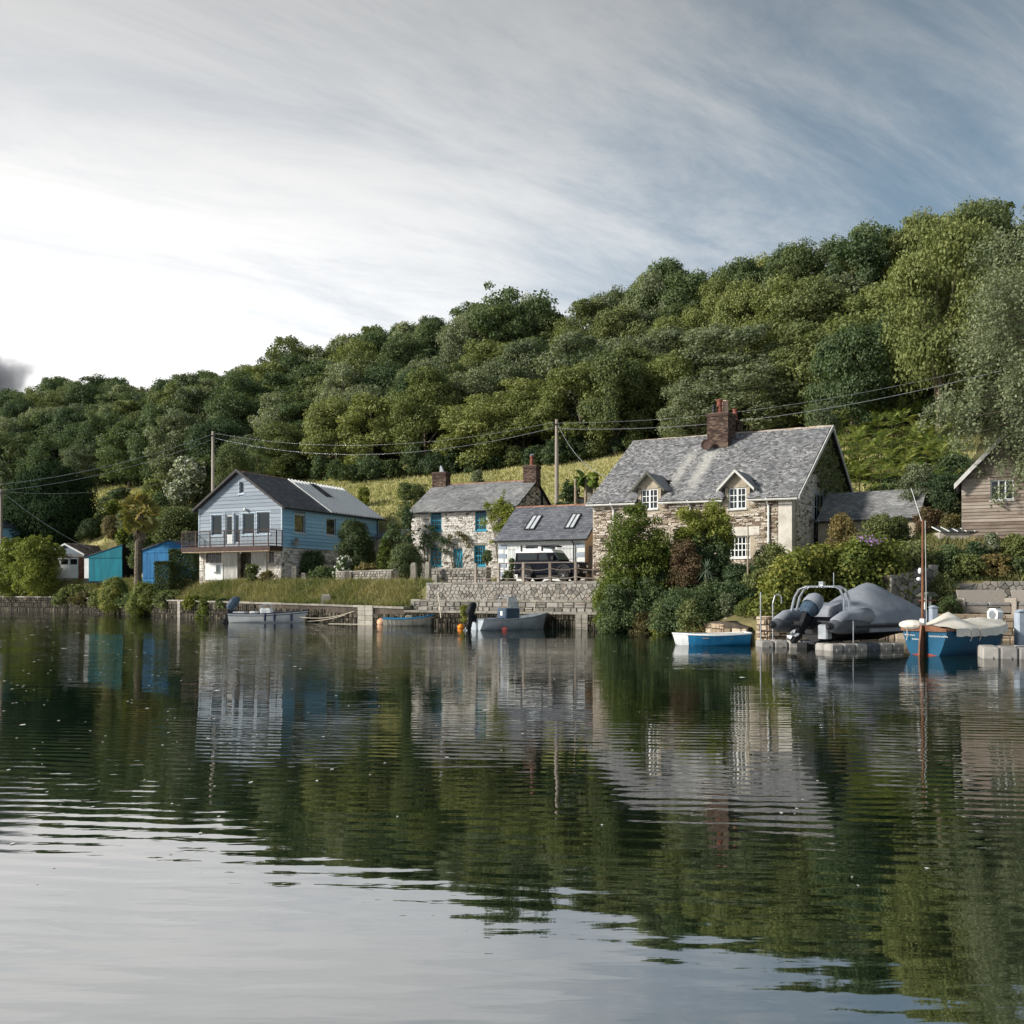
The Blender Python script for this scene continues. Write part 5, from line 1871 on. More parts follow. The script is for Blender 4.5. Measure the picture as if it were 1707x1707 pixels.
# far-left house, only its edge in view
h0 = Bld(4, 112, 10, 3.6)
hh = h0.thing("pale_blue_house_edge", "edge of a pale blue house with red flower baskets at the far left", "house")
MB().box(-6, 0, 0, 7, -.5, 6.2).build("wall", M["blue_board_side"], hh)
mb = MB()
for sg, ex in ((1, -6.3), (-1, .3)):
    roof_slab(mb, (ex, -.3, 6.0), (0, 7.6, 0), (-3 - ex, 0, 2.0), .1)
mb.build("roof", M["slate_dark"], hh)
mb = MB()
mb.box(-1.5, -.4, -1.4, -.01, 2.2, 2.3)
mb.prism([(-1.7, -1.5, 2.3), (-.95, -1.5, 3.1), (-.2, -1.5, 2.3)], (0, 1.5, 0))
mb.build("porch_roof", M["slate_dark"], hh)
window(hh, "x", -.02, -2.2, -1.2, 3.6, 4.8, nx=2, nz=2, recess=-.05)
for (x, z) in ((-.15, 4.6), (-.1, 3.0)):
    rng = np.random.default_rng(5)
    C = rng.normal(size=(160, 3)) * .22 + np.array([x, -.3, z])
    o = part("flower_basket", leaf_mesh("flower_basket", C, unit(rng.normal(size=(160, 3))), .09, rng.random(160), M["red_flower"]), None)
    o.location, o.rotation_euler = hh.location, hh.rotation_euler
    tag(o, "%s hanging basket of red flowers on the pale blue house at the left edge" % ("upper" if z > 4 else "lower"), "flower basket")

# ------------------------------------------------------------------ quay and garden walls


def bank_pt(u, t=0.0, z=0.0):
    x, y = xy(u, float(np.interp(u, B_U, B_V)) + t)
    return Vector((x, y, z))


def path_wall(name, label, pts, z0, z1, m_core, thick=0.5, cat="wall", battered=0.0):
    """a wall along ground points (left to right as seen); returns thing, segments with mappers"""
    o = thing(name, label, cat, (pts[0].x, pts[0].y, z0))
    org = Vector((pts[0].x, pts[0].y, z0))
    core = MB()
    segs = []
    for i in range(len(pts) - 1):
        a, b = Vector((pts[i].x, pts[i].y, 0)), Vector((pts[i + 1].x, pts[i + 1].y, 0))
        d = (b - a).normalized()
        nrm_ = Vector((-d.y, d.x, 0))           # away from the viewer
        za, zb = (z1[i], z1[i + 1]) if isinstance(z1, (list, tuple)) else (z1, z1)
        f = lambda p, back, z: Vector((p.x, p.y, 0)) + nrm_ * back + Vector((0, 0, z)) - org
        core.add([f(a, .03, z0), f(b, .03, z0), f(b, .03, zb), f(a, .03, za), f(a, thick, z0), f(b, thick, z0), f(b, thick, zb), f(a, thick, za)],
                 [(0, 1, 2, 3), (3, 2, 6, 7), (7, 6, 5, 4), (0, 3, 7, 4), (1, 5, 6, 2)])
        L = (b - a).length
        zlo = min(za, zb)

        def P(s, dep, z, a=a, d=d, nrm_=nrm_):
            return a + d * s + nrm_ * dep + Vector((0, 0, z)) - org
        segs.append((P, L, za, zb))
    core.build("core", M[m_core], o)
    return o, segs


def coping(o, segs, m, length=(0.5, 1.1), h=0.14, over=0.06, depth=0.5, name="coping_stone"):
    for (P, L, za, zb) in segs:
        s = 0.0
        while s < L - 0.1:
            e = min(L, s + R.uniform(*length))
            if L - e < 0.25:
                e = L
            zs, ze_ = za + (zb - za) * s / L, za + (zb - za) * e / L
            j = R.uniform(-.015, .02)
            mb = MB()
            b = .025
            g = .012
            bot = [P(s + g, -over, zs + .004), P(e - g, -over, ze_ + .004), P(e - g, depth, ze_ + .004), P(s + g, depth, zs + .004)]
            mid = [P(s + g, -over - R.uniform(0, .02), zs + h - b + j), P(e - g, -over - R.uniform(0, .02), ze_ + h - b + j), P(e - g, depth, ze_ + h - b + j), P(s + g, depth, zs + h - b + j)]
            top = [P(s + g + b, -over + b, zs + h + j), P(e - g - b, -over + b, ze_ + h + j), P(e - g - b, depth - b, ze_ + h + j), P(s + g + b, depth - b, zs + h + j)]
            fs = [(0, 3, 2, 1), (8, 9, 10, 11)]
            for r in (0, 4):
                fs += [(r + i, r + (i + 1) % 4, r + 4 + (i + 1) % 4, r + 4 + i) for i in range(4)]
            mb.add(bot + mid + top, fs, R.random()).build(name, M[m], o)
            s = e


def stones_on(o, segs, z0, hh, ww, m, joined=False, proud=.05, shrink=0.0, name="stone", gap=.03):
    mb = MB()
    for (P, L, za, zb) in segs:
        tp = None
        zt_ = max(za, zb) - shrink
        if abs(za - zb) > .05:
            def tp(z, za=za, zb=zb, L=L):
                s = (z - za + shrink) / (zb - za) * L
                return (s - .05, L + .1) if zb > za else (-.1, s + .05)
            tpf = lambda z: (tp(z) if z > min(za, zb) - shrink else (-.1, L + .1))
        else:
            tpf = None
        if joined:
            rubble(mb, None, None, 0, L, z0, zt_, hh, ww, P=P, proud=proud, top=tpf, gap=gap)
        else:
            rubble(o, None, None, 0, L, z0, zt_, hh, ww, P=P, proud=proud, top=tpf, joined=False, m=m, name=name, gap=gap)
    if joined:
        mb.build("weedy_stone", M[m], o, kind="stuff")


# left quay: low mossy wall with long coping stones
q1 = [bank_pt(u) for u in (-95, -82.6, -70)]
o, sg = path_wall("mossy_quay_wall", "low dark quay wall at the far left below the bright bush", q1, -1.4, 1.42, "mortar_dark")
stones_on(o, sg, -.1, (.2, .5), (.15, .5), "stone_weedy", True, .07)
coping(o, sg, "granite", (.8, 2.0), .12)
q2 = [bank_pt(u) for u in (-70, -60, -50, -40.5, -30, -22, -14.3)]
o, sg = path_wall("long_quay_wall", "long dark quay wall with pale coping stones below the grassy bank", q2, -1.4, [1.35, 1.34, 1.32, 1.26, 1.16, 1.08, .98], "mortar_dark")
stones_on(o, sg, -.1, (.22, .5), (.09, .34), "stone_weedy", True, .07, .05)
coping(o, sg, "granite", (.7, 1.5), .12)
# pale pier stones let into it
for (px, wd) in ((305, .5), (618, 1.5)):
    p = hit(px, 1022)
    u_, _ = uv(p.x, p.y)
    a_, b_ = bank_pt(u_ - wd / 2, -.10), bank_pt(u_ + wd / 2, -.10)
    d_ = (b_ - a_).normalized()
    pt = thing("quay_buttress", "pale squared stones of a buttress by the moored tender" if px > 500 else "narrow pale stone buttress left of the white motorboat", "buttress", (a_.x, a_.y, 0), math.atan2(d_.y, d_.x))
    ztop = .9 if px > 500 else 1.2
    z_ = -.3
    while z_ < ztop:
        h_ = R.uniform(.22, .34)
        k_ = 2 if wd > 1 else 1
        for i in range(k_):
            MB().bevbox(wd * i / k_ + .01, wd * (i + 1) / k_ - .01, -.02, .3, z_, z_ + h_ - .015, .02).build("stone", M["granite"], pt)
        z_ += h_
# middle quay ledge, seaweed below
q3 = [bank_pt(u) for u in (-14.3, -6, 0.0, 2.2)]
o, sg = path_wall("seaweed_quay_wall", "low quay ledge hung with dark weed below the stepped stone wall", q3, -1.4, .78, "mortar_dark", .5)
stones_on(o, sg, -.12, (.35, .8), (.08, .2), "stone_weedy", True, .09, .03)
coping(o, sg, "granite", (.5, 1.2), .12, .05, 1.2)
p = bank_pt(float(uv(*hit(976, 1035)[:2])[0]), -.12)
pt = thing("quay_pier", "pale stone pier standing in the water at the foot of the weedy quay", "buttress", (p.x, p.y, 0), math.radians(-25))
for k in range(5):
    MB().bevbox(-.36, -.01, -.02, .35, -.4 + k * .24, -.4 + k * .24 + .225, .02).build("stone", M["granite"], pt)
    MB().bevbox(.01, .36, -.02, .35, -.4 + k * .24, -.4 + k * .24 + .225, .02).build("stone", M["granite"], pt)
# stepped stone wall in front of the forecourt: lower and upper tier
t1 = [bank_pt(u, 1.25) for u in (-14.8, -7, 0.6)]
o, sg = path_wall("lower_stone_tier", "lower tier of squared grey stones between quay ledge and forecourt wall", t1, .8, 1.42, "mortar", .8)
stones_on(o, sg, .86, (.24, .36), (.3, .8), "stone_grey")
coping(o, sg, "granite", (.5, 1.1), .13, .04, .72)
t2 = [bank_pt(u, 1.95) for u in (-14.0, -7, 0.9)]
o, sg = path_wall("forecourt_wall", "rubble stone forecourt wall below the parked black car", t2, 1.35, 2.46, "mortar", .5)
for (P, L, za, zb) in sg:
    rubble_voronoi(o, P, L, 1.5, 2.46, .30, "stone_grey", R, .05, flat=1.6, gap=.011)
a_ = bank_pt(-14.0, 1.95)
for k, zz_ in enumerate((1.0, 1.2, 1.4)):
    b_ = bank_pt(-15.4 + k * .45, 1.2 + k * .12)
    MB().bevbox(-.5, .5, 0, .6, zz_ - .25, zz_, .02).build("step", M["granite"], o, loc=b_ - o.location + Vector((0, 0, o.location.z * 1.0)) * 0 - Vector((0, 0, 0)) + Vector((0, 0, 0)), rotz=math.radians(-28))
    bpy.data.objects[o.children[-1].name].location.z = -o.location.z
coping(o, [s for s in sg], "stone_grey", (.3, .8), .12, .05, .5)
# right quay: sandy wall behind the boats
q4 = [bank_pt(u) for u in (6.5, 7.5, 9.5)]
o, sg = path_wall("broken_steps_wall", "broken low stone wall and steps behind the blue rowing dinghy", [bank_pt(u) for u in (2.2, 5.0, 7.5, 8.6)], -1.4, [.55, .6, .75, .5], "mortar_dark", .6)
stones_on(o, sg, -.05, (.18, .32), (.25, .6), "stone_sandy", False, .07, .02)
for k in range(4):
    p = bank_pt(7.6, .3 + k * .33)
    MB().bevbox(-.6, .6, 0, .45, -.3, .25 + k * .2, .025).build("step", M["granite"], o, loc=Vector((p.x, p.y, 0)) - o.location, rotz=math.radians(-40))
q5 = [bank_pt(u, .05) for u in (9.0, 9.5, 11.5, 13.65)]
o, sg = path_wall("sandy_quay_wall", "sandy stone quay wall behind the covered inflatable boat", q5, -1.4, .86, "mortar_dark", .5)
stones_on(o, sg, -.05, (.16, .3), (.2, .55), "stone_sandy", False, .06, .0)
coping(o, sg, "stone_sandy", (.4, .9), .12, .04, .6)
q6 = [bank_pt(u, .05) for u in (13.65, 17, 19.6, 24)]
o, sg = path_wall("patio_wall", "sandy stone wall below the wicker sofas", q6, -1.4, .90, "mortar", .5)
stones_on(o, sg, -.05, (.2, .34), (.25, .6), "stone_sandy", False, .04, .0)
coping(o, sg, "stone_sandy", (.8, 1.6), .15, .05, .7)
# upper retaining walls
r1_ = [bank_pt(u, 4.1) for u in (14.2, 17, 21, 25)]
o, sg = path_wall("garden_retaining_wall", "pale rubble retaining wall behind the wicker sofas", r1_, .95, [2.35, 2.4, 2.5, 2.6], "mortar", .5)
for (P, L, za, zb) in sg:
    rubble_voronoi(o, P, L, 1.0, zb, .30, "stone_grey", R, .05, flat=1.6, gap=.011)
p0_ = at(1484, 1000, 42.3)
p1_ = at(1562, 1000, 44.5)
o, sg = path_wall("stepped_garden_wall", "big squared grey stones of a garden wall behind the boat cover, stepping up", [p0_, p0_ + (p1_ - p0_) * .45, p1_], .95, [2.75, 2.9, 3.3], "mortar_dark", .6)
for (P, L, za, zb) in sg:
    rubble_voronoi(o, P, L, 1.0, max(za, zb), .46, "stone_grey", R, .08, top=lambda s, za=za, zb=zb, L=L: za + (zb - za) * s / L)
# low walls and granite posts before the cottages


def low_wall(label, pa, pb, h, name="low_garden_wall"):
    o, sg = path_wall(name, label, [pa, pb], min(pa.z, pb.z) - .3, max(pa.z, pb.z) + h, "mortar", .4)
    stones_on(o, sg, min(pa.z, pb.z), (.14, .24), (.2, .5), "stone_grey", proud=.05)
    coping(o, sg, "granite", (.5, 1.0), .09, .04, .42)
    return o


def gpt(px, D):
    x = (px - CX) * D / F
    return Vector((x, D, ground(x, D)))


low_wall("low garden wall with two stubby posts right of the white hydrangea", gpt(560, 71), gpt(656, 65.5), .62)
low_wall("low garden wall before the teal front door", gpt(717, 64.0), gpt(812, 61.2), .75)
for (px, D, h, wdt, lab) in ((490, 74, 1.15, .4, "tall rough granite post at the corner of the blue boathouse"), (506.5, 73.5, .6, .36, "short granite stump beside the tall post by the blue boathouse"),
                             (578, 69.2, .75, .32, "square granite stump at the left of the garden wall below the hydrangea"), (651, 65, .8, .34, "granite stump at the right end of the wall below the hydrangea"),
                             (690, 64.2, 1.25, .36, "tall granite gatepost left of the gap before the stone cottage"), (713.5, 63.0, 1.3, .34, "tall granite gatepost right of the gap before the stone cottage"),
                             (726.5, 61.5, .55, .34, "short granite stump in front of the right gatepost"), (557, 0, .62, .6, "granite mooring stone on the quay coping left of the tender rope")):
    if D == 0:
        p = bank_pt(float(uv(*hit(557, 1000)[:2])[0]), .9)
        p.z = ground(p.x, p.y)
    else:
        p = gpt(px, D)
    mb = MB()
    w2 = wdt / 2
    a = [(-w2, -w2), (w2, -w2), (w2, w2), (-w2, w2)]
    rows = []
    for f_, sc_ in ((-.3, 1.05), (.4, 1.0), (.85, .93), (1.0, .7)):
        rows += [(x * sc_ + R.uniform(-.02, .02), y * sc_ + R.uniform(-.02, .02), f_ * h + (R.uniform(-.03, .03) if f_ == 1 else 0)) for x, y in a]
    fs = [(12, 13, 14, 15)]
    for r in range(3):
        fs += [(r * 4 + i, r * 4 + (i + 1) % 4, r * 4 + 4 + (i + 1) % 4, r * 4 + 4 + i) for i in range(4)]
    mb.add(rows, fs, R.random())
    tag(mb.build("granite_post", M["granite"], loc=p, rotz=R.uniform(-.5, .1)), lab, "post", "granite posts along the bank")
# grey stone pillar beside the slate roof
p = gpt(985, 73)
p.z = 3
pt = thing("stone_pillar", "grey stone pillar with a round ball on top left of the big slate roof", "pillar", p, -.5)
zt_ = CAMZ + (HOR - 830) * 73 / F - 3
for k in range(int(zt_ / .42) + 4):
    MB().bevbox(-.3, .3, -.3, .3, k * .42, k * .42 + .41, .03).build("stone", M["granite"], pt)
zt_ = (int(zt_ / .42) + 4) * .42
MB().box(-.22, .22, -.22, .22, zt_, zt_ + .12).ball((0, 0, zt_ + .3), .2).build("ball_finial", M["granite"], pt)

# timber posts with two slack ropes in front of the car
fence = thing("rope_fence", "row of grey timber posts with two slack ropes along the forecourt edge", "fence", bank_pt(-10, 2.2, 2.62))
pp = []
for px in (793, 831, 873, 917.5, 960, 1008):
    best = min((abs((bank_pt(u, 2.2).x / bank_pt(u, 2.2).y) * F + CX - px), u) for u in np.arange(-14, 3, .02))
    q = bank_pt(best[1], 2.2)
    pp.append(Vector((q.x, q.y, 2.46)))
fo = fence.location
for q in pp:
    mb = MB()
    mb.bevbox(-.085, .085, -.085, .085, -.4, 1.28, .02)
    mb.build("post", M["timber_grey"], fence, loc=q - fo, rotz=-.45)
for z_, sag in ((.92, .12), (.42, .1)):
    mb = MB()
    for a_, b_ in zip(pp[:-1], pp[1:]):
        mb.tube([a_ + (b_ - a_) * f_ + Vector((0, -.1, z_ - sag * 4 * f_ * (1 - f_))) - fo for f_ in [i / 8 for i in range(9)]], .02, 5, False)
    mb.build("rope", M["timber_grey"], fence)
mb = MB()
mb.tube([pp[1] + Vector((0, -.06, 1.24)) - fo, pp[4] + Vector((0, -.06, 1.24)) - fo], .028, 6)
mb.build("top_rail", M["timber_grey"], fence)

# ------------------------------------------------------------------ utility poles and wires
poles = []
for (px, top, D, base, lab) in ((355, 719, 100, 830, "utility pole behind the gable of the blue boathouse"), (928, 699, 82, 800, "utility pole between the stone cottage and the big slate roof"), (2, 815, 108, 905, "utility pole at the left edge before the pale blue house")):
    x = (px - CX) * D / F
    zt_ = CAMZ + (HOR - top) * D / F
    zb_2 = ground(x, D) - .3
    o = thing("utility_pole", lab, "utility pole", (x, D, zb_2), 0, "utility poles")
    mb = MB()
    mb.tube([(0, 0, 0), (0, 0, (zt_ - zb_2) * .5), (0, 0, zt_ - zb_2)], [.2, .17, .13], 9)
    mb.build("pole", M["timber_grey"], o)
    mb = MB()
    H_ = zt_ - zb_2
    mb.box(-.3, .3, -.17, -.12, H_ - .5, H_ - .42)
    for q in (-.25, .25):
        mb.lathe([(.03, 0), (.05, .03), (.03, .07), (.05, .11), (.02, .15)], (q, -.145, H_ - .42), 8)
    mb.tube([(0.0, -.16, H_ - .5), (.16, -.16, H_ - 2.2)], .02, 5)
    mb.build("crossarm", M["iron"], o)
    poles.append(Vector((x, D, zt_)))


def wire(label, a, b, sag, r=.018, m="metal_grey"):
    n = 26
    pts = [a + (b - a) * (i / n) - Vector((0, 0, sag * 4 * (i / n) * (1 - i / n))) for i in range(n + 1)]
    o = MB().tube(pts, r, 5, False).build("overhead_wire", M[m])
    tag(o, label, "wire", "overhead wires")


pl, pm, p0w = poles
far_r = at(1690, 612, 66)
wire("upper wire from the left pole towards the left edge", pl + Vector((-.2, 0, -.35)), at(-60, 812, 96), 1.0)
wire("lower wire from the left pole towards the left edge", pl + Vector((-.2, 0, -.9)), at(-60, 822, 97), 1.1, .014)
wire("upper wire between the left and middle utility poles", pl + Vector((.2, 0, -.2)), pm + Vector((-.25, 0, -.25)), 1.6, .012)
wire("lower wire between the left and middle utility poles", pl + Vector((.2, 0, -.7)), pm + Vector((-.25, 0, -.7)), 2.0, .017)
wire("upper wire from the middle pole over the big chimney to the right", pm + Vector((.25, 0, -.3)), far_r + Vector((0, 0, .55)), 1.1, .012)
wire("lower wire from the middle pole over the big chimney to the right", pm + Vector((.25, 0, -.8)), far_r, 1.3, .02)
wire("slack cable from the middle pole down to the big slate roof", pm + Vector((.1, -.1, -.5)), Dc.world(-WD - .1, 2.5, zeD + 2.0), .9, .02)
wire("wire running right from the left edge pole", p0w + Vector((.2, 0, -.3)), at(270, 806, 110), .6, .012)
wire("slack cable falling from the left edge pole to the sheds", p0w + Vector((.1, 0, -.3)), g1.world(-.3, 2, zeg + .6), .5, .015)

# ------------------------------------------------------------------ the car
M["car_paint"] = mat("car_paint", [(0.006, 0.007, 0.012), (0.010, 0.012, 0.02)], scale=.6, rough=.34, spec=.05)
M["car_black"] = mat("car_black", [(0.012, 0.012, 0.013), (0.022, 0.022, 0.024)], scale=4, rough=.6)
M["tyre"] = mat("tyre", [(0.012, 0.012, 0.012), (0.03, 0.03, 0.03)], scale=8, rough=.85)
M["alloy"] = mat("alloy", [S(110, 112, 115), S(150, 152, 155)], rough=.35, metal=.7)
M["lamp_glass"] = mat("lamp_glass", [S(200, 210, 215), S(225, 230, 235)], rough=.1, spec=.8)
carD = 60.4
cpos = at(919, 969, carD)
car = thing("parked_car", "black off-road car with a white roof parked before the white garage", "car", (cpos.x, cpos.y, ground(cpos.x, cpos.y) + .0), math.radians(-31))
# local x forward (to the right), y to the left of the car (away), near side at y = -.8
L0, L1, HWc = -2.25, 2.2, .80
mb = MB()
prof = [(-2.2, .55), (2.15, .55), (2.2, .70), (2.2, 1.16), (2.1, 1.22), (1.0, 1.30), (.92, 1.32), (-2.2, 1.32)]
mb.prism([(x, -HWc, z) for x, z in prof], (0, 2 * HWc, 0))
mb.build("body", M["car_paint"], car)
mb = MB()
gh = [(-2.2, 1.322), (.92, 1.322), (.52, 1.825), (-2.14, 1.845)]
MB().box(-2.1, 2.1, -.62, .62, .22, .545).build("chassis", M["car_black"], car)
mb.prism([(x, -HWc + .04, z) for x, z in gh], (0, 2 * HWc - .08, 0))
mb.build("cabin", M["car_paint"], car)
mb = MB()
rp = [(-2.2, 1.85), (.55, 1.83), (.38, 2.03), (-.2, 2.10), (-2.0, 2.11), (-2.16, 2.05)]
mb.prism([(x, -HWc + .07, z) for x, z in rp], (0, 2 * HWc - .14, 0))
mb.build("roof", M["white_frame"], car)
for (x0, x1, z0, z1, x1t) in ((-1.95, -.62, 1.42, 1.78, -.62), (-.42, .18, 1.40, 1.80, .02)):
    for s_ in (-1, 1):
        y_ = s_ * (HWc - .04)
        fr = MB().prism([(x0 - .04, y_, z0 - .04), (x1 + .04, y_, z0 - .04), (x1t + .04, y_, z1 + .04), (x0 - .04, y_, z1 + .04)], (0, s_ * .012, 0)).build("side_window", M["car_black"], car)
        MB().prism([(x0, y_ + s_ * .013, z0), (x1, y_ + s_ * .013, z0), (x1t, y_ + s_ * .013, z1), (x0, y_ + s_ * .013, z1)], (0, s_ * .008, 0)).build("pane", M["glass"], fr)
ws_ = MB().prism([(.9, -.68, 1.37), (.9, .68, 1.37), (.55, .68, 1.82), (.55, -.68, 1.82)], (.03, 0, .02)).build("windscreen", M["glass_sky"], car)
mb = MB()
for (xw, nm) in ((-1.35, 0), (1.32, 0)):
    for s_ in (-1, 1):
        arc = [(xw + .52 * math.cos(a), .62 + .46 * math.sin(a)) for a in [math.pi * i / 8 for i in range(9)]]
        inn = [(xw + .43 * math.cos(a), .60 + .39 * math.sin(a)) for a in [math.pi * i / 8 for i in range(8, -1, -1)]]
        mb.prism([(x, s_ * (HWc + .001), z) for x, z in arc + inn], (0, s_ * .07, 0))
        bk = MB().lathe([(.02, 0), (.42, 0), (.42, .02), (.02, .02)], (xw, s_ * (HWc + .004) if s_ > 0 else -HWc - .024, .55), 18, axis="y")
        bk.build("wheel_well", M["car_black"], car)
        wh = MB()
        y0 = s_ * HWc - (.17 if s_ > 0 else -.0) - (.0 if s_ > 0 else .08)
        wh.lathe([(.22, -.0), (.36, 0), (.40, .04), (.40, .21), (.36, .25), (.22, .25)], (xw, y0 - (0 if s_ < 0 else 0), .40), 20, axis="y")
        tw = wh.build("wheel", M["tyre"], car)
        rm = MB()
        yr = y0 + (.25 if s_ > 0 else 0)
        rm.lathe([(.02, s_ * .005), (.07, s_ * .005), (.07, s_ * -.03), (.2, s_ * -.03), (.225, s_ * .0), (.225, s_ * -.12), (.02, s_ * -.12)], (xw, yr, .40), 16, axis="y")
        for k in range(5):
            a = 2 * math.pi * k / 5
            c_, d_ = math.cos(a), math.sin(a)
            rm.prism([(xw + .05 * c_ - .03 * d_, yr, .40 + .05 * d_ + .03 * c_), (xw + .05 * c_ + .03 * d_, yr, .40 + .05 * d_ - .03 * c_), (xw + .21 * c_ + .03 * d_, yr, .40 + .21 * d_ - .03 * c_), (xw + .21 * c_ - .03 * d_, yr, .40 + .21 * d_ + .03 * c_)], (0, -s_ * .03, 0))
        rm.build("rim", M["alloy"], tw)
mb.build("wheel_arch", M["car_black"], car)
mb = MB()
mb.box(2.2, 2.38, -.86, .86, .52, .70)
mb.box(-2.32, -2.2, -.8, .8, .5, .66)
mb.build("bumper", M["car_black"], car)
gr = MB()
for k in range(6):
    gr.box(2.202, 2.23, -.42, .42, .80 + k * .055, .83 + k * .055)
gr.box(2.2005, 2.206, -.44, .44, .78, 1.13)
gr.build("grille", M["car_black"], car)
for s_ in (-1, 1):
    MB().lathe([(.09, .0), (.105, .02), (.09, .04), (.02, .05)], (2.2, s_ * .6, .97), 14, axis="x").build("headlight", M["lamp_glass"], car)
    MB().box(.45, .62, s_ * .84 - .07, s_ * .84 + .07, 1.38, 1.6).box(.5, .55, min(s_ * .7, s_ * .84), max(s_ * .7, s_ * .84), 1.36, 1.41).build("wing_mirror", M["car_black"], car)
pl_ = MB().box(2.381, 2.39, -.26, .26, .55, .67).build("number_plate", M["white_frame"], car)
mb = MB()
for k in range(7):
    y_ = -.21 + k * .062 + (.02 if k > 3 else 0)
    mb.box(2.3905, 2.392, y_, y_ + .012, .575, .645)
    mb.box(2.3905, 2.392, y_ + .014, y_ + .036, .575 + .03 * (k % 3), .588 + .03 * (k % 3))
    mb.box(2.3905, 2.392, y_ + .026 + .01 * (k % 2), y_ + .038 + .01 * (k % 2), .585 + .02 * (k % 2), .645)
mb.build("plate_lettering", M["car_black"], pl_)
mb = MB()
mb.box(-2.2, 1.0, -HWc - .012, -HWc + .002, 1.26, 1.30)
for x in (-2.1, -.52, .34):
    mb.box(x, x + .015, -HWc - .006, -HWc + .002, .6, 1.26)
mb.build("body_seam", M["car_black"], car)
rk = MB()
for x in (-1.75, -.25):
    rk.box(x - .04, x + .04, -.78, .78, 2.2, 2.25)
    for s_ in (-.74, .74):
        rk.box(x - .05, x + .05, s_ - .03, s_ + .03, 1.95, 2.34)
rk.tube([(-1.6, -.3, 2.29), (.5, -.32, 2.29)], .045, 7)
rk.tube([(-.3, -.05, 2.29), (.6, -.1, 2.28)], .045, 7)
rk.box(.4, .6, -.4, .3, 2.18, 2.28)
rk.build("roof_rack", M["car_black"], car)
MB().box(-2.3, -2.21, -.2, .55, .85, 1.5).build("spare_wheel", M["tyre"], car)

# ------------------------------------------------------------------ boats
M["hull_white"] = mat("hull_white", [S(196, 200, 202), S(225, 227, 226)], scale=1.2, rough=.3, spec=.5)
M["hull_navy"] = mat("hull_navy", [S(28, 36, 60), S(44, 54, 82)], rough=.4)
M["hull_grey"] = mat("hull_grey", [S(140, 149, 156), S(172, 180, 186)], scale=1.5, rough=.42)
M["hull_blue"] = mat("hull_blue", [S(0, 60, 88), S(6, 78, 108)], scale=1.0, rough=.4, spec=.2)
M["hull_blue_light"] = mat("hull_blue_light", [S(12, 90, 134), S(36, 116, 158)], scale=1.2, rough=.4)
M["hull_old"] = mat("hull_old", [S(120, 118, 108), S(168, 166, 156)], scale=2.0, rough=.7)
M["varnish"] = mat("varnish", [S(88, 54, 36), S(132, 90, 62)], scale=4, stretch=(1, 1, .4), rough=.4)
M["canvas_cream"] = mat("canvas_cream", [S(196, 190, 178), S(224, 220, 210)], scale=1.5, rough=.85, bump=.01, bscale=6)
M["cover_grey"] = mat("cover_grey", [S(112, 118, 128), S(142, 147, 155)], scale=1.0, rough=.8, bump=.012, bscale=7)
M["rubber"] = mat("rubber", [S(62, 66, 72), S(86, 90, 96)], scale=2, rough=.6)
M["rubber_black"] = mat("rubber_black", [S(18, 19, 21), S(34, 35, 38)], rough=.6)
M["engine_blue"] = mat("engine_blue", [S(44, 62, 80), S(66, 84, 102)], rough=.3, spec=.5)
M["engine_black"] = mat("engine_black", [S(14, 15, 18), S(32, 34, 38)], rough=.5, spec=.2)
M["steel"] = mat("steel", [S(170, 176, 182), S(205, 208, 212)], rough=.22, metal=.9)
M["red_paint"] = mat("red_paint", [S(120, 44, 34), S(150, 62, 48)], rough=.6)
M["rope"] = mat("rope", [S(176, 166, 146), S(206, 198, 180)], scale=20)
M["orange"] = mat("orange", [S(214, 120, 30), S(232, 146, 46)], rough=.5)
M["yellow"] = mat("yellow", [S(214, 156, 40), S(232, 180, 60)], rough=.5)
M["pink"] = mat("pink", [S(214, 92, 84), S(236, 128, 118)], rough=.5)
M["buoy_pale"] = mat("buoy_pale", [S(196, 150, 116), S(216, 176, 146)], rough=.6)


def hull_sections(L, B, hs, hb, draft=.18, ns=13, tr=.82, bluff=2.2, flare=.9, rake=.12, full=.55):
    """stations from stern (x=0) to bow (x=L); hs/hb sheer height at stern and bow"""
    secs = []
    for i in range(ns):
        s = i / (ns - 1)
        if s < .45:
            b = B / 2 * (tr + (1 - tr) * math.sin(s / .45 * math.pi / 2))
        else:
            q = (s - .45) / .55
            b = B / 2 * max(.012, 1 - q ** bluff)
        h = hs + (hb - hs) * s ** 2.2 - .06 * math.sin(math.pi * s)
        kz = -draft + (draft + .02) * max(0, (s - .82) / .18) ** 2
        pts = []
        m = 6
        for k in range(m + 1):
            a = k / m
            yy = b * (a ** full) * (flare + (1 - flare) * a)
            zz_ = kz + (h - kz) * a ** 1.35
            x = L * s + rake * (zz_ / max(h, .01)) * (s ** 4)
            pts.append((x, yy, zz_))
        secs.append(pts)
    return secs


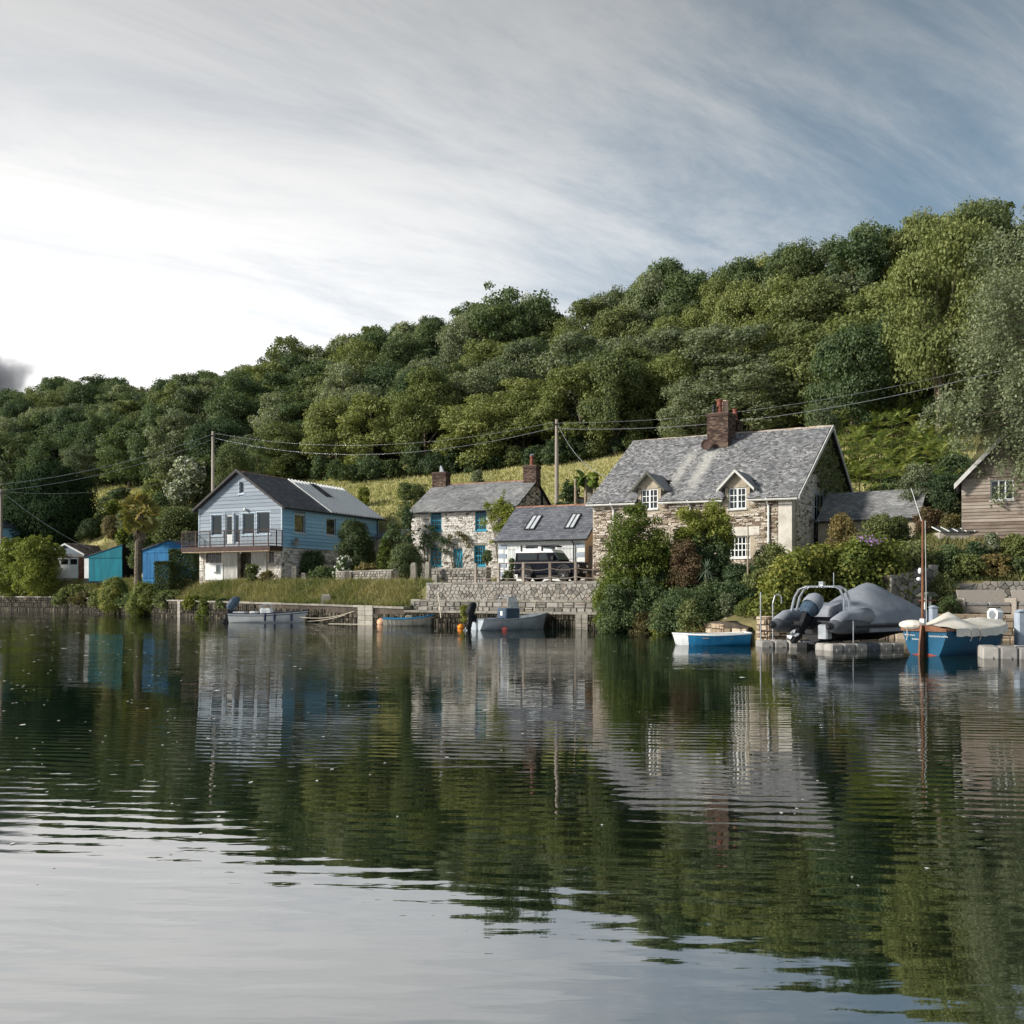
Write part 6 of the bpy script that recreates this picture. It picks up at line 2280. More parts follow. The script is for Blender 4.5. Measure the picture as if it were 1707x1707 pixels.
def hull(L, B, hs, hb, m, parent, name="hull", inner="hull_white", **kw):
    secs = hull_sections(L, B, hs, hb, **kw)
    ns, m_ = len(secs), len(secs[0])
    mb = MB()
    for sd in (1, -1):
        V = [(x, sd * y, z) for s in secs for (x, y, z) in s]
        fs = [(i * m_ + k, (i + 1) * m_ + k, (i + 1) * m_ + k + 1, i * m_ + k + 1) for i in range(ns - 1) for k in range(m_ - 1)]
        mb.add(V, fs)
    t0 = secs[0]
    mb.poly([(x, y, z) for x, y, z in t0] + [(x, -y, z) for x, y, z in reversed(t0)])
    ho = mb.build(name, M[m], parent, smooth=False)
    mi = MB()
    th = .045
    ins = [[(x + (.04 if i == 0 else -.02 if i == ns - 1 else 0), max(0, y - th), z + (th if k < m_ - 1 else -.004)) for k, (x, y, z) in enumerate(s)] for i, s in enumerate(secs)]
    for sd in (1, -1):
        V = [(x, sd * y, z) for s in ins for (x, y, z) in s]
        mi.add(V, [(i * m_ + k, i * m_ + k + 1, (i + 1) * m_ + k + 1, (i + 1) * m_ + k) for i in range(ns - 1) for k in range(m_ - 1)])
    t0 = ins[0]
    mi.poly([(x, y, z) for x, y, z in t0] + [(x, -y, z) for x, y, z in reversed(t0)])
    mi.build("inner_hull", M[inner], ho)
    sheer = [(s[-1][0], s[-1][1], s[-1][2]) for s in secs]
    return ho, sheer


def gunwale(sheer, parent, m, r=.035, squash=1.0):
    mb = MB()
    for sd in (1, -1):
        mb.tube([(x, sd * y, z) for x, y, z in sheer], r, 7, squash=squash)
    x, y, z = sheer[0]
    mb.tube([(x, -y, z), (x, y, z)], r, 7)
    return mb.build("gunwale", M[m], parent)


def outboard(parent, x, z, h, m, tilt=0.0, w=.42, name="outboard_motor", label=None, covered=None, yaw=0.0):
    """motor hung on the stern at (x, 0, z); its leg reaches down, the whole tilted about the clamp"""
    ca, sa = math.cos(tilt), math.sin(tilt)

    def T(p):
        px_, py_, pz_ = p
        return (x + px_ * ca + pz_ * sa * -1, py_, z + px_ * sa + pz_ * ca)
    mb = MB()
    rings = [(-.10, .35, .05), (-.12, .46, .14), (-.10, .52, .34), (-.06, .50, .62), (.0, .38, .80), (.04, .2, .88)]
    n = 14
    V, fs = [], []
    for (xo, ln, zz_) in rings:
        for k in range(n):
            a = 2 * math.pi * k / n
            V.append(T(((-xo * 0 - .28 + xo + ln * .52 * math.copysign(abs(math.cos(a)) ** .7, math.cos(a))) * h, w * .5 * h * (ln / .52) * math.copysign(abs(math.sin(a)) ** .7, math.sin(a)), zz_ * h)))
    for i in range(len(rings) - 1):
        for k in range(n):
            q = (k + 1) % n
            fs.append((i * n + k, i * n + q, (i + 1) * n + q, (i + 1) * n + k))
    fs += [tuple(range(n - 1, -1, -1)), tuple((len(rings) - 1) * n + k for k in range(n))]
    o = mb.add(V, fs).build(name, M[m], parent, smooth=False, label=label)
    lg = MB()
    P = lambda xs, z_: [T((xs[0] * h, -.07 * h, z_ * h)), T((xs[1] * h, -.07 * h, z_ * h)), T((xs[1] * h, .07 * h, z_ * h)), T((xs[0] * h, .07 * h, z_ * h))]
    V = P((-.5, -.08), .06) + P((-.42, -.14), -.35) + P((-.44, -.16), -.85) + P((-.4, -.24), -1.15)
    fs = [(0, 1, 2, 3), (12, 15, 14, 13)]
    for r in range(3):
        fs += [(r * 4 + i, r * 4 + (i + 1) % 4, r * 4 + 4 + (i + 1) % 4, r * 4 + 4 + i) for i in range(4)]
    lg.add(V, fs)
    pa = [T((-.62 * h, -.14 * h, -.62 * h)), T((-.12 * h, -.1 * h, -.62 * h)), T((-.12 * h, .1 * h, -.62 * h)), T((-.62 * h, .14 * h, -.62 * h))]
    lg.prism(pa, Vector(T((0, 0, .03 * h))) - Vector(T((0, 0, 0))))
    lg.build("leg", M["engine_black"], o)
    br = MB()
    br.prism([T((-.14 * h, -.13 * h, -.3 * h)), T((.06 * h, -.13 * h, -.3 * h)), T((.06 * h, -.13 * h, .12 * h)), T((-.14 * h, -.13 * h, .12 * h))], (0, .26 * h, 0))
    br.build("bracket", M["engine_black"], o)
    pr = MB()
    hub = Vector(T((-.48 * h, 0, -.93 * h)))
    ax = (Vector(T((-1, 0, 0))) - Vector(T((0, 0, 0)))).normalized()
    up = (Vector(T((0, 0, 1))) - Vector(T((0, 0, 0)))).normalized()
    sdv = Vector((0, 1, 0))
    pr.tube([hub - ax * .12 * h, hub + ax * .12 * h], [.06 * h, .04 * h], 8)
    for k in range(3):
        a = 2 * math.pi * k / 3 + .4
        d1_, d2_ = up * math.cos(a) + sdv * math.sin(a), up * -math.sin(a) + sdv * math.cos(a)
        pr.prism([hub + d1_ * .05 * h - d2_ * .05 * h, hub + d1_ * .17 * h - d2_ * .1 * h + ax * .03 * h, hub + d1_ * .21 * h, hub + d1_ * .16 * h + d2_ * .1 * h - ax * .03 * h, hub + d1_ * .05 * h + d2_ * .05 * h], ax * .012)
    pr.build("propeller", M["metal_grey"], o)
    return o


def boat(name, label, px, py, ang, cat="boat", group="boats moored along the quay"):
    D = F * CAMZ / (py - HOR)
    return thing(name, label, cat, ((px - CX) * D / F, D, 0), math.radians(ang), group)


# white motorboat, bow to the right
b1 = boat("motorboat", "white motorboat with a tilted blue outboard and a loop of white rails", 384, 1037.5, 3)
ho, sh = hull(4.75, 1.75, .62, .80, "hull_white", b1, tr=.9, bluff=2.6, rake=.35)
gunwale(sh, b1, "hull_navy", .035)
dk = MB()
for i in range(len(sh) - 1):
    if i >= 6:
        (xa, ya, za), (xb, yb2, zb2) = sh[i], sh[i + 1]
        dk.quad((xa, -ya + .03, za + .005), (xb, -yb2 + .02, zb2 + .005), (xb, yb2 - .02, zb2 + .005), (xa, ya - .03, za + .005))
dk.box(.3, 1.0, -.6, .6, .5, .72)
dk.bevbox(1.35, 1.75, -.5, .5, .3, .74, .06)
dk.build("deck", M["hull_white"], b1)
cs = MB()
cs.bevbox(2.0, 2.75, -.42, .42, .3, .95, .1)
cs.build("console", M["hull_white"], b1)
rl = MB()
for y_ in (-.4, .4):
    rl.tube([(1.95, y_, .7), (2.05, y_, 1.1), (2.3, y_, 1.2), (2.75, y_, 1.16), (2.85, y_, .75)], .022, 6)
rl.tube([(2.3, -.4, 1.2), (2.3, .4, 1.2)], .022, 6)
rl.tube([(2.06, -.4, 1.1), (2.06, .4, 1.1)], .022, 6)
rl.lathe([(.16, -.012), (.18, 0), (.16, .012), (.145, 0)], (2.0, 0, 1.02), 12, axis="x")
rl.build("rail", M["steel"], b1)
for x in (2.45, 3.05, 4.1):
    y_ = -float(np.interp(x, [s[0] for s in sh], [s[1] for s in sh])) - .07
    f_ = MB().lathe([(.02, -.25), (.075, -.2), (.08, 0), (.075, .2), (.02, .25)], (x, y_, .33), 10)
    f_.tube([(x, y_, .56), (x, y_ + .08, .78)], .012, 5)
    f_.build("fender", M["hull_navy"], b1)
st_ = MB()
for a_, b_ in zip(sh[:-1], sh[1:]):
    st_.quad((a_[0], -a_[1] * .985 - .012, a_[2] - .17), (b_[0], -b_[1] * .985 - .012, b_[2] - .17), (b_[0], -b_[1] * .99 - .012, b_[2] - .13), (a_[0], -a_[1] * .99 - .012, a_[2] - .13))
st_.build("stripe", M["hull_navy"], b1)
outboard(b1, .36, .62, 1.15, "engine_blue", -.42, .6)
# tender behind it
b2 = boat("tender", "small tender with a white rim and navy hull tied up beyond the white motorboat", 459, 1036, 2)
ho, sh = hull(2.75, 1.3, .38, .72, "hull_navy", b2, tr=.8, bluff=2.4, inner="hull_white", rake=.2)
gunwale(sh, b2, "hull_white", .05)
MB().box(.9, 1.15, -.5, .5, .25, .3).build("thwart", M["varnish"], b2)
# old rowing boat
b3 = boat("rowing_boat", "old weathered rowing boat with a blue rim lying against the quay", 640, 1043, -2)
ho, sh = hull(3.25, 1.35, .45, .72, "hull_old", b3, tr=.7, bluff=2.2, inner="hull_old", rake=.1)
gunwale(sh, b3, "hull_blue_light", .045)
for x in (.8, 1.8):
    MB().box(x, x + .25, -.55, .55, .26, .3).build("thwart", M["timber_grey"], b3)
rb = MB()
for s_ in hull_sections(3.25, 1.35, .45, .72, tr=.7, bluff=2.2, ns=14, rake=.1)[1:-1]:
    rb.tube([(x, -y - .012, z) for x, y, z in s_[1:]], .014, 4)
rb.build("plank_rib", M["timber_grey"], ho, kind="stuff")
MB().bevbox(1.3, 1.75, -.2, .2, .35, .62, .05).build("locker", M["granite"], b3)
# grey aluminium boat, stern to the viewer
b4 = boat("aluminium_boat", "grey aluminium boat with a small wheelhouse console and black outboard", 793, 1050.5, 33)
ho, sh = hull(4.3, 1.75, .58, .86, "hull_grey", b4, tr=.95, bluff=2.8, inner="hull_grey", rake=.25)
gunwale(sh, b4, "metal_grey", .04)
cs = MB()
cs.bevbox(1.6, 2.5, -.45, .45, .3, 1.15, .05)
cs.bevbox(1.0, 1.5, -.6, .6, .25, .62, .05)
cs.build("console", M["engine_blue"], b4)
wsn = MB()
wsn.prism([(2.42, -.45, 1.16), (2.42, .45, 1.16), (2.25, .4, 1.72), (2.25, -.4, 1.72)], (.02, 0, 0))
wsn.build("windscreen", M["glass_sky"], b4)
rl = MB()
rl.tube([(1.7, -.45, 1.15), (1.75, -.44, 1.72), (2.25, -.42, 1.75), (2.45, -.45, 1.15)], .025, 6)
rl.tube([(1.7, .45, 1.15), (1.75, .44, 1.72), (2.25, .42, 1.75), (2.45, .45, 1.15)], .025, 6)
rl.tube([(1.75, -.44, 1.72), (1.75, .44, 1.72)], .025, 6)
rl.tube([(2.0, 0, 1.15), (2.0, 0, 2.0)], .015, 5)
rl.build("rail", M["steel"], b4)
MB().box(1.58, 1.596, -.12, .08, .75, .98).build("life_ring_badge", M["white_frame"], b4)
outboard(b4, -.05, .68, .85, "engine_black", -.22, .5)
# blue rowing dinghy side on
b5 = boat("rowing_dinghy", "blue rowing dinghy with a white bow and white rim", 1247, 1075, 181)
ho, sh = hull(2.75, 1.3, .46, .44, "hull_blue_light", b5, tr=.75, bluff=2.0, inner="hull_old", rake=.12)
gunwale(sh, b5, "white_frame", .032)
secs = hull_sections(2.75, 1.3, .46, .44, tr=.75, bluff=2.0, rake=.12)
wb = MB()
for i in range(10, 12):
    for sd in (1, -1):
        for k in range(6):
            a_, b_, c_, d_ = secs[i][k], secs[i + 1][k], secs[i + 1][k + 1], secs[i][k + 1]
            wb.quad(*[(x + .004, sd * (y + .006), z) for (x, y, z) in (a_, b_, c_, d_)])
wb.build("bow_paint", M["hull_white"], ho)
for x in (.7, 1.6):
    MB().box(x, x + .22, -.55, .55, .26, .3).build("thwart", M["timber_grey"], b5)

# sailing dinghy, stern to the viewer
b6 = boat("sailing_dinghy", "blue sailing dinghy under a cream cover with a varnished mizzen mast", 1541, 1092, 36)
Ls, Bs = 4.7, 1.75
ho, sh = hull(Ls, Bs, .82, .92, "hull_blue", b6, tr=.88, bluff=2.6, inner="varnish", draft=.25, rake=.25, full=.36)
gunwale(sh, b6, "varnish", .045)
tr_ = MB()
t0 = hull_sections(Ls, Bs, .82, .92, tr=.88, bluff=2.6, draft=.25, rake=.25, full=.36)[0]
top = [(-.012, sd * y, z) for sd in (1,) for (x, y, z) in t0[-2:]]
yt, zt_ = t0[-1][1], t0[-1][2]
tr_.poly([(-.02, -yt, zt_ - .05), (-.02, yt, zt_ - .05), (-.02, yt * .95, zt_ + .03), (-.02, yt * .4, zt_ + .12), (-.02, 0, zt_ + .14), (-.02, -yt * .4, zt_ + .12), (-.02, -yt * .95, zt_ + .03)])
tr_.prism([(-.025, -yt, zt_ - .06), (-.025, yt, zt_ - .06), (-.025, yt, zt_ + .02), (-.025, yt * .4, zt_ + .12), (-.025, 0, zt_ + .14), (-.025, -yt * .4, zt_ + .12), (-.025, -yt, zt_ + .02)], (-.05, 0, 0))
tr_.build("transom_rail", M["varnish"], ho)
rd = MB()
rd.prism([(-.06, -.025, -.3), (-.34, -.025, -.3), (-.30, -.025, .35), (-.2, -.025, .95), (-.06, -.025, .95)], (0, .05, 0))
rd.build("rudder", M["varnish"], b6)
MB().prism([(-.05, .09, -.25), (-.05, .09, .8), (-.05, -.1, .8), (-.05, -.1, -.25)], (-.012, 0, 0)).build("stern_post", M["tar_black"], ho)
an = MB()
for sd in (1, -1):
    an.poly([(-.008, sd * y, z) for (x, y, z) in t0 if z < .12] + [(-.008, 0, .08)])
    for i in range(9):
        pass
an.build("antifoul", M["red_paint"], ho)
# the name on either side of the rudder, in thin pale script
lt = MB()


def script(y0, z0, wdt, n, seed, hgt=.07):
    rr = random.Random(seed)
    pts = []
    for k in range(n * 6 + 1):
        a = k / 6
        pts.append((-.012, y0 - wdt * a / n, z0 + hgt * (.5 + .5 * math.sin(a * 2 * math.pi)) * rr.uniform(.5, 1.0)))
    lt.tube(pts, .007, 4)


script(.68, .60, .36, 6, 1)
script(.42, .47, .24, 4, 2)
script(-.16, .58, .62, 10, 3)
lt.build("name_lettering", M["white_frame"], ho)
cv = MB()
ny, nx_ = 15, 18
rngc = np.random.default_rng(4)
V = []
for i in range(nx_):
    x = .35 + (Ls - .25) * i / (nx_ - 1)
    yb2 = float(np.interp(min(x, Ls + .1), [s[0] for s in sh], [s[1] for s in sh])) + .07
    zs = float(np.interp(x, [s[0] for s in sh], [s[2] for s in sh]))
    f_ = i / (nx_ - 1)
    rid = zs + .12 + .42 * math.exp(-((f_ - .22) / .13) ** 2) + .22 * math.exp(-((f_ - .6) / .3) ** 2)
    for k in range(ny):
        q = -1 + 2 * k / (ny - 1)
        e = abs(q)
        if e > .86:
            y, z = math.copysign(yb2, q), zs + .05 - (e - .86) / .14 * .24 + .02 * math.sin(x * 9)
        else:
            y = yb2 * q / .86
            z = zs + .05 + (rid - zs - .05) * (1 - (e / .86)) ** (1.15) + rngc.normal() * .008
        V.append((x, y, z))
cv.add(V, [(i * ny + k, i * ny + k + 1, (i + 1) * ny + k + 1, (i + 1) * ny + k) for i in range(nx_ - 1) for k in range(ny - 1)])
cv.build("boat_cover", M["canvas_cream"], b6, smooth=True)
MB().ball((.05, .45, .95), (.35, .42, .16), 12, 8).build("furled_canvas", M["canvas_cream"], b6)
tie = MB()
for (x, yq) in ((1.1, -1), (1.6, -1), (-.02, .55)):
    y_ = -float(np.interp(x, [s[0] for s in sh], [s[1] for s in sh])) - .08 if yq < 0 else .55
    tie.tube([(x if yq < 0 else -.09, y_, .85), (x + .03 if yq < 0 else -.09, y_ - .02, .6), (x if yq < 0 else -.09, y_ + .02, .45)], .014, 5)
tie.build("tie_cord", M["rope"], b6)
mD = b6.location.y
mH = CAMZ + (HOR - 866) * (mD + .25) / F
ms = MB()
ms.tube([(.12, .14, .3), (.12, .13, mH * .5), (.12, .13, mH)], [.048, .042, .03], 9)
mo = ms.build("mast", M["varnish"], b6)
rg = MB()
rg.tube([(.12, .17, mH - .05), (.0, .45, mH + 1.0)], .009, 5)
rg.tube([(.12, .05, mH - .05), (.15, .02, 1.0)], .008, 4)
rg.build("whip_aerial", M["white_frame"], mo)
MB().ball((.08, .2, mH * .62), (.06, .06, .1)).ball((.08, .24, mH * .56), (.07, .07, .06)).box(.06, .2, .06, .2, .95, 1.15).build("mast_fitting", M["white_frame"], mo)

# small white outboard raised behind the dinghy's bow
p = at(1655, 1040, 34.0)
o = thing("white_outboard_motor", "small white outboard motor raised beyond the bow of the covered sailing dinghy", "outboard motor", p, math.radians(-70))
mb = MB()
mb.prism([(-.16, -.02, -.2), (.16, -.02, -.2), (.2, -.02, .1), (.24, -.02, .42), (.12, -.02, .55), (-.12, -.02, .55), (-.24, -.02, .42), (-.2, -.02, .1)], (0, .25, 0))
mb.build("cowl", M["white_frame"], o)
MB().lathe([(.14, 0), (.16, .015), (.14, .03), (.05, .04)], (0, -.05, .33), 16, axis="y").lathe([(.1, 0), (.1, .06), (.02, .06)], (0, -.06, .33), 12, axis="y").build("starter_cover", M["metal_grey"], o)
MB().box(-.26, .26, .0, .08, .56, .60).build("handle", M["iron"], o)
MB().prism([(-.09, .0, -1.1), (.09, .0, -1.1), (.12, .0, -.2), (-.12, .0, -.2)], (0, .16, 0)).build("leg", M["white_frame"], o)

# rigid inflatable under its grey cover, on the floating dock
b7 = thing("inflatable_boat", "big inflatable boat under a grey cover with a steel arch and large tilted outboard", "boat", (at(1352, 1000, 34.3).x, 34.3, .0), math.radians(38), "boats moored along the quay")
b7.scale = (1.12, 1.18, 1.0)
b7.location.x += .12
zT = .82
tr_r = .29
for sd in (1, -1):
    mb = MB()
    pts = [(-.75, sd * 1.0, zT), (-.5, sd * 1.0, zT), (-.2, sd * 1.0, zT)] + [(x, sd * (1.0 if x < 4 else 1.0 - ((x - 4) / 2.4) ** 2 * .95), zT + max(0, x - 3.5) * .09) for x in np.linspace(.2, 6.3, 14)]
    mb.tube(pts, [.13, .23, .28] + [tr_r] * 13 + [.24], 14)
    tb = mb.build("sponson", M["rubber"], b7, smooth=True)
    MB().tube([(-.86, sd * 1.0, zT), (-.78, sd * 1.0, zT), (-.7, sd * 1.0, zT)], [.05, .12, .15], 12).build("end_cap", M["rubber_black"], tb)
    MB().tube([(x, y + sd * .29, z - .03) for (x, y, z) in pts[3:-2]], .035, 6).build("rubbing_strake", M["rubber_black"], tb)
mb = MB()
secs = []
for i in range(9):
    x = 6.0 * i / 8
    b_ = .85 * (1 - max(0, (x - 3.6) / 2.4) ** 2 * .95)
    secs.append([(x, -b_, zT - .05), (x, -b_ * .7, zT - .35), (x, 0, zT - .62 + max(0, x - 4) * .25), (x, b_ * .7, zT - .35), (x, b_, zT - .05)])
mb.add([p for s in secs for p in s], [(i * 5 + k, i * 5 + k + 1, (i + 1) * 5 + k + 1, (i + 1) * 5 + k) for i in range(8) for k in range(4)] + [(0, 1, 2, 3, 4)])
mb.build("hull", M["rubber_black"], b7)
MB().box(-.06, .0, -.8, .8, zT - .3, zT + .12).box(-.05, .4, -.72, .72, zT - .32, zT - .28).build("transom", M["rubber_black"], b7)
cv = MB()
nx_, ny = 26, 21
V = []
for i in range(nx_):
    x = 1.0 + 5.5 * i / (nx_ - 1)
    wd = 1.30 * (1 if x < 4 else math.sqrt(max(.01, 1 - ((x - 4) / 2.65) ** 2)))
    rid = float(np.interp(x, [1.0, 1.5, 2.1, 2.6, 3.1, 3.6, 4.4, 5.2, 6.0, 6.5], [1.3, 1.72, 2.08, 2.30, 2.36, 2.24, 1.94, 1.62, 1.32, 1.12]))
    for k in range(ny):
        q = -1 + 2 * k / (ny - 1)
        e = abs(q)
        if e > .85:
            y, z = math.copysign(wd * (1.0 - .04 * (e - .85) / .15), q), 1.08 - (e - .85) / .15 * .50
        else:
            y = wd * q / .85
            z = 1.10 + (rid - 1.10) * (1 - (e / .85) ** 1.45)
            z += .015 * math.sin(x * 5 + q * 4) * (1 - e) + .018 * math.sin(x * 2.2 - q * 9) - .06 * max(0, math.sin(x * 3.1 + q * 3)) ** 6 * (1 - e)
        V.append((x, y, z))
cv.add(V, [(i * ny + k, i * ny + k + 1, (i + 1) * ny + k + 1, (i + 1) * ny + k) for i in range(nx_ - 1) for k in range(ny - 1)] + [tuple(range(ny))])
cvo = cv.build("boat_cover", M["cover_grey"], b7, smooth=True)
MB().tube([(2.4 + .1 * math.sin(i), -1.2 + i * .12, 0) for i in range(2)], .001, 3)
cq = MB()
for sd in (-1, 1):
    cq.tube([(-.45, sd * 1.0, zT + .14), (0, sd * 1.02, zT + .33), (.6, sd * 1.05, zT + .34), (1.1, sd * 1.1, zT + .33)], [.18, .2, .24, .3], 12)
cq.build("sponson_cover", M["cover_grey"], cvo, smooth=True)
ar = MB()
for xo in (0, .28):
    ar.tube([(.1 + xo, .95, zT + .25), (.22 + xo, .86, 1.8), (.27 + xo, .72, 2.1), (.3 + xo, .5, 2.2), (.3 + xo, -.5, 2.2), (.27 + xo, -.72, 2.1), (.22 + xo, -.86, 1.8), (.1 + xo, -.95, zT + .25)], .04, 8)
ar.tube([(.3, 0, 2.2), (.58, 0, 2.2)], .05, 6)
ar.box(.35, .48, -.08, .08, 2.22, 2.38)
ar.tube([(.5, -.35, 2.2), (.5, -.35, 2.7)], .012, 5)
ar.build("steel_arch", M["steel"], b7)
ob = outboard(b7, -.16, zT + .12, 1.0, "engine_blue", -.68, .5)
oc = MB()
ca, sa = math.cos(-.68), math.sin(-.68)
T = lambda p: (-.16 + p[0] * ca - p[2] * sa, p[1], zT + .12 + p[0] * sa + p[2] * ca)
rings = [(.34, .58, .29), (.60, .58, .31), (.80, .48, .27), (.91, .3, .18), (.95, .12, .08)]
n = 14
V = []
for (zz_, ln, wd) in rings:
    for k in range(n):
        a = 2 * math.pi * k / n
        V.append(T((-.36 + ln * .55 * math.cos(a), wd * math.sin(a) * .98, zz_ - (0.14 * math.cos(a) if zz_ < .4 else 0))))
fs = []
for i in range(len(rings) - 1):
    for k in range(n):
        fs.append((i * n + k, i * n + (k + 1) % n, (i + 1) * n + (k + 1) % n, (i + 1) * n + k))
fs.append(tuple(4 * n + k for k in range(n)))
oc.add(V, fs).build("motor_cover", M["cover_grey"], ob, smooth=True)
MB().bevbox(-.5, -.2, -.75, -.42, zT - .45, zT + .05, .04).build("auxiliary_bracket", M["metal_grey"], b7)
MB().prism([(.72, .78, 1.1), (1.25, .78, 1.1), (1.2, .7, 1.62), (.78, .7, 1.5)], (0, -.9, 0)).build("seat_cover", M["cover_grey"], b7)

# floating docks of plastic blocks
M["dock_block"] = mat("dock_block", [S(116, 114, 113), S(166, 162, 156)], wn=1, wo=.9, scale=2.5, rough=.6)
M["dock_dark"] = mat("dock_dark", [S(70, 74, 84), S(100, 104, 112)], wn=.8, wo=.8, scale=3, rough=.5)


def dock(name, label, org, rows, cols, ang, skip=(), size=.5, ht=.23, dark=()):
    o = thing(name, label, "floating dock", org, math.radians(ang))
    proto = {}
    for r in range(rows):
        for c in range(cols):
            if (r, c) in skip:
                continue
            mk = "dock_dark" if ((r, c) in dark or (r * 7 + c * 3) % 4 == 1) else "dock_block"
            if mk not in proto:
                mb = MB()
                mb.bevbox(.01, size - .01, .01, size - .01, -.16, ht, .05)
                mb.box(size / 2 - .05, size / 2 + .05, -.02, .012, -.02, .06)
                proto[mk] = mb.build("dock_block", M[mk], o, loc=(c * size, r * size, 0))
            else:
                q = proto[mk].copy()
                COL.objects.link(q)
                q.location = (c * size, r * size, R.uniform(-.012, .012))
    return o


dock("floating_dock", "left arm of the pale block dock under the inflatable's stern", (at(1268, 1079, 34.8).x, 34.8, 0), 2, 6, -3)
dock("floating_dock", "right arm of the pale block dock alongside the covered inflatable", (at(1386, 1086, 32.6).x, 32.6, 0), 2, 6, 17)
rp_ = thing("dock_ramp", "dark sunken ramp between the two arms of the block dock", "ramp", (at(1345, 1080, 34.2).x, 34.2, 0), math.radians(20))
MB().prism([(0, 0, .2), (.55, 0, -.08), (1.15, 0, -.1), (1.5, 0, .16), (1.5, 0, -.2), (0, 0, -.2)], (0, 1.2, 0)).build("ramp_float", M["rubber_black"], rp_)
mb = MB()
for k in range(5):
    mb.tube([(.25, .2 + k * .2, .1), (1.3, .2 + k * .2, .06)], .04, 6)
mb.build("roller", M["rust"], rp_)
dock("floating_dock", "block dock at the right edge beside the blue sailing dinghy", (at(1637, 1097, 29.0).x, 29.0, 0), 3, 5, -20, size=.5, ht=.34)
# piles
for (px, top, D, wdt, lab) in ((1556, 1013, 35.5, .26, "short blue-grey pile with a slanted cap behind the dinghy's cover"), (1702, 1020, 32.5, .34, "tall blue-grey pile at the right edge by the block dock"), (1422.5, 1035, 32.9, .05, "thin pale pole standing on the block dock beside the inflatable")):
    x = (px - CX) * D / F
    zt_ = CAMZ + (HOR - top) * D / F
    mb = MB()
    if wdt < .1:
        mb.tube([(0, 0, 0), (0, 0, zt_ - .25)], .02, 7)
        q = mb.build("dock_pole", M["metal_grey"], loc=(x, D, .25))
    else:
        mb.bevbox(-wdt / 2, wdt / 2, -wdt / 2, wdt / 2, 0, zt_ + 1.2, .04)
        mb.prism([(-wdt / 2 - .02, -wdt / 2 - .02, zt_ + 1.2), (wdt / 2 + .02, -wdt / 2 - .02, zt_ + 1.2), (0, -wdt / 2 - .02, zt_ + 1.28)], (0, wdt + .04, 0))
        q = mb.build("mooring_pile", M["quoin_blue"], loc=(x, D, -1.2))
    tag(q, lab, "pile", "piles at the dock" if wdt > .1 else None)
# ladder on the quay
p = at(1268, 1065, 38.6)
ld = thing("quay_ladder", "rusty metal ladder with a hooked rail on the sandy quay wall", "ladder", (p.x, p.y, .0), math.radians(-5))
mb = MB()
wl_ = 20 * 38.6 / F
mb.tube([(0, 0, 0), (0, 0, 2.0)], .03, 7)
mb.tube([(wl_, 0, 0), (wl_, 0, 1.55), (wl_ + .08, .0, 1.85), (wl_ + .22, .0, 1.93), (wl_ + .33, 0, 1.82), (wl_ + .35, 0, 1.55)], .03, 7)
mb.build("stile", M["metal_grey"], ld)
for k in range(5):
    MB().tube([(0, 0, .15 + k * .27), (wl_, 0, .15 + k * .27)], .022, 6).build("rung", M["rust"], ld)
# buoys
for (px, py, r, m_, lab) in ((625, 1039, .2, "yellow", "yellow mooring buoy off the stern of the old rowing boat"), (637, 1041, .3, "buoy_pale", "pale faded fender ball on the stern of the old rowing boat"), (768, 1047.5, .17, "orange", "orange buoy left of the grey aluminium boat"), (841, 1051, .14, "pink", "pink buoy in front of the grey aluminium boat")):
    D = F * CAMZ / (py - HOR) + .2
    mb = MB()
    mb.ball((0, 0, r * .45), (r * 1.1, r * 1.1, r * .9), 14, 9)
    mb.tube([(0, 0, r * 1.25), (0, 0, r * 1.5)], r * .25, 8)
    tag(mb.build("mooring_buoy", M[m_], loc=((px - CX) * D / F, D, 0), smooth=True), lab, "buoy", "mooring buoys")


def rope_line(label, a, b, sag, r=.02):
    n = 16
    pts = [a + (b - a) * (i / n) - Vector((0, 0, sag * 4 * (i / n) * (1 - i / n))) for i in range(n + 1)]
    tag(MB().tube(pts, r, 5, False).build("mooring_rope", M["rope"]), label, "rope", "mooring ropes")


Dq = bank_pt(float(uv(*hit(612, 1012)[:2])[0]), .3, 1.1)
rope_line("upper mooring rope from the tender to the quay coping", at(497, 1028, 63.2), Dq, .35)
rope_line("lower mooring rope running from the water by the tender to the quay coping", at(500, 1035.5, 63.6), Dq + Vector((.1, 0, 0)), .28)
rope_line("pale rope lying on the water left of the yellow buoy", at(548, 1040, 60.5) * 1, at(620, 1041, 59.2), .0, .025)
for q in (bpy.data.objects["mooring_rope.002"],):
    pass
qa = bank_pt(float(uv(*hit(742, 1015)[:2])[0]), .5, .95)
rope_line("pale boathook pole leaning on the stone tier behind the rowing boat", at(735, 1030, 55.3), Vector((qa.x + .45, qa.y + .9, 1.95)), 0, .03)
bpy.data.objects["mooring_rope.003"].name = "leaning_pole"
bpy.data.objects["leaning_pole"]["category"] = "pole"
del bpy.data.objects["leaning_pole"]["group"]
rope_line("slack mooring rope from the bow of the grey aluminium boat up the quay", at(882, 1040, 53), at(893, 1001, 54.6), .5)
p = at(1246, 1000, 44.5)
tag(MB().tube([(0, 0, 0), (.03, 0, 2.2), (.02, 0, CAMZ + (HOR - 878) * 44.5 / F - ground(p.x, p.y) + .2)], [.045, .04, .03], 8).build("flag_pole", M["bark_pale"], loc=(p.x, p.y, ground(p.x, p.y) - .2)), "bare thin wooden pole standing in the shrubs before the slate-roofed house", "pole")

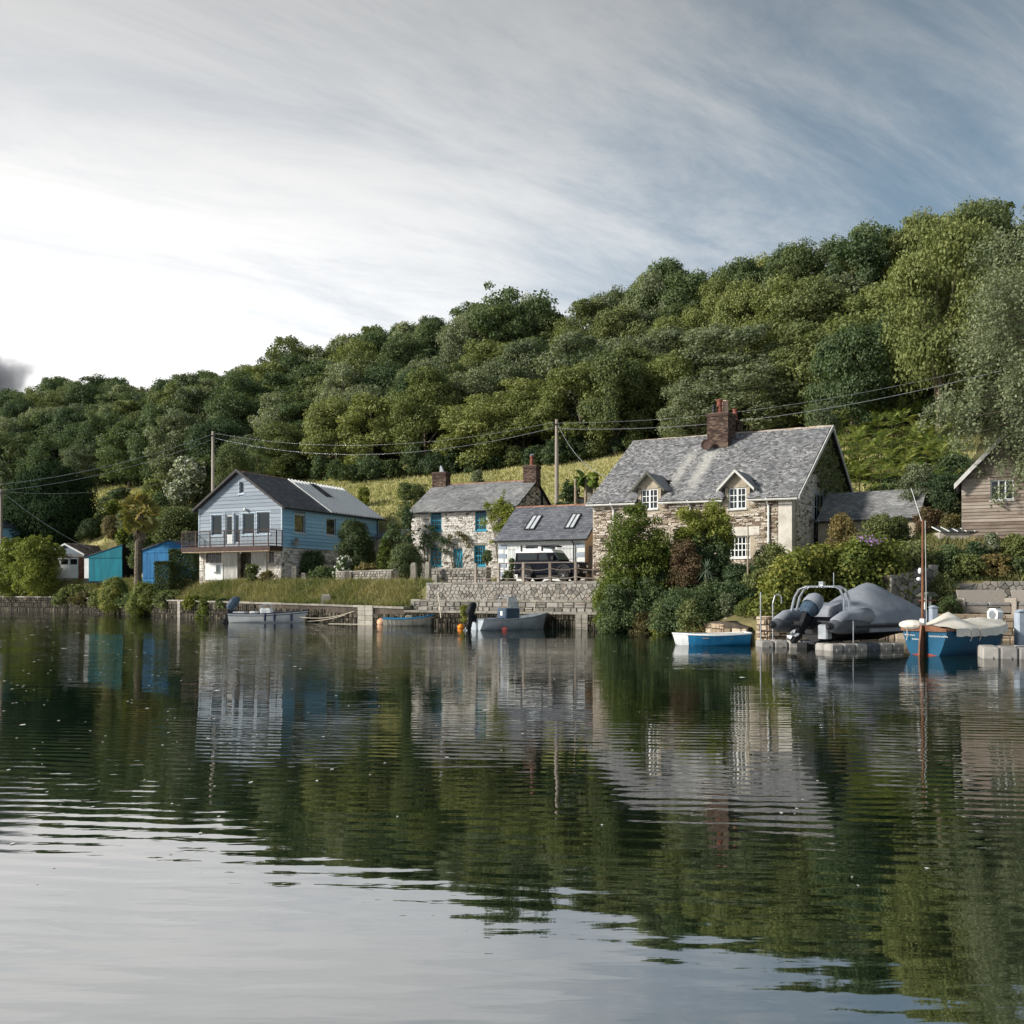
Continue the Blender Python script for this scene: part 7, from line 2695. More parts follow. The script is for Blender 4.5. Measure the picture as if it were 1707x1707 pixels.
# patio: wicker sofas, lamp stand, glass roof
M["wicker"] = mat("wicker", [S(136, 128, 120), S(168, 160, 150)], scale=18, stretch=(1, 1, 3), bump=.01, bscale=30)
M["cushion"] = mat("cushion", [S(120, 118, 116), S(146, 143, 140)], scale=6)


def sofa(label, px, D, wd, ang):
    p = at(px, 1024, D)
    o = thing("wicker_sofa", label, "sofa", (p.x, p.y, ground(p.x, p.y)), math.radians(ang), "wicker sofas on the patio")
    MB().bevbox(0, wd, .1, .8, .08, .4, .05).build("seat", M["wicker"], o)
    MB().prism([(0.02, .74, .35), (wd - .02, .74, .35), (wd + .05, .95, 1.08), (-.05, .95, 1.08)], (0, .1, 0)).build("backrest", M["wicker"], o)
    for x in (-.12, wd):
        MB().bevbox(x, x + .12, .05, .9, .0, .72, .04).build("armrest", M["wicker"], o)
    k_ = 2
    for i in range(k_):
        MB().bevbox(.03 + (wd - .06) * i / k_ + .01, .03 + (wd - .06) * (i + 1) / k_ - .01, .08, .72, .405, .54, .05).build("cushion", M["cushion"], o)
    return o


sofa("grey wicker sofa on the patio behind the white outboard", 1611, 41.6, 1.95, -4)
sofa("grey wicker sofa cut by the right edge of the picture", 1697, 41.0, 1.9, -14)
p = at(1546, 1012, 41.0)
o = thing("bird_table", "small bird table with a brown roof on pale legs beside the stepped wall", "bird table", (p.x, p.y, ground(p.x, p.y)), .2)
MB().box(-.28, .28, -.22, .22, .62, .68).build("tray", M["varnish"], o)
MB().prism([(-.38, -.28, .82), (.38, -.28, .82), (.12, -.28, 1.0), (-.12, -.28, 1.0)], (0, .56, 0)).build("roof", M["copper_green"], o)
for x in (-.12, .12):
    MB().box(x - .04, x + .04, -.04, .04, 0, .82).build("leg", M["white_frame"], o)
pa = hit(1566, 906)
o = thing("glass_lean_to", "low glass roof of a lean-to among the garden plants below the timber house", "lean-to", (pa.x, pa.y, pa.z), math.radians(-8))
wdt = 68 * pa.y / F
MB().box(0, wdt, 0, 1.2, -.2, .45).build("wall", M["timber_grey"], o)
for k in range(5):
    a_, b_ = wdt * k / 5, wdt * (k + 1) / 5
    MB().prism([(a_ + .02, -.15, .47), (b_ - .02, -.15, .47), (b_ - .02, 1.3, .8), (a_ + .02, 1.3, .8)], (0, 0, .02)).build("pane", M["glass_sky"], o)
mb = MB()
for k in range(6):
    a_ = wdt * k / 5
    mb.prism([(a_ - .018, -.17, .46), (a_ + .018, -.17, .46), (a_ + .018, 1.32, .79), (a_ - .018, 1.32, .79)], (0, 0, .05))
mb.build("glazing_bar", M["white_frame"], o)

# ------------------------------------------------------------------ the wood on the hill
SKY_PX = [-200, 0, 60, 90, 150, 215, 240, 262, 300, 400, 440, 480, 520, 560, 600, 650, 700, 760, 800, 860, 900, 908, 960, 1000, 1060, 1100, 1170, 1190, 1250, 1300, 1370, 1400, 1430, 1480, 1560, 1620, 1660, 1707, 1900]
SKY_PY = [660, 655, 650, 632, 627, 636, 668, 642, 624, 622, 602, 585, 585, 562, 548, 546, 538, 512, 505, 500, 505, 520, 502, 487, 467, 443, 450, 463, 432, 412, 397, 400, 372, 347, 333, 336, 343, 336, 330]
LANDMARK = [(60, "at the far left edge"), (150, "above the dark clipped conifer"), (225, "above the teal shed"), (300, "above the palm"), (352, "left of the left utility pole"), (420, "above the blue gable"),
            (500, "above the boathouse slates"), (580, "above the ribbed roof sheets"), (660, "above the gap between houses"), (730, "above the cottage's left chimney"), (800, "above the stone cottage's slates"),
            (870, "above the cottage's clay pot"), (925, "left of the middle utility pole"), (990, "above the banana plant"), (1060, "above the big slate roof's left end"), (1130, "above the big roof's left dormer"),
            (1190, "left of the red chimney pots"), (1250, "above the red chimney pots"), (1320, "above the big roof's right dormer"), (1390, "above the ivy-clad gable"), (1460, "above the bright frond slope"),
            (1540, "above the garden's mizzen mast"), (1630, "above the timber-clad house"), (9999, "behind the birch")]


def landmark(px):
    for lim, s in LANDMARK:
        if px < lim:
            return s


TONE = {"leaf_dark": "deep green", "leaf_olive": "olive green", "leaf_yellow": "yellow-green", "leaf_grey": "grey-green"}
wood = []
rr = random.Random(77)
for row, v in enumerate(np.arange(49.0, 92.0, 5.4)):
    step = 6.9
    u = -200 + (row % 2) * step / 2
    while u < 66:
        uu2, vv2 = u + rr.uniform(-1.6, 1.6), v + rr.uniform(-1.7, 1.7)
        u += step * rr.uniform(.92, 1.1)
        x, y = xy(uu2, vv2)
        if y < 40:
            continue
        px = CX + x / y * F
        if px < -90 or px > 1800:
            continue
        z = ground(x, y)
        H = rr.uniform(8.5, 12.5)
        Rr = rr.uniform(3.9, 5.6)
        if row == 0:
            H *= rr.uniform(.75, 1.0)
        tgt = np.interp(px, SKY_PX, SKY_PY) + rr.uniform(-5, 14)
        zt = CAMZ + (HOR - tgt) * y / F
        if v > 74:
            H = min(14.5, max(5.0, zt - z))
            if zt - z < 4.0:
                continue
        else:
            H = min(H, max(4.5, zt - z + .5))
        if H < 7:
            Rr = min(Rr, H * .62)
        r = rr.random()
        if px < 420:  # backlit shade of the left wood put into a darker leaf mix
            m = "leaf_dark" if r < .66 else "leaf_olive" if r < .86 else "leaf_grey"
        elif px < 1150:
            m = "leaf_dark" if r < .3 else "leaf_olive" if r < .65 else "leaf_yellow" if r < .88 else "leaf_grey"
        else:
            m = "leaf_dark" if r < .26 else "leaf_olive" if r < .5 else "leaf_yellow" if r < .7 else "leaf_grey"
        rowname = "at the wood's foot" if row == 0 else "low in the wood" if row < 3 else "halfway up the wood" if row < 5 else "high in the wood" if v <= 74 else "on the skyline"
        key = ("wood", rr.randrange(7))
        if v > 74 and rr.random() < .22:
            key = ("airy", rr.randrange(2))
        wood.append([px, x, y, z, H, Rr, m, rowname, key])
groups = {}
for wd_ in wood:
    groups.setdefault((TONE[wd_[6]], wd_[7], landmark(wd_[0])), []).append(wd_)
ORD = ["first", "second", "third", "fourth", "fifth", "sixth", "seventh", "eighth", "ninth", "tenth", "eleventh", "twelfth"]
for (tone, rn, lm), lst in groups.items():
    lst.sort(key=lambda q: q[0])
    n = len(lst)
    for i, (px, x, y, z, H, Rr, m, rowname, key) in enumerate(lst):
        if n == 1:
            lab = f"{tone} tree {rn} {lm}"
        elif n == 2:
            lab = f"{['left', 'right'][i]} {tone} tree of two {rn} {lm}"
        else:
            lab = f"{ORD[min(i, 11)]} {tone} tree from left {rn} {lm}"
        add_tree(key, (x, y, z - .3), H + .3, Rr, M[m], lab, group="trees of the wood on the hill", rz=rr.uniform(0, 6.28))

# single trees that stand out
def lone(px, top, base, D, Rpx, key, m, label, bark=None, name="broadleaf_tree"):
    x = (px - CX) * D / F
    zb_2 = ground(x, D) - .3
    zt_ = CAMZ + (HOR - top) * D / F
    return add_tree(key, (x, D, zb_2), zt_ - zb_2, Rpx * D / F, M[m], label, name=name, bark=bark)


lone(842, 474, 600, 140, 66, ("airy", 0), "leaf_dark", "tall open-crowned tree standing clear of the skyline above the stone cottage")
lone(474, 562, 700, 160, 50, ("airy", 1), "leaf_olive", "open-crowned tree rising from the skyline above the blue boathouse")
lone(1110, 438, 560, 134, 62, ("wood", 2), "leaf_dark", "broad domed tree on the skyline above the left dormer")
lone(1562, 384, 690, 79, 96, ("light", 0), "leaf_yellow", "big light green tree with a bare pale trunk above the bright frond slope", M["bark_pale"])
lone(1420, 545, 700, 84, 82, ("wood", 6), "leaf_dark", "wide dark oak at the foot of the wood right of the big chimney")
lone(385, 742, 805, 112, 36, ("wood", 4), "leaf_olive", "small round olive tree right of the left utility pole")
lone(428, 738, 805, 118, 22, ("wood", 1), "leaf_dark", "slim dark tree behind the ridge of the blue boathouse")
# broken stump at the edge of the wood
p = hit(1482, 690, 60)
st_o = thing("broken_tree", "broken bare tree trunk with a snapped limb at the edge of the wood", "tree", (p.x, p.y, p.z - .4))
MB().tube([(0, 0, 0), (.15, 0, 1.4), (.35, 0, 2.6), (.5, 0, 3.7), (.45, 0, 4.0)], [.36, .3, .27, .22, .12], 8).build("trunk", M["bark_pale"], st_o)
MB().tube([(.35, 0, 2.5), (-.2, -.1, 3.0), (-.9, -.2, 3.6)], [.16, .12, .06], 6).tube([(.45, 0, 3.8), (-.1, -.1, 4.1)], [.12, .07], 6).build("limb", M["bark_pale"], st_o)

# shrubs along the foot of the wood
es = [[px, float(np.interp(px, [0, 250, 560, 800, 960, 1080], [800, 800, 801, 786, 772, 742])) + rr.uniform(-3, 3)] for px in list(range(300, 620, 26)) + list(range(620, 1060, 34))]
cnt = {}
for px, py0 in es:
    cnt.setdefault(landmark(px), []).append(px)
for px, py0 in es:
    same = cnt[landmark(px)]
    i = same.index(px)
    pre = "" if len(same) == 1 else (["left ", "right "][i] if len(same) == 2 else ["left ", "middle ", "right ", "far right "][min(i, 3)])
    shrub("edge_shrub", px, py0, py0 - rr.uniform(22, 48), rr.uniform(34, 60), rr.choice(["wild", "big", "round"]), rr.choice(["leaf_dark", "leaf_dark", "leaf_olive", "leaf_box"]),
          f"{pre}undergrowth shrub where field meets wood {landmark(px)}", group="undergrowth along the foot of the wood")
# hedge line left of the field
for i, (px, w_, lab) in enumerate(((178, 64, "left stretch of the low field hedge behind the palm"), (232, 60, "middle stretch of the low field hedge behind the palm"), (290, 70, "right stretch of the low field hedge, by the white-flowered tree"))):
    shrub("field_hedge", px, 806, 788, w_, "big", "leaf_box", lab, "hedge", group="field hedge")
# dark band of shrubs closing the wood at the left
for i, (px, py, top, w_, m) in enumerate(((20, 800, 742, 90, "leaf_dark"), (95, 800, 735, 90, "leaf_grey"), (170, 796, 735, 90, "leaf_olive"), (245, 792, 730, 80, "leaf_olive"), (40, 780, 700, 100, "leaf_grey"), (205, 775, 690, 90, "leaf_dark"))):
    shrub("tall_shrub", px, py, top, w_, "big", m, ["tall dark shrub below the wood at the far left", "tall grey-green shrub directly behind the clipped conifer", "tall olive shrub behind the left field hedge", "olive shrub behind the middle field hedge", "grey-green shrub above the far left pole", "dark shrub between clipped conifer and palm, at the wood's foot"][i], D=None)

# ------------------------------------------------------------------ gardens and bank, left to right
sh_ = shrub
# clipped conifer: several upright blocks grown together
def conifer_mass():
    p = hit(86, 908, 60)
    p = Vector(((86 - CX) * 117 / F, 117, ground((86 - CX) * 117 / F, 117)))
    s_ = 117 / F
    o = thing("clipped_conifer", "big dark rounded clipped conifer at the left behind the sheds", "conifer", (p.x, p.y, p.z - .2))
    rng = np.random.default_rng(8)
    P = []
    for (cx_, top, rad) in ((28, 812, 20), (45, 800, 26), (70, 794, 30), (95, 788, 32), (118, 793, 28), (138, 806, 20), (60, 830, 40), (100, 830, 46), (30, 850, 22), (140, 840, 18)):
        H = (CAMZ + (HOR - top) * s_) - p.z
        for q in range(4):
            z = H * (q + .6) / 4
            r = rad * s_ * (1 if q < 3 else .85)
            P.append(((cx_ - 86) * s_ + rng.normal() * .15, rng.normal() * .5, min(z, H - r * .5), r, r * 1.1, H / 4 * .9))
    C, N, sz, V = puff_leaves(P, 52, .145, rng, .88, 0, .15)
    C[:, 2] = np.maximum(C[:, 2], 0)
    part("foliage", leaf_mesh("foliage", C, unit(N * np.array([1, 1, .4])), sz, V, M["leaf_conifer"], .6, rng), o)
    mb = MB()
    for x in (-2.5, -.8, 1.0, 2.6):
        mb.tube([(x, 0, -.2), (x, 0, 3.5)], [.2, .08], 6)
    mb.build("trunk", M["bark"], o)


conifer_mass()
sh_("shrub", 3, 905, 770, 40, "big", "leaf_grey", "grey-green leafy tree top cut by the left edge above the pole", "shrub", D=124)
sh_("shrub", 152, 905, 866, 46, "dense", "leaf_box", "rounded dark shrub at the right foot of the clipped conifer", D=114)
sh_("clipped_bush", 185, 897, 860, 34, "dense", "leaf_russet", "round clipped brownish bush above the teal shed", "bush", D=None)
sh_("shrub", 208, 893, 852, 26, "loose", "leaf_grey", "slender grey-green plant left of the palm crown", D=None)
sh_("shrub", 189, 862, 834, 30, "wild", "leaf_bright", "small bright shrub in the terraced garden above the clipped bush", D=None)
sh_("shrub", 192, 834, 817, 28, "round", "leaf_dark", "small dark round shrub at the field edge left of the palm", D=None)
sh_("shrub", 205, 912, 880, 30, "wild", "leaf_bright", "bright leafy plant behind the black side of the teal shed", D=103)
sh_("flowering_tree", 312, 860, 764, 66, "tall", "leaf_grey", "white-flowered shrubby tree left of the utility pole", "tree", D=None, bloom=(.45, .11, "white_flower", 3))
for (px, py, top, w_, m, lab) in ((168, 884, 852, 34, "leaf_olive", "olive shrub just above the brown tiled garage roof"), (176, 852, 828, 30, "leaf_grey", "pale terrace shrub right of the conifer's shoulder"), (216, 868, 836, 34, "leaf_bright", "bright terrace shrub left of the palm crown"), (222, 905, 872, 36, "leaf_dark", "dark shrub behind the palm trunk's left side"),
                                   (246, 842, 818, 34, "leaf_yellow", "yellow-green terrace shrub above the palm crown"), (204, 830, 812, 26, "leaf_olive", "small olive shrub on the field edge above the terraces")):
    sh_("terrace_shrub", px, py, top, w_, "wild", m, lab)
sh_("shrub", 258, 865, 800, 60, "wild", "leaf_yellow", "light yellow-green shrub behind the palm crown", D=None)
sh_("shrub", 268, 880, 822, 40, "big", "leaf_dark", "dark shrub below the white-flowered tree", D=None)
sh_("shrub", 300, 905, 846, 100, "big", "leaf_olive", "broad mid-green shrub between palm and blue boathouse", D=97)
sh_("shrub", 246, 900, 862, 60, "wild", "leaf_olive", "leafy shrub right behind the palm trunk", D=97)
sh_("shrub", 350, 850, 795, 44, "big", "leaf_olive", "green shrub between the white-flowered tree and the boathouse gable", D=None)
sh_("shrub", 345, 800, 760, 60, "big", "leaf_olive", "shrub at the foot of the left utility pole", D=118)
sh_("box_hedge", 274, 963, 937, 26, "block", "leaf_box", "low clipped box hedge before the blue shed", "hedge", D=80)
sh_("box_hedge", 308, 963, 917, 42, "block", "leaf_box", "taller clipped box hedge left of the boathouse doors", "hedge", D=81.5)
sh_("bush", 22, 1003, 896, 70, "big", "leaf_bright", "bright green bush with white blossom cut by the left edge", "bush", D=106.5, bloom=(.012, .04, "white_flower", 6))
sh_("bush", 64, 1000, 893, 84, "big", "leaf_bright", "bright green rounded bush at the left on the quay", "bush", D=104)
sh_("shrub", 190, 1016, 965, 58, "dense", "leaf_ivy", "left of two low green shrubs spilling over the mossy quay", D=87.6, z0=.1, group="green shrubs over the mossy quay")
sh_("shrub", 246, 1016, 970, 66, "dense", "leaf_ivy", "right of two low green shrubs spilling over the mossy quay", D=81.6, z0=.1, group="green shrubs over the mossy quay")
sh_("ivy_patch", 130, 1010, 975, 60, "wild", "leaf_olive", "scrubby growth on the bank left of the two quay shrubs", "bush", D=99)
sh_("ivy_patch", 285, 1006, 984, 60, "wild", "leaf_olive", "low scrub on the quay edge right of the two quay shrubs", "bush", D=79)
sh_("ivy_patch", 345, 1008, 992, 40, "wild", "leaf_ivy", "small clump of ivy on the coping left of the white motorboat", "bush", D=73.5)
sh_("weed_clump", 420, 972, 940, 20, "loose", "leaf_yellow", "tall pale weed before the dark boathouse doorway", "plant", D=75.2, bloom=(.05, .06, "white_flower", 2))
sh_("weed_clump", 445, 970, 952, 26, "wild", "leaf_russet", "low brownish weed at the boathouse corner", "plant", D=74.5)
sh_("climbing_shrub", 520, 962, 918, 56, "wild", "leaf_dark", "dark climber over the stone base of the blue boathouse", D=78.5)
sh_("climbing_shrub", 540, 970, 945, 60, "wild", "leaf_dark", "low dark growth at the foot of the boathouse's stone base", D=75)
sh_("camellia_bush", 590, 948, 868, 74, "dense", "leaf_box", "rounded dark bush with pale speckles before the boathouse side", "bush", D=77.5, bloom=(.03, .03, "white_flower", 5))
sh_("hydrangea", 573, 960, 929, 32, "round", "leaf_dark", "white hydrangea behind the low garden wall", "hydrangea", D=72.5, bloom=(.22, .09, "white_flower", 8))
sh_("shrub", 612, 958, 938, 50, "wild", "leaf_russet", "dry low plants between hydrangea and dome shrub", D=72)
sh_("shrub", 655, 940, 872, 46, "big", "leaf_dark", "dark shrub before the grey panelled shed", D=76)
sh_("columnar_shrub", 679, 935, 838, 24, "tall", "leaf_dark", "narrow columnar shrub at the stone cottage's left corner", D=72.5)
sh_("shrub", 640, 935, 900, 26, "wild", "leaf_ivy", "small bright shrub right of the speckled bush", D=75)
sh_("dome_shrub", 677, 957, 908, 66, "dense", "leaf_olive", "dome-shaped olive shrub before the stone cottage's left end", D=68.2)
for i, (px, top, w_, m, wh) in enumerate(((112, 984, 44, "leaf_olive", "left of the narrow buttress, below the white garage"), (140, 988, 46, "leaf_russet", "below the teal shed's white pier"), (166, 984, 40, "leaf_olive", "left of the two quay shrubs, below the teal doors"), (218, 988, 44, "leaf_dark", "between the two quay shrubs"),
                                          (276, 986, 40, "leaf_olive", "right of the two quay shrubs, below the blue shed"), (322, 992, 36, "leaf_ivy", "right of the narrow pale buttress"), (372, 996, 26, "leaf_olive", "above the white motorboat's outboard"))):
    u_ = min(np.arange(-84, -14, .2), key=lambda q: abs(bank_pt(q, .1).x / bank_pt(q, .1).y * F + CX - px))
    q_ = bank_pt(u_, .1)
    sh_("trailing_growth", px, 1010, top, w_, "wild", m, "scrub trailing over the mossy quay " + wh, "plant", D=q_.y, z0=.75)


def on_wall(name, label, blobs, m, seed, cat="climber", leaf=.07, out=.28):
    """leaf clumps (px, py, radius px) held against the cottage front, on thin stems from the ground"""
    rng = np.random.default_rng(seed)
    x0_ = Bc.fx(blobs[0][0], -out)
    o = thing(name, label, cat, Bc.world(x0_, -out, .05), -Bc.th)
    P, mb = [], MB()
    for (px, py, r) in blobs:
        x = Bc.fx(px, -out)
        z = Bc.z(py, x, -out)
        rm = r * 70 / F
        for q in range(max(3, int(r / 3))):
            rr_ = min(.5, rm * rng.uniform(.4, .65))
            P.append((x - x0_ + rng.normal() * rm * .5, -abs(rng.normal()) * .14, z + rng.normal() * rm * .5, rr_, rr_ * .7, rr_))
        mb.tube([(rng.normal() * .12, .1, 0), ((x - x0_) * .5, .12, z * .6), (x - x0_, .05, z)], [.045, .03, .012], 5)
    C, N, sz, V = puff_leaves(P, 150, leaf, rng, .5, 0, .5)
    part("foliage", leaf_mesh("foliage", C, N, sz, V, M[m], .65, rng), o)
    mb.build("stem", M["stem"], o)


on_wall("climber", "dark climber on the cottage front above the lower left teal window", [(712, 905, 12), (724, 895, 14), (736, 905, 13), (742, 918, 9), (704, 912, 9), (700, 885, 4), (714, 878, 4)], "leaf_dark", 41)
on_wall("climber", "rose arching over the teal front door", [(755, 900, 9), (764, 893, 10), (774, 898, 9), (780, 912, 7), (748, 910, 6), (779, 930, 5)], "leaf_russet", 42, leaf=.06)
on_wall("climbing_tree", "bright climbing tree trained up the stone cottage between its right windows", [(836, 850, 20), (818, 858, 16), (852, 862, 17), (838, 826, 7), (837, 835, 10), (830, 880, 13), (860, 852, 9), (812, 848, 9), (845, 892, 8), (826, 905, 6)], "leaf_bright", 43, "climbing shrub", out=.5)
sh_("hanging_basket", 812, 936, 917, 19, "round", "leaf_dark", "small round basket plant by the lower right teal window", "plant", D=68.6, z0=at(812, 936, 68.6).z)
sh_("potted_conifer", 853, 963, 931, 17, "cone", "leaf_dark", "small conifer in a pot left of the parked car", "conifer", D=62.5)
sh_("flower_tub", 846, 966, 952, 20, "wild", "leaf_grey", "low pale potted plant at the garage's left corner", "plant", D=61.8, bloom=(.06, .12, "white_flower", 2))

def blob(name, label, prof, bot, D, m, cat="shrub", seed=1, pr=.45, leaf=.062, depth=.5, dens=1.0, sprays=.35, n=None, outw=.55):
    """a shrub with a measured outline: clumps scattered inside it, deepest at its middle"""
    rng = np.random.default_rng(seed)
    pxs = [q[0] for q in prof]
    c, hw = (pxs[0] + pxs[-1]) / 2, (pxs[-1] - pxs[0]) / 2
    x0_ = (c - CX) * D / F
    base = Vector((x0_, D, min(ground(x0_, D), at(c, bot, D).z)))
    P = []
    s_ = D / F
    H = (bot - min(q[1] for q in prof)) * s_
    n = n or int(hw * s_ * 2 * H * 2.2 / (pr * pr))
    for k in range(n):
        px = c + hw * rng.uniform(-1, 1)
        top = float(np.interp(px, pxs, [q[1] for q in prof]))
        f_ = rng.random() ** .8
        r = pr * rng.uniform(.6, 1.25)
        if rng.random() < sprays:
            r *= .5
        py = top + (bot - top) * f_
        dd = depth * hw * s_ * math.sqrt(max(.05, 1 - ((px - c) / hw) ** 2))
        P.append(((px - c) * s_, rng.uniform(-1, .8) * dd, max(.1, at(px, py, D).z - base.z - r * .6), r, r, r * .85))
    C, N, sz, V = puff_leaves(P, .85 * dens / (leaf * leaf), leaf, rng, outw, 0, .4)
    o = thing(name, label, cat, base)
    part("foliage", leaf_mesh("foliage", C, N, sz, V, M[m], .6, rng), o)
    mb = MB()
    mb.tube([(0, 0, -.3), (.1, .1, H * .4), (0, 0, H * .75)], [.12, .09, .03], 6)
    for q in P[::7]:
        mb.tube([(0, 0, min(q[2], H * .5) * .6), (q[0] * .5, q[1] * .5, q[2] * .75), q[:3]], [.05, .035, .01], 5)
    mb.build("stem", M["stem"], o)
    return o


blob("laurel_shrub", "tall bushy shrub with yellow-green tips at the left of the slate-roofed house", [(1001, 975), (1012, 905), (1030, 858), (1052, 836), (1066, 828), (1082, 842), (1098, 868), (1112, 905), (1124, 930), (1128, 980)], 1030, 49.0, "leaf_bright", seed=21, pr=.42)
blob("laurel_shrub", "dark skirt of leaves below the tall yellow-tipped shrub, over the quay end", [(1005, 990), (1030, 965), (1070, 955), (1105, 975), (1120, 1010)], 1045, 47.9, "leaf_dark", seed=22)
sh_("laurel_shrub", 1030, 1040, 985, 50, "wild", "leaf_ivy", "small yellow-green shrub hanging over the quay at the end of the forecourt wall", D=48.6)
blob("fan_tree", "tall dark shrub tree with fan-shaped sprays before the right dormer's wall", [(1132, 852), (1142, 834), (1156, 846), (1176, 850), (1192, 832), (1206, 838), (1216, 868)], 905, 48.9, "leaf_bright", "tree", 23, .32)
blob("fan_tree", "dark leafy lower half of the fan-shaped shrub tree", [(1150, 890), (1175, 880), (1205, 885), (1212, 905)], 985, 48.7, "leaf_dark", "tree", 24, .36)
blob("shrub", "mass of dark shrubs on the bank below the ground-floor window", [(1095, 1000), (1130, 975), (1165, 962), (1200, 972), (1235, 958), (1262, 972), (1276, 1000)], 1046, 44.6, "leaf_dark", seed=25, depth=.25, dens=.55)
for (px, top, w_, m, D, lab) in ((1150, 1000, 60, "leaf_olive", 43.7, "mid-green shrub low on the bank above the blue rowing dinghy's bow"), (1212, 990, 52, "leaf_grey", 43.4, "greyish low shrub beside the stone steps"), (1108, 1008, 54, "leaf_ivy", 45.2, "bright low shrub at the waterside under the dark mass")):
    sh_("bank_shrub", px, 1045, top, w_, "wild", m, lab, D=D)
sh_("red_shrub", 1140, 1000, 898, 70, "big", "leaf_red", "reddish-leaved shrub between the tall shrubs", D=48.2)
sh_("shrub", 1125, 1045, 985, 76, "big", "leaf_dark", "dark shrub low over the broken quay wall", D=46.6)
sh_("shrub", 1180, 1040, 988, 80, "big", "leaf_box", "dark rounded shrub below the spiky yucca", D=43.8)
sh_("shrub", 1232, 990, 940, 70, "wild", "leaf_dark", "leafy dark shrub under the ground-floor window", D=47.5)
sh_("shrub", 1225, 1035, 970, 76, "big", "leaf_dark", "dark shrub left of the thin wooden pole", D=44.2)
sh_("shrub", 1262, 1010, 950, 60, "wild", "leaf_olive", "loose olive shrub right of the thin wooden pole", D=44.2)
sh_("shrub", 1243, 1048, 1002, 46, "dense", "leaf_ivy", "yellow-green rounded shrub at the waterside by the ladder", D=42.3)
sh_("shrub", 1286, 965, 906, 70, "wild", "leaf_olive", "light shrub at the right corner of the slate-roofed house", D=48.5)
sh_("shrub", 1090, 1000, 940, 60, "wild", "leaf_dark", "dark leaves between the tall shrub and the red one", D=48.6)
sh_("dry_scrub", 1160, 1056, 1034, 60, "wild", "leaf_russet", "dry brown scrub on the broken steps", D=43.6)
sh_("dry_scrub", 1075, 1052, 1020, 60, "wild", "leaf_russet", "dry brown scrub at the waterline below the tall shrub", D=47)
sh_("quay_weed", 774, 1030, 1008, 16, "round", "leaf_ivy", "green weed tuft growing on the quay ledge left of the grey boat", "plant", D=54.2, z0=.35)
# yucca
p = Vector(((1178 - CX) * 45.4 / F, 45.4, ground((1178 - CX) * 45.4 / F, 45.4)))
zc_ = CAMZ + (HOR - 950) * 45.4 / F
yo = thing("yucca", "spiky grey-green yucca before the red shrub", "yucca", p)
MB().tube([(0, 0, -.2), (0, 0, zc_ - p.z)], [.09, .07], 7).build("trunk", M["bark"], yo)
for k in range(46):
    a = k * 2.4
    el = R.uniform(-.9, 1.35)
    L = R.uniform(.55, .85)
    d = Vector((math.cos(a) * math.cos(el), math.sin(a) * math.cos(el), math.sin(el)))
    c0 = Vector((0, 0, zc_ - p.z))
    s_ = d.cross(Vector((0, 0, 1))).normalized() * .03
    e = c0 + d * L - Vector((0, 0, .18 * L))
    m_ = c0 + d * L * .5
    MB().add([c0 - s_ * .7, c0 + s_ * .7, m_ + s_, m_ - s_, e], [(0, 1, 2, 3), (3, 2, 4)], R.random()).build("leaf", M["yucca"], yo)

# creeper-covered wall: path of puffs
def creeper(name, label, prof, D0, D1, dens=40, leaf=.085, m="leaf_ivy", seed=1, bloom=None, dep=1.0):
    rng = np.random.default_rng(seed)
    pxs = [q[0] for q in prof]
    base = at(np.mean([pxs[0], pxs[-1]]), 1000, (D0 + D1) / 2)
    org = Vector((base.x, base.y, ground(base.x, base.y) - .2))
    P = []
    n = int((pxs[-1] - pxs[0]) / 9)
    for i in range(n + 1):
        px = pxs[0] + (pxs[-1] - pxs[0]) * i / n
        D = D0 + (D1 - D0) * i / n
        top = float(np.interp(px, pxs, [q[1] for q in prof]))
        x = (px - CX) * D / F
        zt_ = CAMZ + (HOR - top) * D / F
        zb_2 = ground(x, D)
        z = zb_2
        while z < zt_ - .15:
            r = rng.uniform(.34, .55)
            for back in (0, .8 * dep):
                P.append((x + rng.normal() * .12 - org.x, D + back + rng.normal() * .2 - org.y, min(z + .2, zt_ - r * .75) - org.z, r, r, r))
            z += .42
    C, N, sz, V = puff_leaves(P, dens, leaf, rng, .7, .1, .3)
    o = thing(name, label, "creeper", org)
    part("foliage", leaf_mesh("foliage", C, N, sz, V, M[m], .75, rng), o)
    mb = MB()
    for q in P[::5]:
        mb.tube([(q[0], q[1] + .3, max(0, q[2] - 1.2)), (q[0] + .1, q[1] + .2, q[2])], .02, 4)
    mb.build("stem", M["stem"], o)
    if bloom:
        C2 = []
        for (bx_, by_, n2) in bloom:
            q = at(bx_, by_, D0 - .45)
            C2.append(np.array([q.x - org.x, q.y - org.y, q.z - org.z]) + rng.normal(size=(n2, 3)) * np.array([.16, .12, .08]))
        C2 = np.concatenate(C2)
        part("blossom", leaf_mesh("blossom", C2, unit(rng.normal(size=C2.shape) + np.array([0, -1, .3])), .05, rng.random(len(C2)), M["purple_flower"], .8, rng), o)
    return o


creeper("creeper_hedge", "long creeper-covered hedge wall with glowing yellow-green top behind the inflatable", [(1274, 1000), (1286, 965), (1305, 935), (1330, 918), (1370, 910), (1412, 908), (1425, 930)], 41.2, 44.6, seed=3)
creeper("creeper_mound", "rounded creeper mound with mauve flowers at its crown", [(1414, 925), (1425, 905), (1445, 894), (1470, 896), (1490, 912), (1500, 940)], 42.6, 43.4, seed=4, bloom=[(1458, 902, 60), (1436, 897, 26)])
creeper("creeper_bank", "creeper and dark shrub behind the mast, right of the flowered mound", [(1496, 915), (1512, 903), (1535, 908), (1560, 925), (1572, 950)], 45.0, 46.0, seed=5, m="leaf_olive")
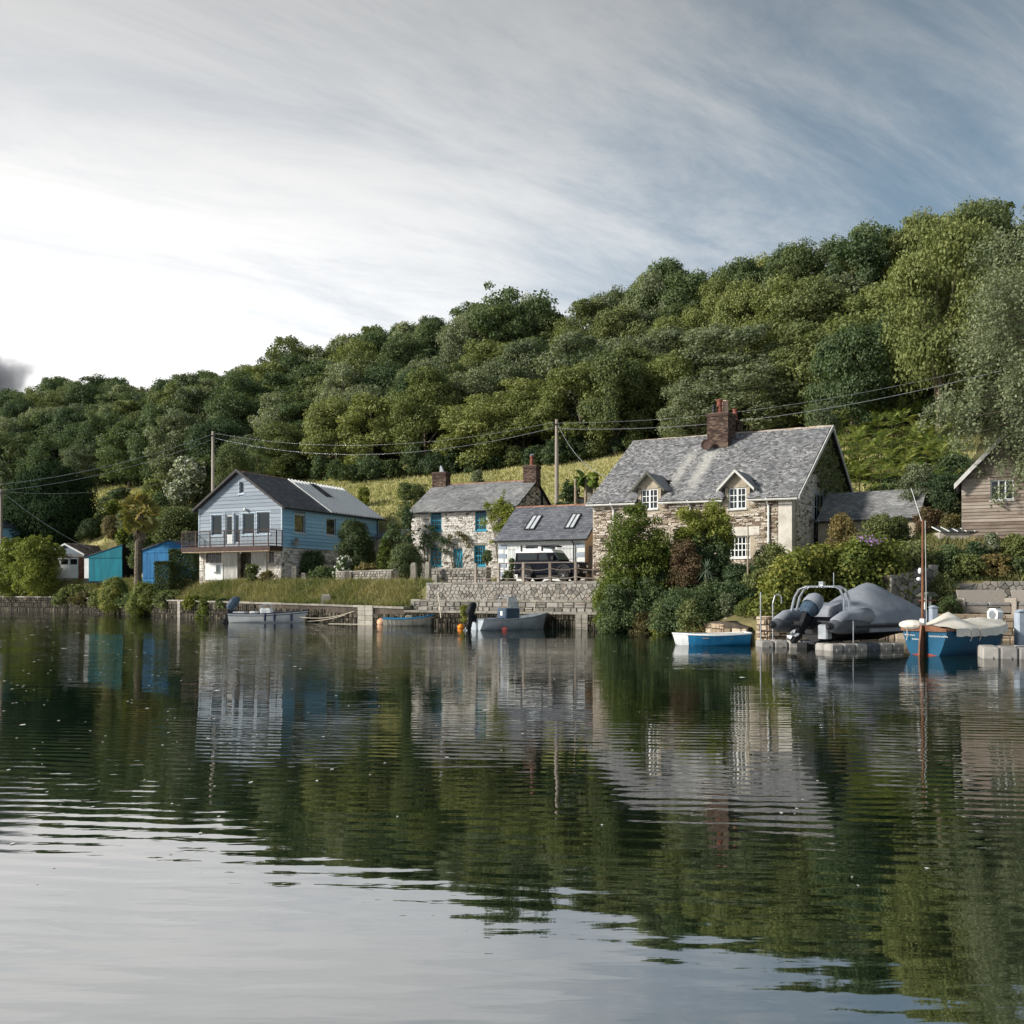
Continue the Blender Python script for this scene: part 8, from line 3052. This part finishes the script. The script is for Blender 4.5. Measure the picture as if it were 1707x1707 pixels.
# gable ivy
def gable_ivy():
    rng = np.random.default_rng(12)
    n = 5200
    yy, zz_ = rng.uniform(1.6, LD + .3, n), rng.uniform(1.5, zrD, n)
    top = np.where(yy < yD, np.interp(yy, [0, yD], [zeD, zrD]), np.interp(yy, [yD, LD + .3], [zrD, zb_])) - .15
    low = np.interp(yy, [1.6, 3.2, 4.6, 6.0, 8.0, LD], [9, 6.3, 5.1, 4.6, 3.2, 2.2]) + .35 * np.sin(yy * 5)
    ok = (zz_ < top) & (zz_ > low)
    C = np.stack([.10 + rng.uniform(0, .22, n), yy, zz_], 1)[ok]
    N = unit(np.array([1.0, -.2, .25]) + rng.normal(size=C.shape) * .5)
    o = thing("gable_ivy", "dark ivy covering the right gable of the slate-roofed house", "ivy", hD.location, -Dc.th)
    part("foliage", leaf_mesh("foliage", C, N, .10 * rng.uniform(.6, 1.3, len(C)), rng.random(len(C)), M["leaf_olive"], .8, rng), o)
    mb = MB()
    for k in range(5):
        mb.tube([(.06, 5 + k * .8, 0), (.07, 5.5 + k * .7, 3), (.08, 5.2 + k * .8, 5)], .02, 4)
    mb.build("stem", M["stem"], o)


gable_ivy()
# shrubs to the right of the house
for (px, py, top, w_, key, m, lab, D, bl) in (
        (1405, 915, 857, 66, "big", "leaf_russet", "brownish rounded shrub by the arch of the slate-roofed house", 47.5, None),
        (1466, 905, 858, 70, "big", "leaf_olive", "olive shrub below the low rear slate roof", 49.0, None),
        (1500, 900, 862, 50, "wild", "leaf_olive", "loose shrub left of the mast top", 49.5, None),
        (1530, 892, 775, 96, "big", "leaf_grey", "tall grey-green shrub between the rear slate roof and the timber house", 54, None),
        (1570, 880, 790, 80, "tall", "leaf_dark", "dark shrub tree hard left of the timber house", 53, None),
        (1548, 905, 845, 50, "wild", "leaf_red", "rusty red-leaved shrub behind the mast", 50.5, None),
        (1585, 900, 858, 44, "wild", "leaf_russet", "brown shrub at the foot of the timber house's left corner", 49.5, None),
        (1652, 912, 888, 34, "dense", "leaf_grey", "pale silvery shrub below the timber house window", 46.5, (.04, .05, "white_flower", 4)),
        (1692, 920, 892, 50, "wild", "leaf_yellow", "yellow-green shrub at the right edge below the timber house", 46, None),
        (1625, 920, 902, 36, "wild", "leaf_dark", "dark low plant right of the glass lean-to", 46.3, None),
        (1580, 940, 908, 60, "wild", "leaf_dark", "dark low shrub before the glass lean-to", 45.6, None),
        (1610, 955, 925, 70, "wild", "leaf_yellow", "straggly yellow-green plants on the garden slope under the lean-to", 45, None),
        (1655, 960, 925, 70, "wild", "leaf_russet", "straggly brown plants on the garden slope above the retaining wall", 45, None),
        (1695, 962, 930, 50, "wild", "leaf_olive", "straggly olive plants on the garden slope at the right edge", 44.8, None),
        (1570, 1000, 955, 50, "wild", "leaf_olive", "creeping plants hanging over the stone wall left of the sofas", 43.6, None),
        (1585, 1022, 992, 44, "dense", "leaf_box", "dark bush beside the left arm of the wicker sofa", 41.8, None),
        (1530, 945, 918, 60, "wild", "leaf_olive", "grassy plants over the stepped garden wall", 45.4, None)):
    sh_("garden_shrub", px, py, top, w_, key, m, lab, D=D, bloom=bl)

# ---- bright frond slope (stag's-horn sumac) behind the house
def frond_mesh(seed):
    mb = MB()
    rg = random.Random(seed)
    n = 11
    pts = []
    for i in range(n + 1):
        f_ = i / n
        pts.append(Vector((f_ * (1 - .12 * f_), 0, .32 * f_ - .52 * f_ * f_)))
    for i in range(1, n + 1):
        p_, d_ = pts[i], (pts[i] - pts[i - 1]).normalized()
        L = .30 * math.sin(math.pi * (.18 + .78 * i / n)) + .05
        for sd in (1, -1):
            tip = p_ + Vector((d_.x * .45, sd * .9, d_.z * .4)).normalized() * L - Vector((0, 0, L * rg.uniform(.15, .5)))
            wv = d_ * .035
            m_ = (p_ + tip) / 2
            mb.add([p_, m_ - wv, tip, m_ + wv], [(0, 1, 2, 3)], rg.uniform(.2, 1))
    mb.tube(pts, [.012] * n + [.004], 4, False, .2)
    me = new_mesh("frond", mb.v, mb.f, mb.a)
    me.materials.append(M["frond_sumac"])
    return me


FR = [frond_mesh(s) for s in range(4)]
def sumac(px, py, D, hpx, label, i):
    p = hit(px, py, D - 6, D + 12) if D else hit(px, py, 52)
    H = hpx * p.y / F
    o = thing("sumac_shrub", label, "sumac", (p.x, p.y, p.z - .2), rr.uniform(0, 6.28), "bright sumac shrubs on the slope")
    mb = MB()
    mb.tube([(0, 0, 0), (.1, 0, H * .5), (0, 0, H)], [.06, .05, .03], 5)
    mb.build("stem", M["stem"], o)
    nf = 12
    for k in range(nf):
        a = 2 * math.pi * k / nf + rr.uniform(-.2, .2)
        tier = k % 3
        q = part("frond", FR[rr.randrange(4)], o, None, None, (0, 0, H - tier * .34), (0, -1.0 + tier * .5 + rr.uniform(-.15, .15), a))
        s = rr.uniform(.85, 1.15) * 1.3
        q.scale = (s, s, s)


spots = []
for r, (py0, D0, n) in enumerate(((845, 60, 7), (812, 64, 10), (784, 68, 11), (758, 72, 11), (734, 76, 11), (708, 80, 9), (685, 85, 8))):
    xl = float(np.interp(py0, [680, 760, 850], [1380, 1372, 1395]))
    xr = float(np.interp(py0, [680, 760, 850], [1585, 1600, 1600]))
    for k in range(n):
        px = xl + (xr - xl) * (k + .5 + rr.uniform(-.25, .25)) / n
        # the slope's upper rim climbs to the right
        if py0 < float(np.interp(px, [1370, 1440, 1540, 1620], [722, 700, 668, 650])) + 12:
            continue
        spots.append((px, py0 + rr.uniform(-8, 8), r, k, n))
ROWN = ["bottom", "second", "third", "fourth", "fifth", "sixth", "top"]
for i, (px, py, r, k, n) in enumerate(spots):
    sumac(px, py, None, rr.uniform(40, 62), f"sumac with long bright fronds, {ORD[k]} from left in the {ROWN[r]} row of the slope", i)
for (px, py, top, w_, m, lab) in ((1410, 800, 765, 80, "leaf_bright", "green filler shrub under the sumacs by the gable"), (1490, 835, 795, 90, "leaf_dark", "dark shrub under the sumacs above the rear roof"), (1520, 780, 745, 90, "leaf_dark", "dark shrub in the middle of the sumac slope"),
                                   (1590, 830, 760, 80, "leaf_dark", "dark shrub between sumacs and timber house")):
    sh_("slope_shrub", px, py, top, w_, "wild", m, lab)
sh_("feathery_shrub", 1376, 705, 668, 44, "loose", "leaf_grey", "pale feathery shrub right above the ridge end of the big slate roof", D=80)

# banana plant
bp_ = Vector(((974 - CX) * 72 / F, 72, ground((974 - CX) * 72 / F, 72)))
bo = thing("banana_plant", "banana plant with broad yellow-green leaves left of the big slate roof", "banana plant", bp_)
hB_ = CAMZ + (HOR - 796) * 72 / F - bp_.z
mb = MB()
for x in (-.6, .1, .7):
    mb.tube([(x, 0, -.2), (x * 1.1, 0, hB_ * .98)], [.16, .1], 8)
mb.build("stalk", M["bark_pale"], bo)
for k in range(24):
    x0_ = (-.6, .1, .7)[k % 3]
    a = k * 2.1 + .3
    L = R.uniform(1.7, 2.8)
    el = R.uniform(.45, 1.3)
    mb = MB()
    n = 8
    c0 = Vector((x0_, 0, hB_ * .92 + R.uniform(-.3, .2)))
    dh = Vector((math.cos(a), math.sin(a), 0))
    sd = Vector((-math.sin(a), math.cos(a), 0))
    V = []
    for i in range(n + 1):
        f_ = i / n
        q = c0 + dh * L * f_ * math.cos(el) + Vector((0, 0, L * (f_ * math.sin(el) - .55 * f_ * f_)))
        wv = .42 * math.sin(math.pi * min(1, .08 + f_ * .92)) ** .7
        jj = R.uniform(.8, 1.1)
        V += [q - sd * wv * jj + Vector((0, 0, -.05)), q, q + sd * wv * jj + Vector((0, 0, -.05))]
    for i in range(n):
        mb.add([V[i * 3], V[i * 3 + 1], V[i * 3 + 4], V[i * 3 + 3], V[i * 3 + 2], V[i * 3 + 5]], [(0, 1, 2, 3), (1, 4, 5, 2)], R.random())
    mb.build("leaf", M["banana"], bo)
sh_("shrub", 950, 825, 800, 50, "wild", "leaf_dark", "low dark shrub left of the banana plant at the field edge", D=76)
sh_("shrub", 797, 798, 785, 30, "round", "leaf_grey", "small rounded grey bush in the field above the stone cottage ridge", D=96)
sh_("shrub", 690, 835, 806, 60, "loose", "leaf_olive", "olive shrub behind the left end of the stone cottage roof", D=88)
sh_("shrub", 606, 838, 812, 22, "loose", "leaf_bright", "small sapling in the field right of the blue boathouse's roof", D=96)

# palm
pp_ = Vector(((230 - CX) * 84.5 / F, 84.5, ground((230 - CX) * 84.5 / F, 84.5)))
po = thing("palm_tree", "tall fan palm with a shaggy trunk between teal and blue sheds", "palm", pp_)
hp = CAMZ + (HOR - 858) * 84.5 / F - pp_.z
mb = MB()
pts, rs = [], []
for i in range(15):
    f_ = i / 14
    pts.append((-.25 * math.sin(f_ * 2.2) * .6 + .3 * f_, 0, -.2 + f_ * (hp + .2)))
    rs.append((.36 if i % 2 else .31) * (1.0 - .1 * f_))
mb.tube(pts, rs, 10)
mb.build("trunk", M["bark"], po)
top = Vector(pts[-1])
def fan(seed, dead=False):
    rg = random.Random(seed)
    mb = MB()
    mb.tube([(0, 0, 0), (.35, 0, .03), (.7, 0, 0)], [.025, .02, .015], 4, False)
    c0 = Vector((.68, 0, 0))
    for k in range(15):
        a = (-1.25 + 2.5 * k / 14)
        L = .75 * (1 - .22 * abs(a)) * rg.uniform(.9, 1.08)
        d = Vector((math.cos(a), math.sin(a), 0))
        s = Vector((-d.y, d.x, 0)) * .085
        drop = (.28 if not dead else .6) * rg.uniform(.7, 1.2)
        mb.add([c0, c0 + d * L * .6 - s + Vector((0, 0, -drop * .25)), c0 + d * L + Vector((0, 0, -drop * L)), c0 + d * L * .6 + s + Vector((0, 0, -drop * .25))], [(0, 1, 2, 3)], rg.random())
    me = new_mesh("frond", mb.v, mb.f, mb.a)
    me.materials.append(M["palm_dead"] if dead else M["palm"])
    return me


FANS = [fan(s) for s in range(4)]
DEAD = [fan(s + 9, True) for s in range(2)]
for k in range(40):
    el = 1.35 - 2.2 * (k / 39) ** .9
    part("frond", FANS[k % 4], po, None, None, top + Vector((0, 0, .25 - k * .012)), (R.uniform(-1.3, 1.3), -el, k * 2.4)).scale = (1.35,) * 3
for k in range(20):
    part("dead_frond", DEAD[k % 2], po, None, None, top + Vector((0, 0, -.25 - (k % 5) * .2)), (0, 1.1 + .3 * R.random(), k * 2.4)).scale = (1.05,) * 3

# birch at the right edge, drooping over the timber house
def birch():
    D = 46.0
    s_ = D / F
    x0_ = (1742 - CX) * s_
    zb_2 = ground(x0_, D) - .3
    o = thing("birch_tree", "tall grey-green birch with drooping sprays hanging in from the right edge", "tree", (x0_, D, zb_2))
    rng = np.random.default_rng(31)
    P = []
    for (px, py, r) in ((1690, 425, 42), (1665, 470, 42), (1712, 480, 50), (1640, 520, 36), (1690, 540, 55), (1650, 570, 40), (1740, 560, 60), (1680, 610, 50), (1655, 655, 44), (1620, 672, 34), (1590, 662, 26), (1705, 660, 50), (1735, 640, 60),
                        (1590, 690, 24), (1640, 700, 36), (1690, 715, 44), (1715, 740, 50), (1695, 770, 36), (1670, 760, 26), (1712, 800, 40), (1690, 815, 20), (1745, 450, 60), (1765, 700, 60), (1566, 668, 18), (1700, 390, 30), (1730, 400, 36),
                        (1555, 690, 14), (1605, 715, 20), (1780, 560, 60), (1715, 600, 45)):
        for q in range(4):
            rr_ = r * s_ * rng.uniform(.35, .62)
            P.append(((px - 1742) * s_ + rng.normal() * r * s_ * .5, rng.normal() * 1.1, CAMZ + (HOR - py) * s_ - zb_2 + rng.normal() * r * s_ * .5, rr_, rr_, rr_ * 1.25))
    C, N, sz, V = puff_leaves(P, 58, .078, rng, .5, .5, .55)
    part("crown", leaf_mesh("crown", C, N, sz, V, M["leaf_grey"], .62, rng), o)
    mb = MB()
    H = CAMZ + (HOR - 400) * s_ - zb_2
    mb.tube([(0, 0, 0), (.15, 0, H * .4), (-.1, .1, H * .7), (-.5, 0, H * .98)], [.3, .24, .14, .04], 8)
    mb.build("trunk", M["bark_pale"], o)
    mb = MB()
    for i in range(0, len(P), 5):
        x, y, z = P[i][:3]
        b_ = Vector((0.05, 0, max(2, min(z * .8 + 1.0, H * .75))))
        e = Vector((x, y, z))
        mb.tube([b_, (b_ + e) / 2 + Vector((0, 0, .7)), e], [.09, .05, .012], 5)
    mb.build("branch", M["bark"], o)


birch()

# ------------------------------------------------------------------ grass on the bank and hay in the field
def blades(name, label, pts, h, wdt, m, seed, lean=.5):
    rng = np.random.default_rng(seed)
    n = len(pts)
    P = np.asarray(pts)
    a = rng.uniform(0, 2 * math.pi, n)
    H = h * rng.uniform(.5, 1.3, n)
    W = wdt * rng.uniform(.6, 1.2, n)
    dx_2, dy_2 = np.cos(a), np.sin(a)
    le = rng.normal(size=(n, 2)) * lean * H[:, None]
    V = np.empty((n, 3, 3))
    V[:, 0] = P + np.stack([-dx_2 * W, -dy_2 * W, np.full(n, -.03)], 1)
    V[:, 1] = P + np.stack([dx_2 * W, dy_2 * W, np.full(n, -.03)], 1)
    V[:, 2] = P + np.stack([le[:, 0], le[:, 1], H], 1)
    me = new_mesh(name, V.reshape(-1, 3), np.arange(3 * n).reshape(n, 3), rng.random(n))
    me.materials.append(M[m])
    o = bpy.data.objects.new(name, me)
    finish(o, None, "stuff", label)
    return o


def scatter(n, u0, u1, t0, t1, seed, rel=True, keep=None):
    rng = np.random.default_rng(seed)
    u = rng.uniform(u0, u1, n)
    t = rng.uniform(t0, t1, n)
    v = t + np.interp(u, B_U, B_V) if rel else t
    if keep is not None:
        k = keep(u, t)
        u, v = u[k], v[k]
    x, y = xy(u, v)
    ok = (np.abs(x / y) < .72) & (y > 20)
    u, v, x, y = u[ok], v[ok], x[ok], y[ok]
    return np.stack([x, y, ground_uv(u, v)], 1)


g1_ = scatter(52000, -78, -14.6, .55, 4.2, 3)
blades("bank_grass", "rough green and straw-coloured grass on the river bank", g1_, .34, .045, "grass", 4, .7)
gw_ = scatter(2600, -78, -14.8, .7, 4.0, 33)
blades("bank_weeds", "tall straw-coloured weeds among the bank grass", gw_, .62, .022, "straw", 34, .35)
g2_ = scatter(20000, 9.5, 24, 4.9, 11, 5, keep=lambda u, t: u > 13)
blades("garden_grass", "rough plants and grass on the garden slope", g2_, .28, .04, "grass", 6)
g5_ = scatter(16000, 24, 46, 4.5, 30, 15)
blades("slope_grass", "rough grass on the slope right of the timber house", g5_, .3, .07, "grass", 16)
g3_ = scatter(70000, -150, 14, 25, 50, 7, rel=False)
blades("hay_field", "yellow-green hay of the sloping field behind the houses", g3_, .30, .09, "hay", 8, .4)
g4_ = scatter(26000, -150, -14, 5.5, 40, 9, keep=lambda u, t: True)
blades("rough_grass", "rough grass in the terraced gardens behind the sheds", g4_, .35, .06, "grass", 10, .6)

# ------------------------------------------------------------------ smoke beyond the trees at the far left
sm = MB().ball((0, 0, 0), (26, 12, 16), 20, 14).build("smoke_plume", bpy.data.materials.new("smoke"), loc=at(-50, 640, 330))
tag(sm, "dark smoke plume rising beyond the trees at the far left", "smoke", kind="stuff")
smm = sm.data.materials[0]
smm.use_nodes = True
t = NT(smm.node_tree)
tcn = t.n("ShaderNodeTexCoord")
ln = t.n("ShaderNodeVectorMath", operation="LENGTH")
t.l(t.vmath("DIVIDE", tcn.outputs["Object"], (26, 12, 16)), ln.inputs[0])
nz = t.noise(tcn.outputs["Object"], .11, 5, .6)
dn = t.math("SUBTRACT", t.math("ADD", t.math("MULTIPLY", nz, 1.1), .35), ln.outputs["Value"])
dn = t.math("MULTIPLY", t.smooth(dn, .0, .35), .16)
pv_ = t.n("ShaderNodeVolumePrincipled")
pv_.inputs["Color"].default_value = (.35, .37, .42, 1)
t.l(dn, pv_.inputs["Density"])
o_ = t.n("ShaderNodeOutputMaterial")
t.l(pv_.outputs[0], o_.inputs[1])
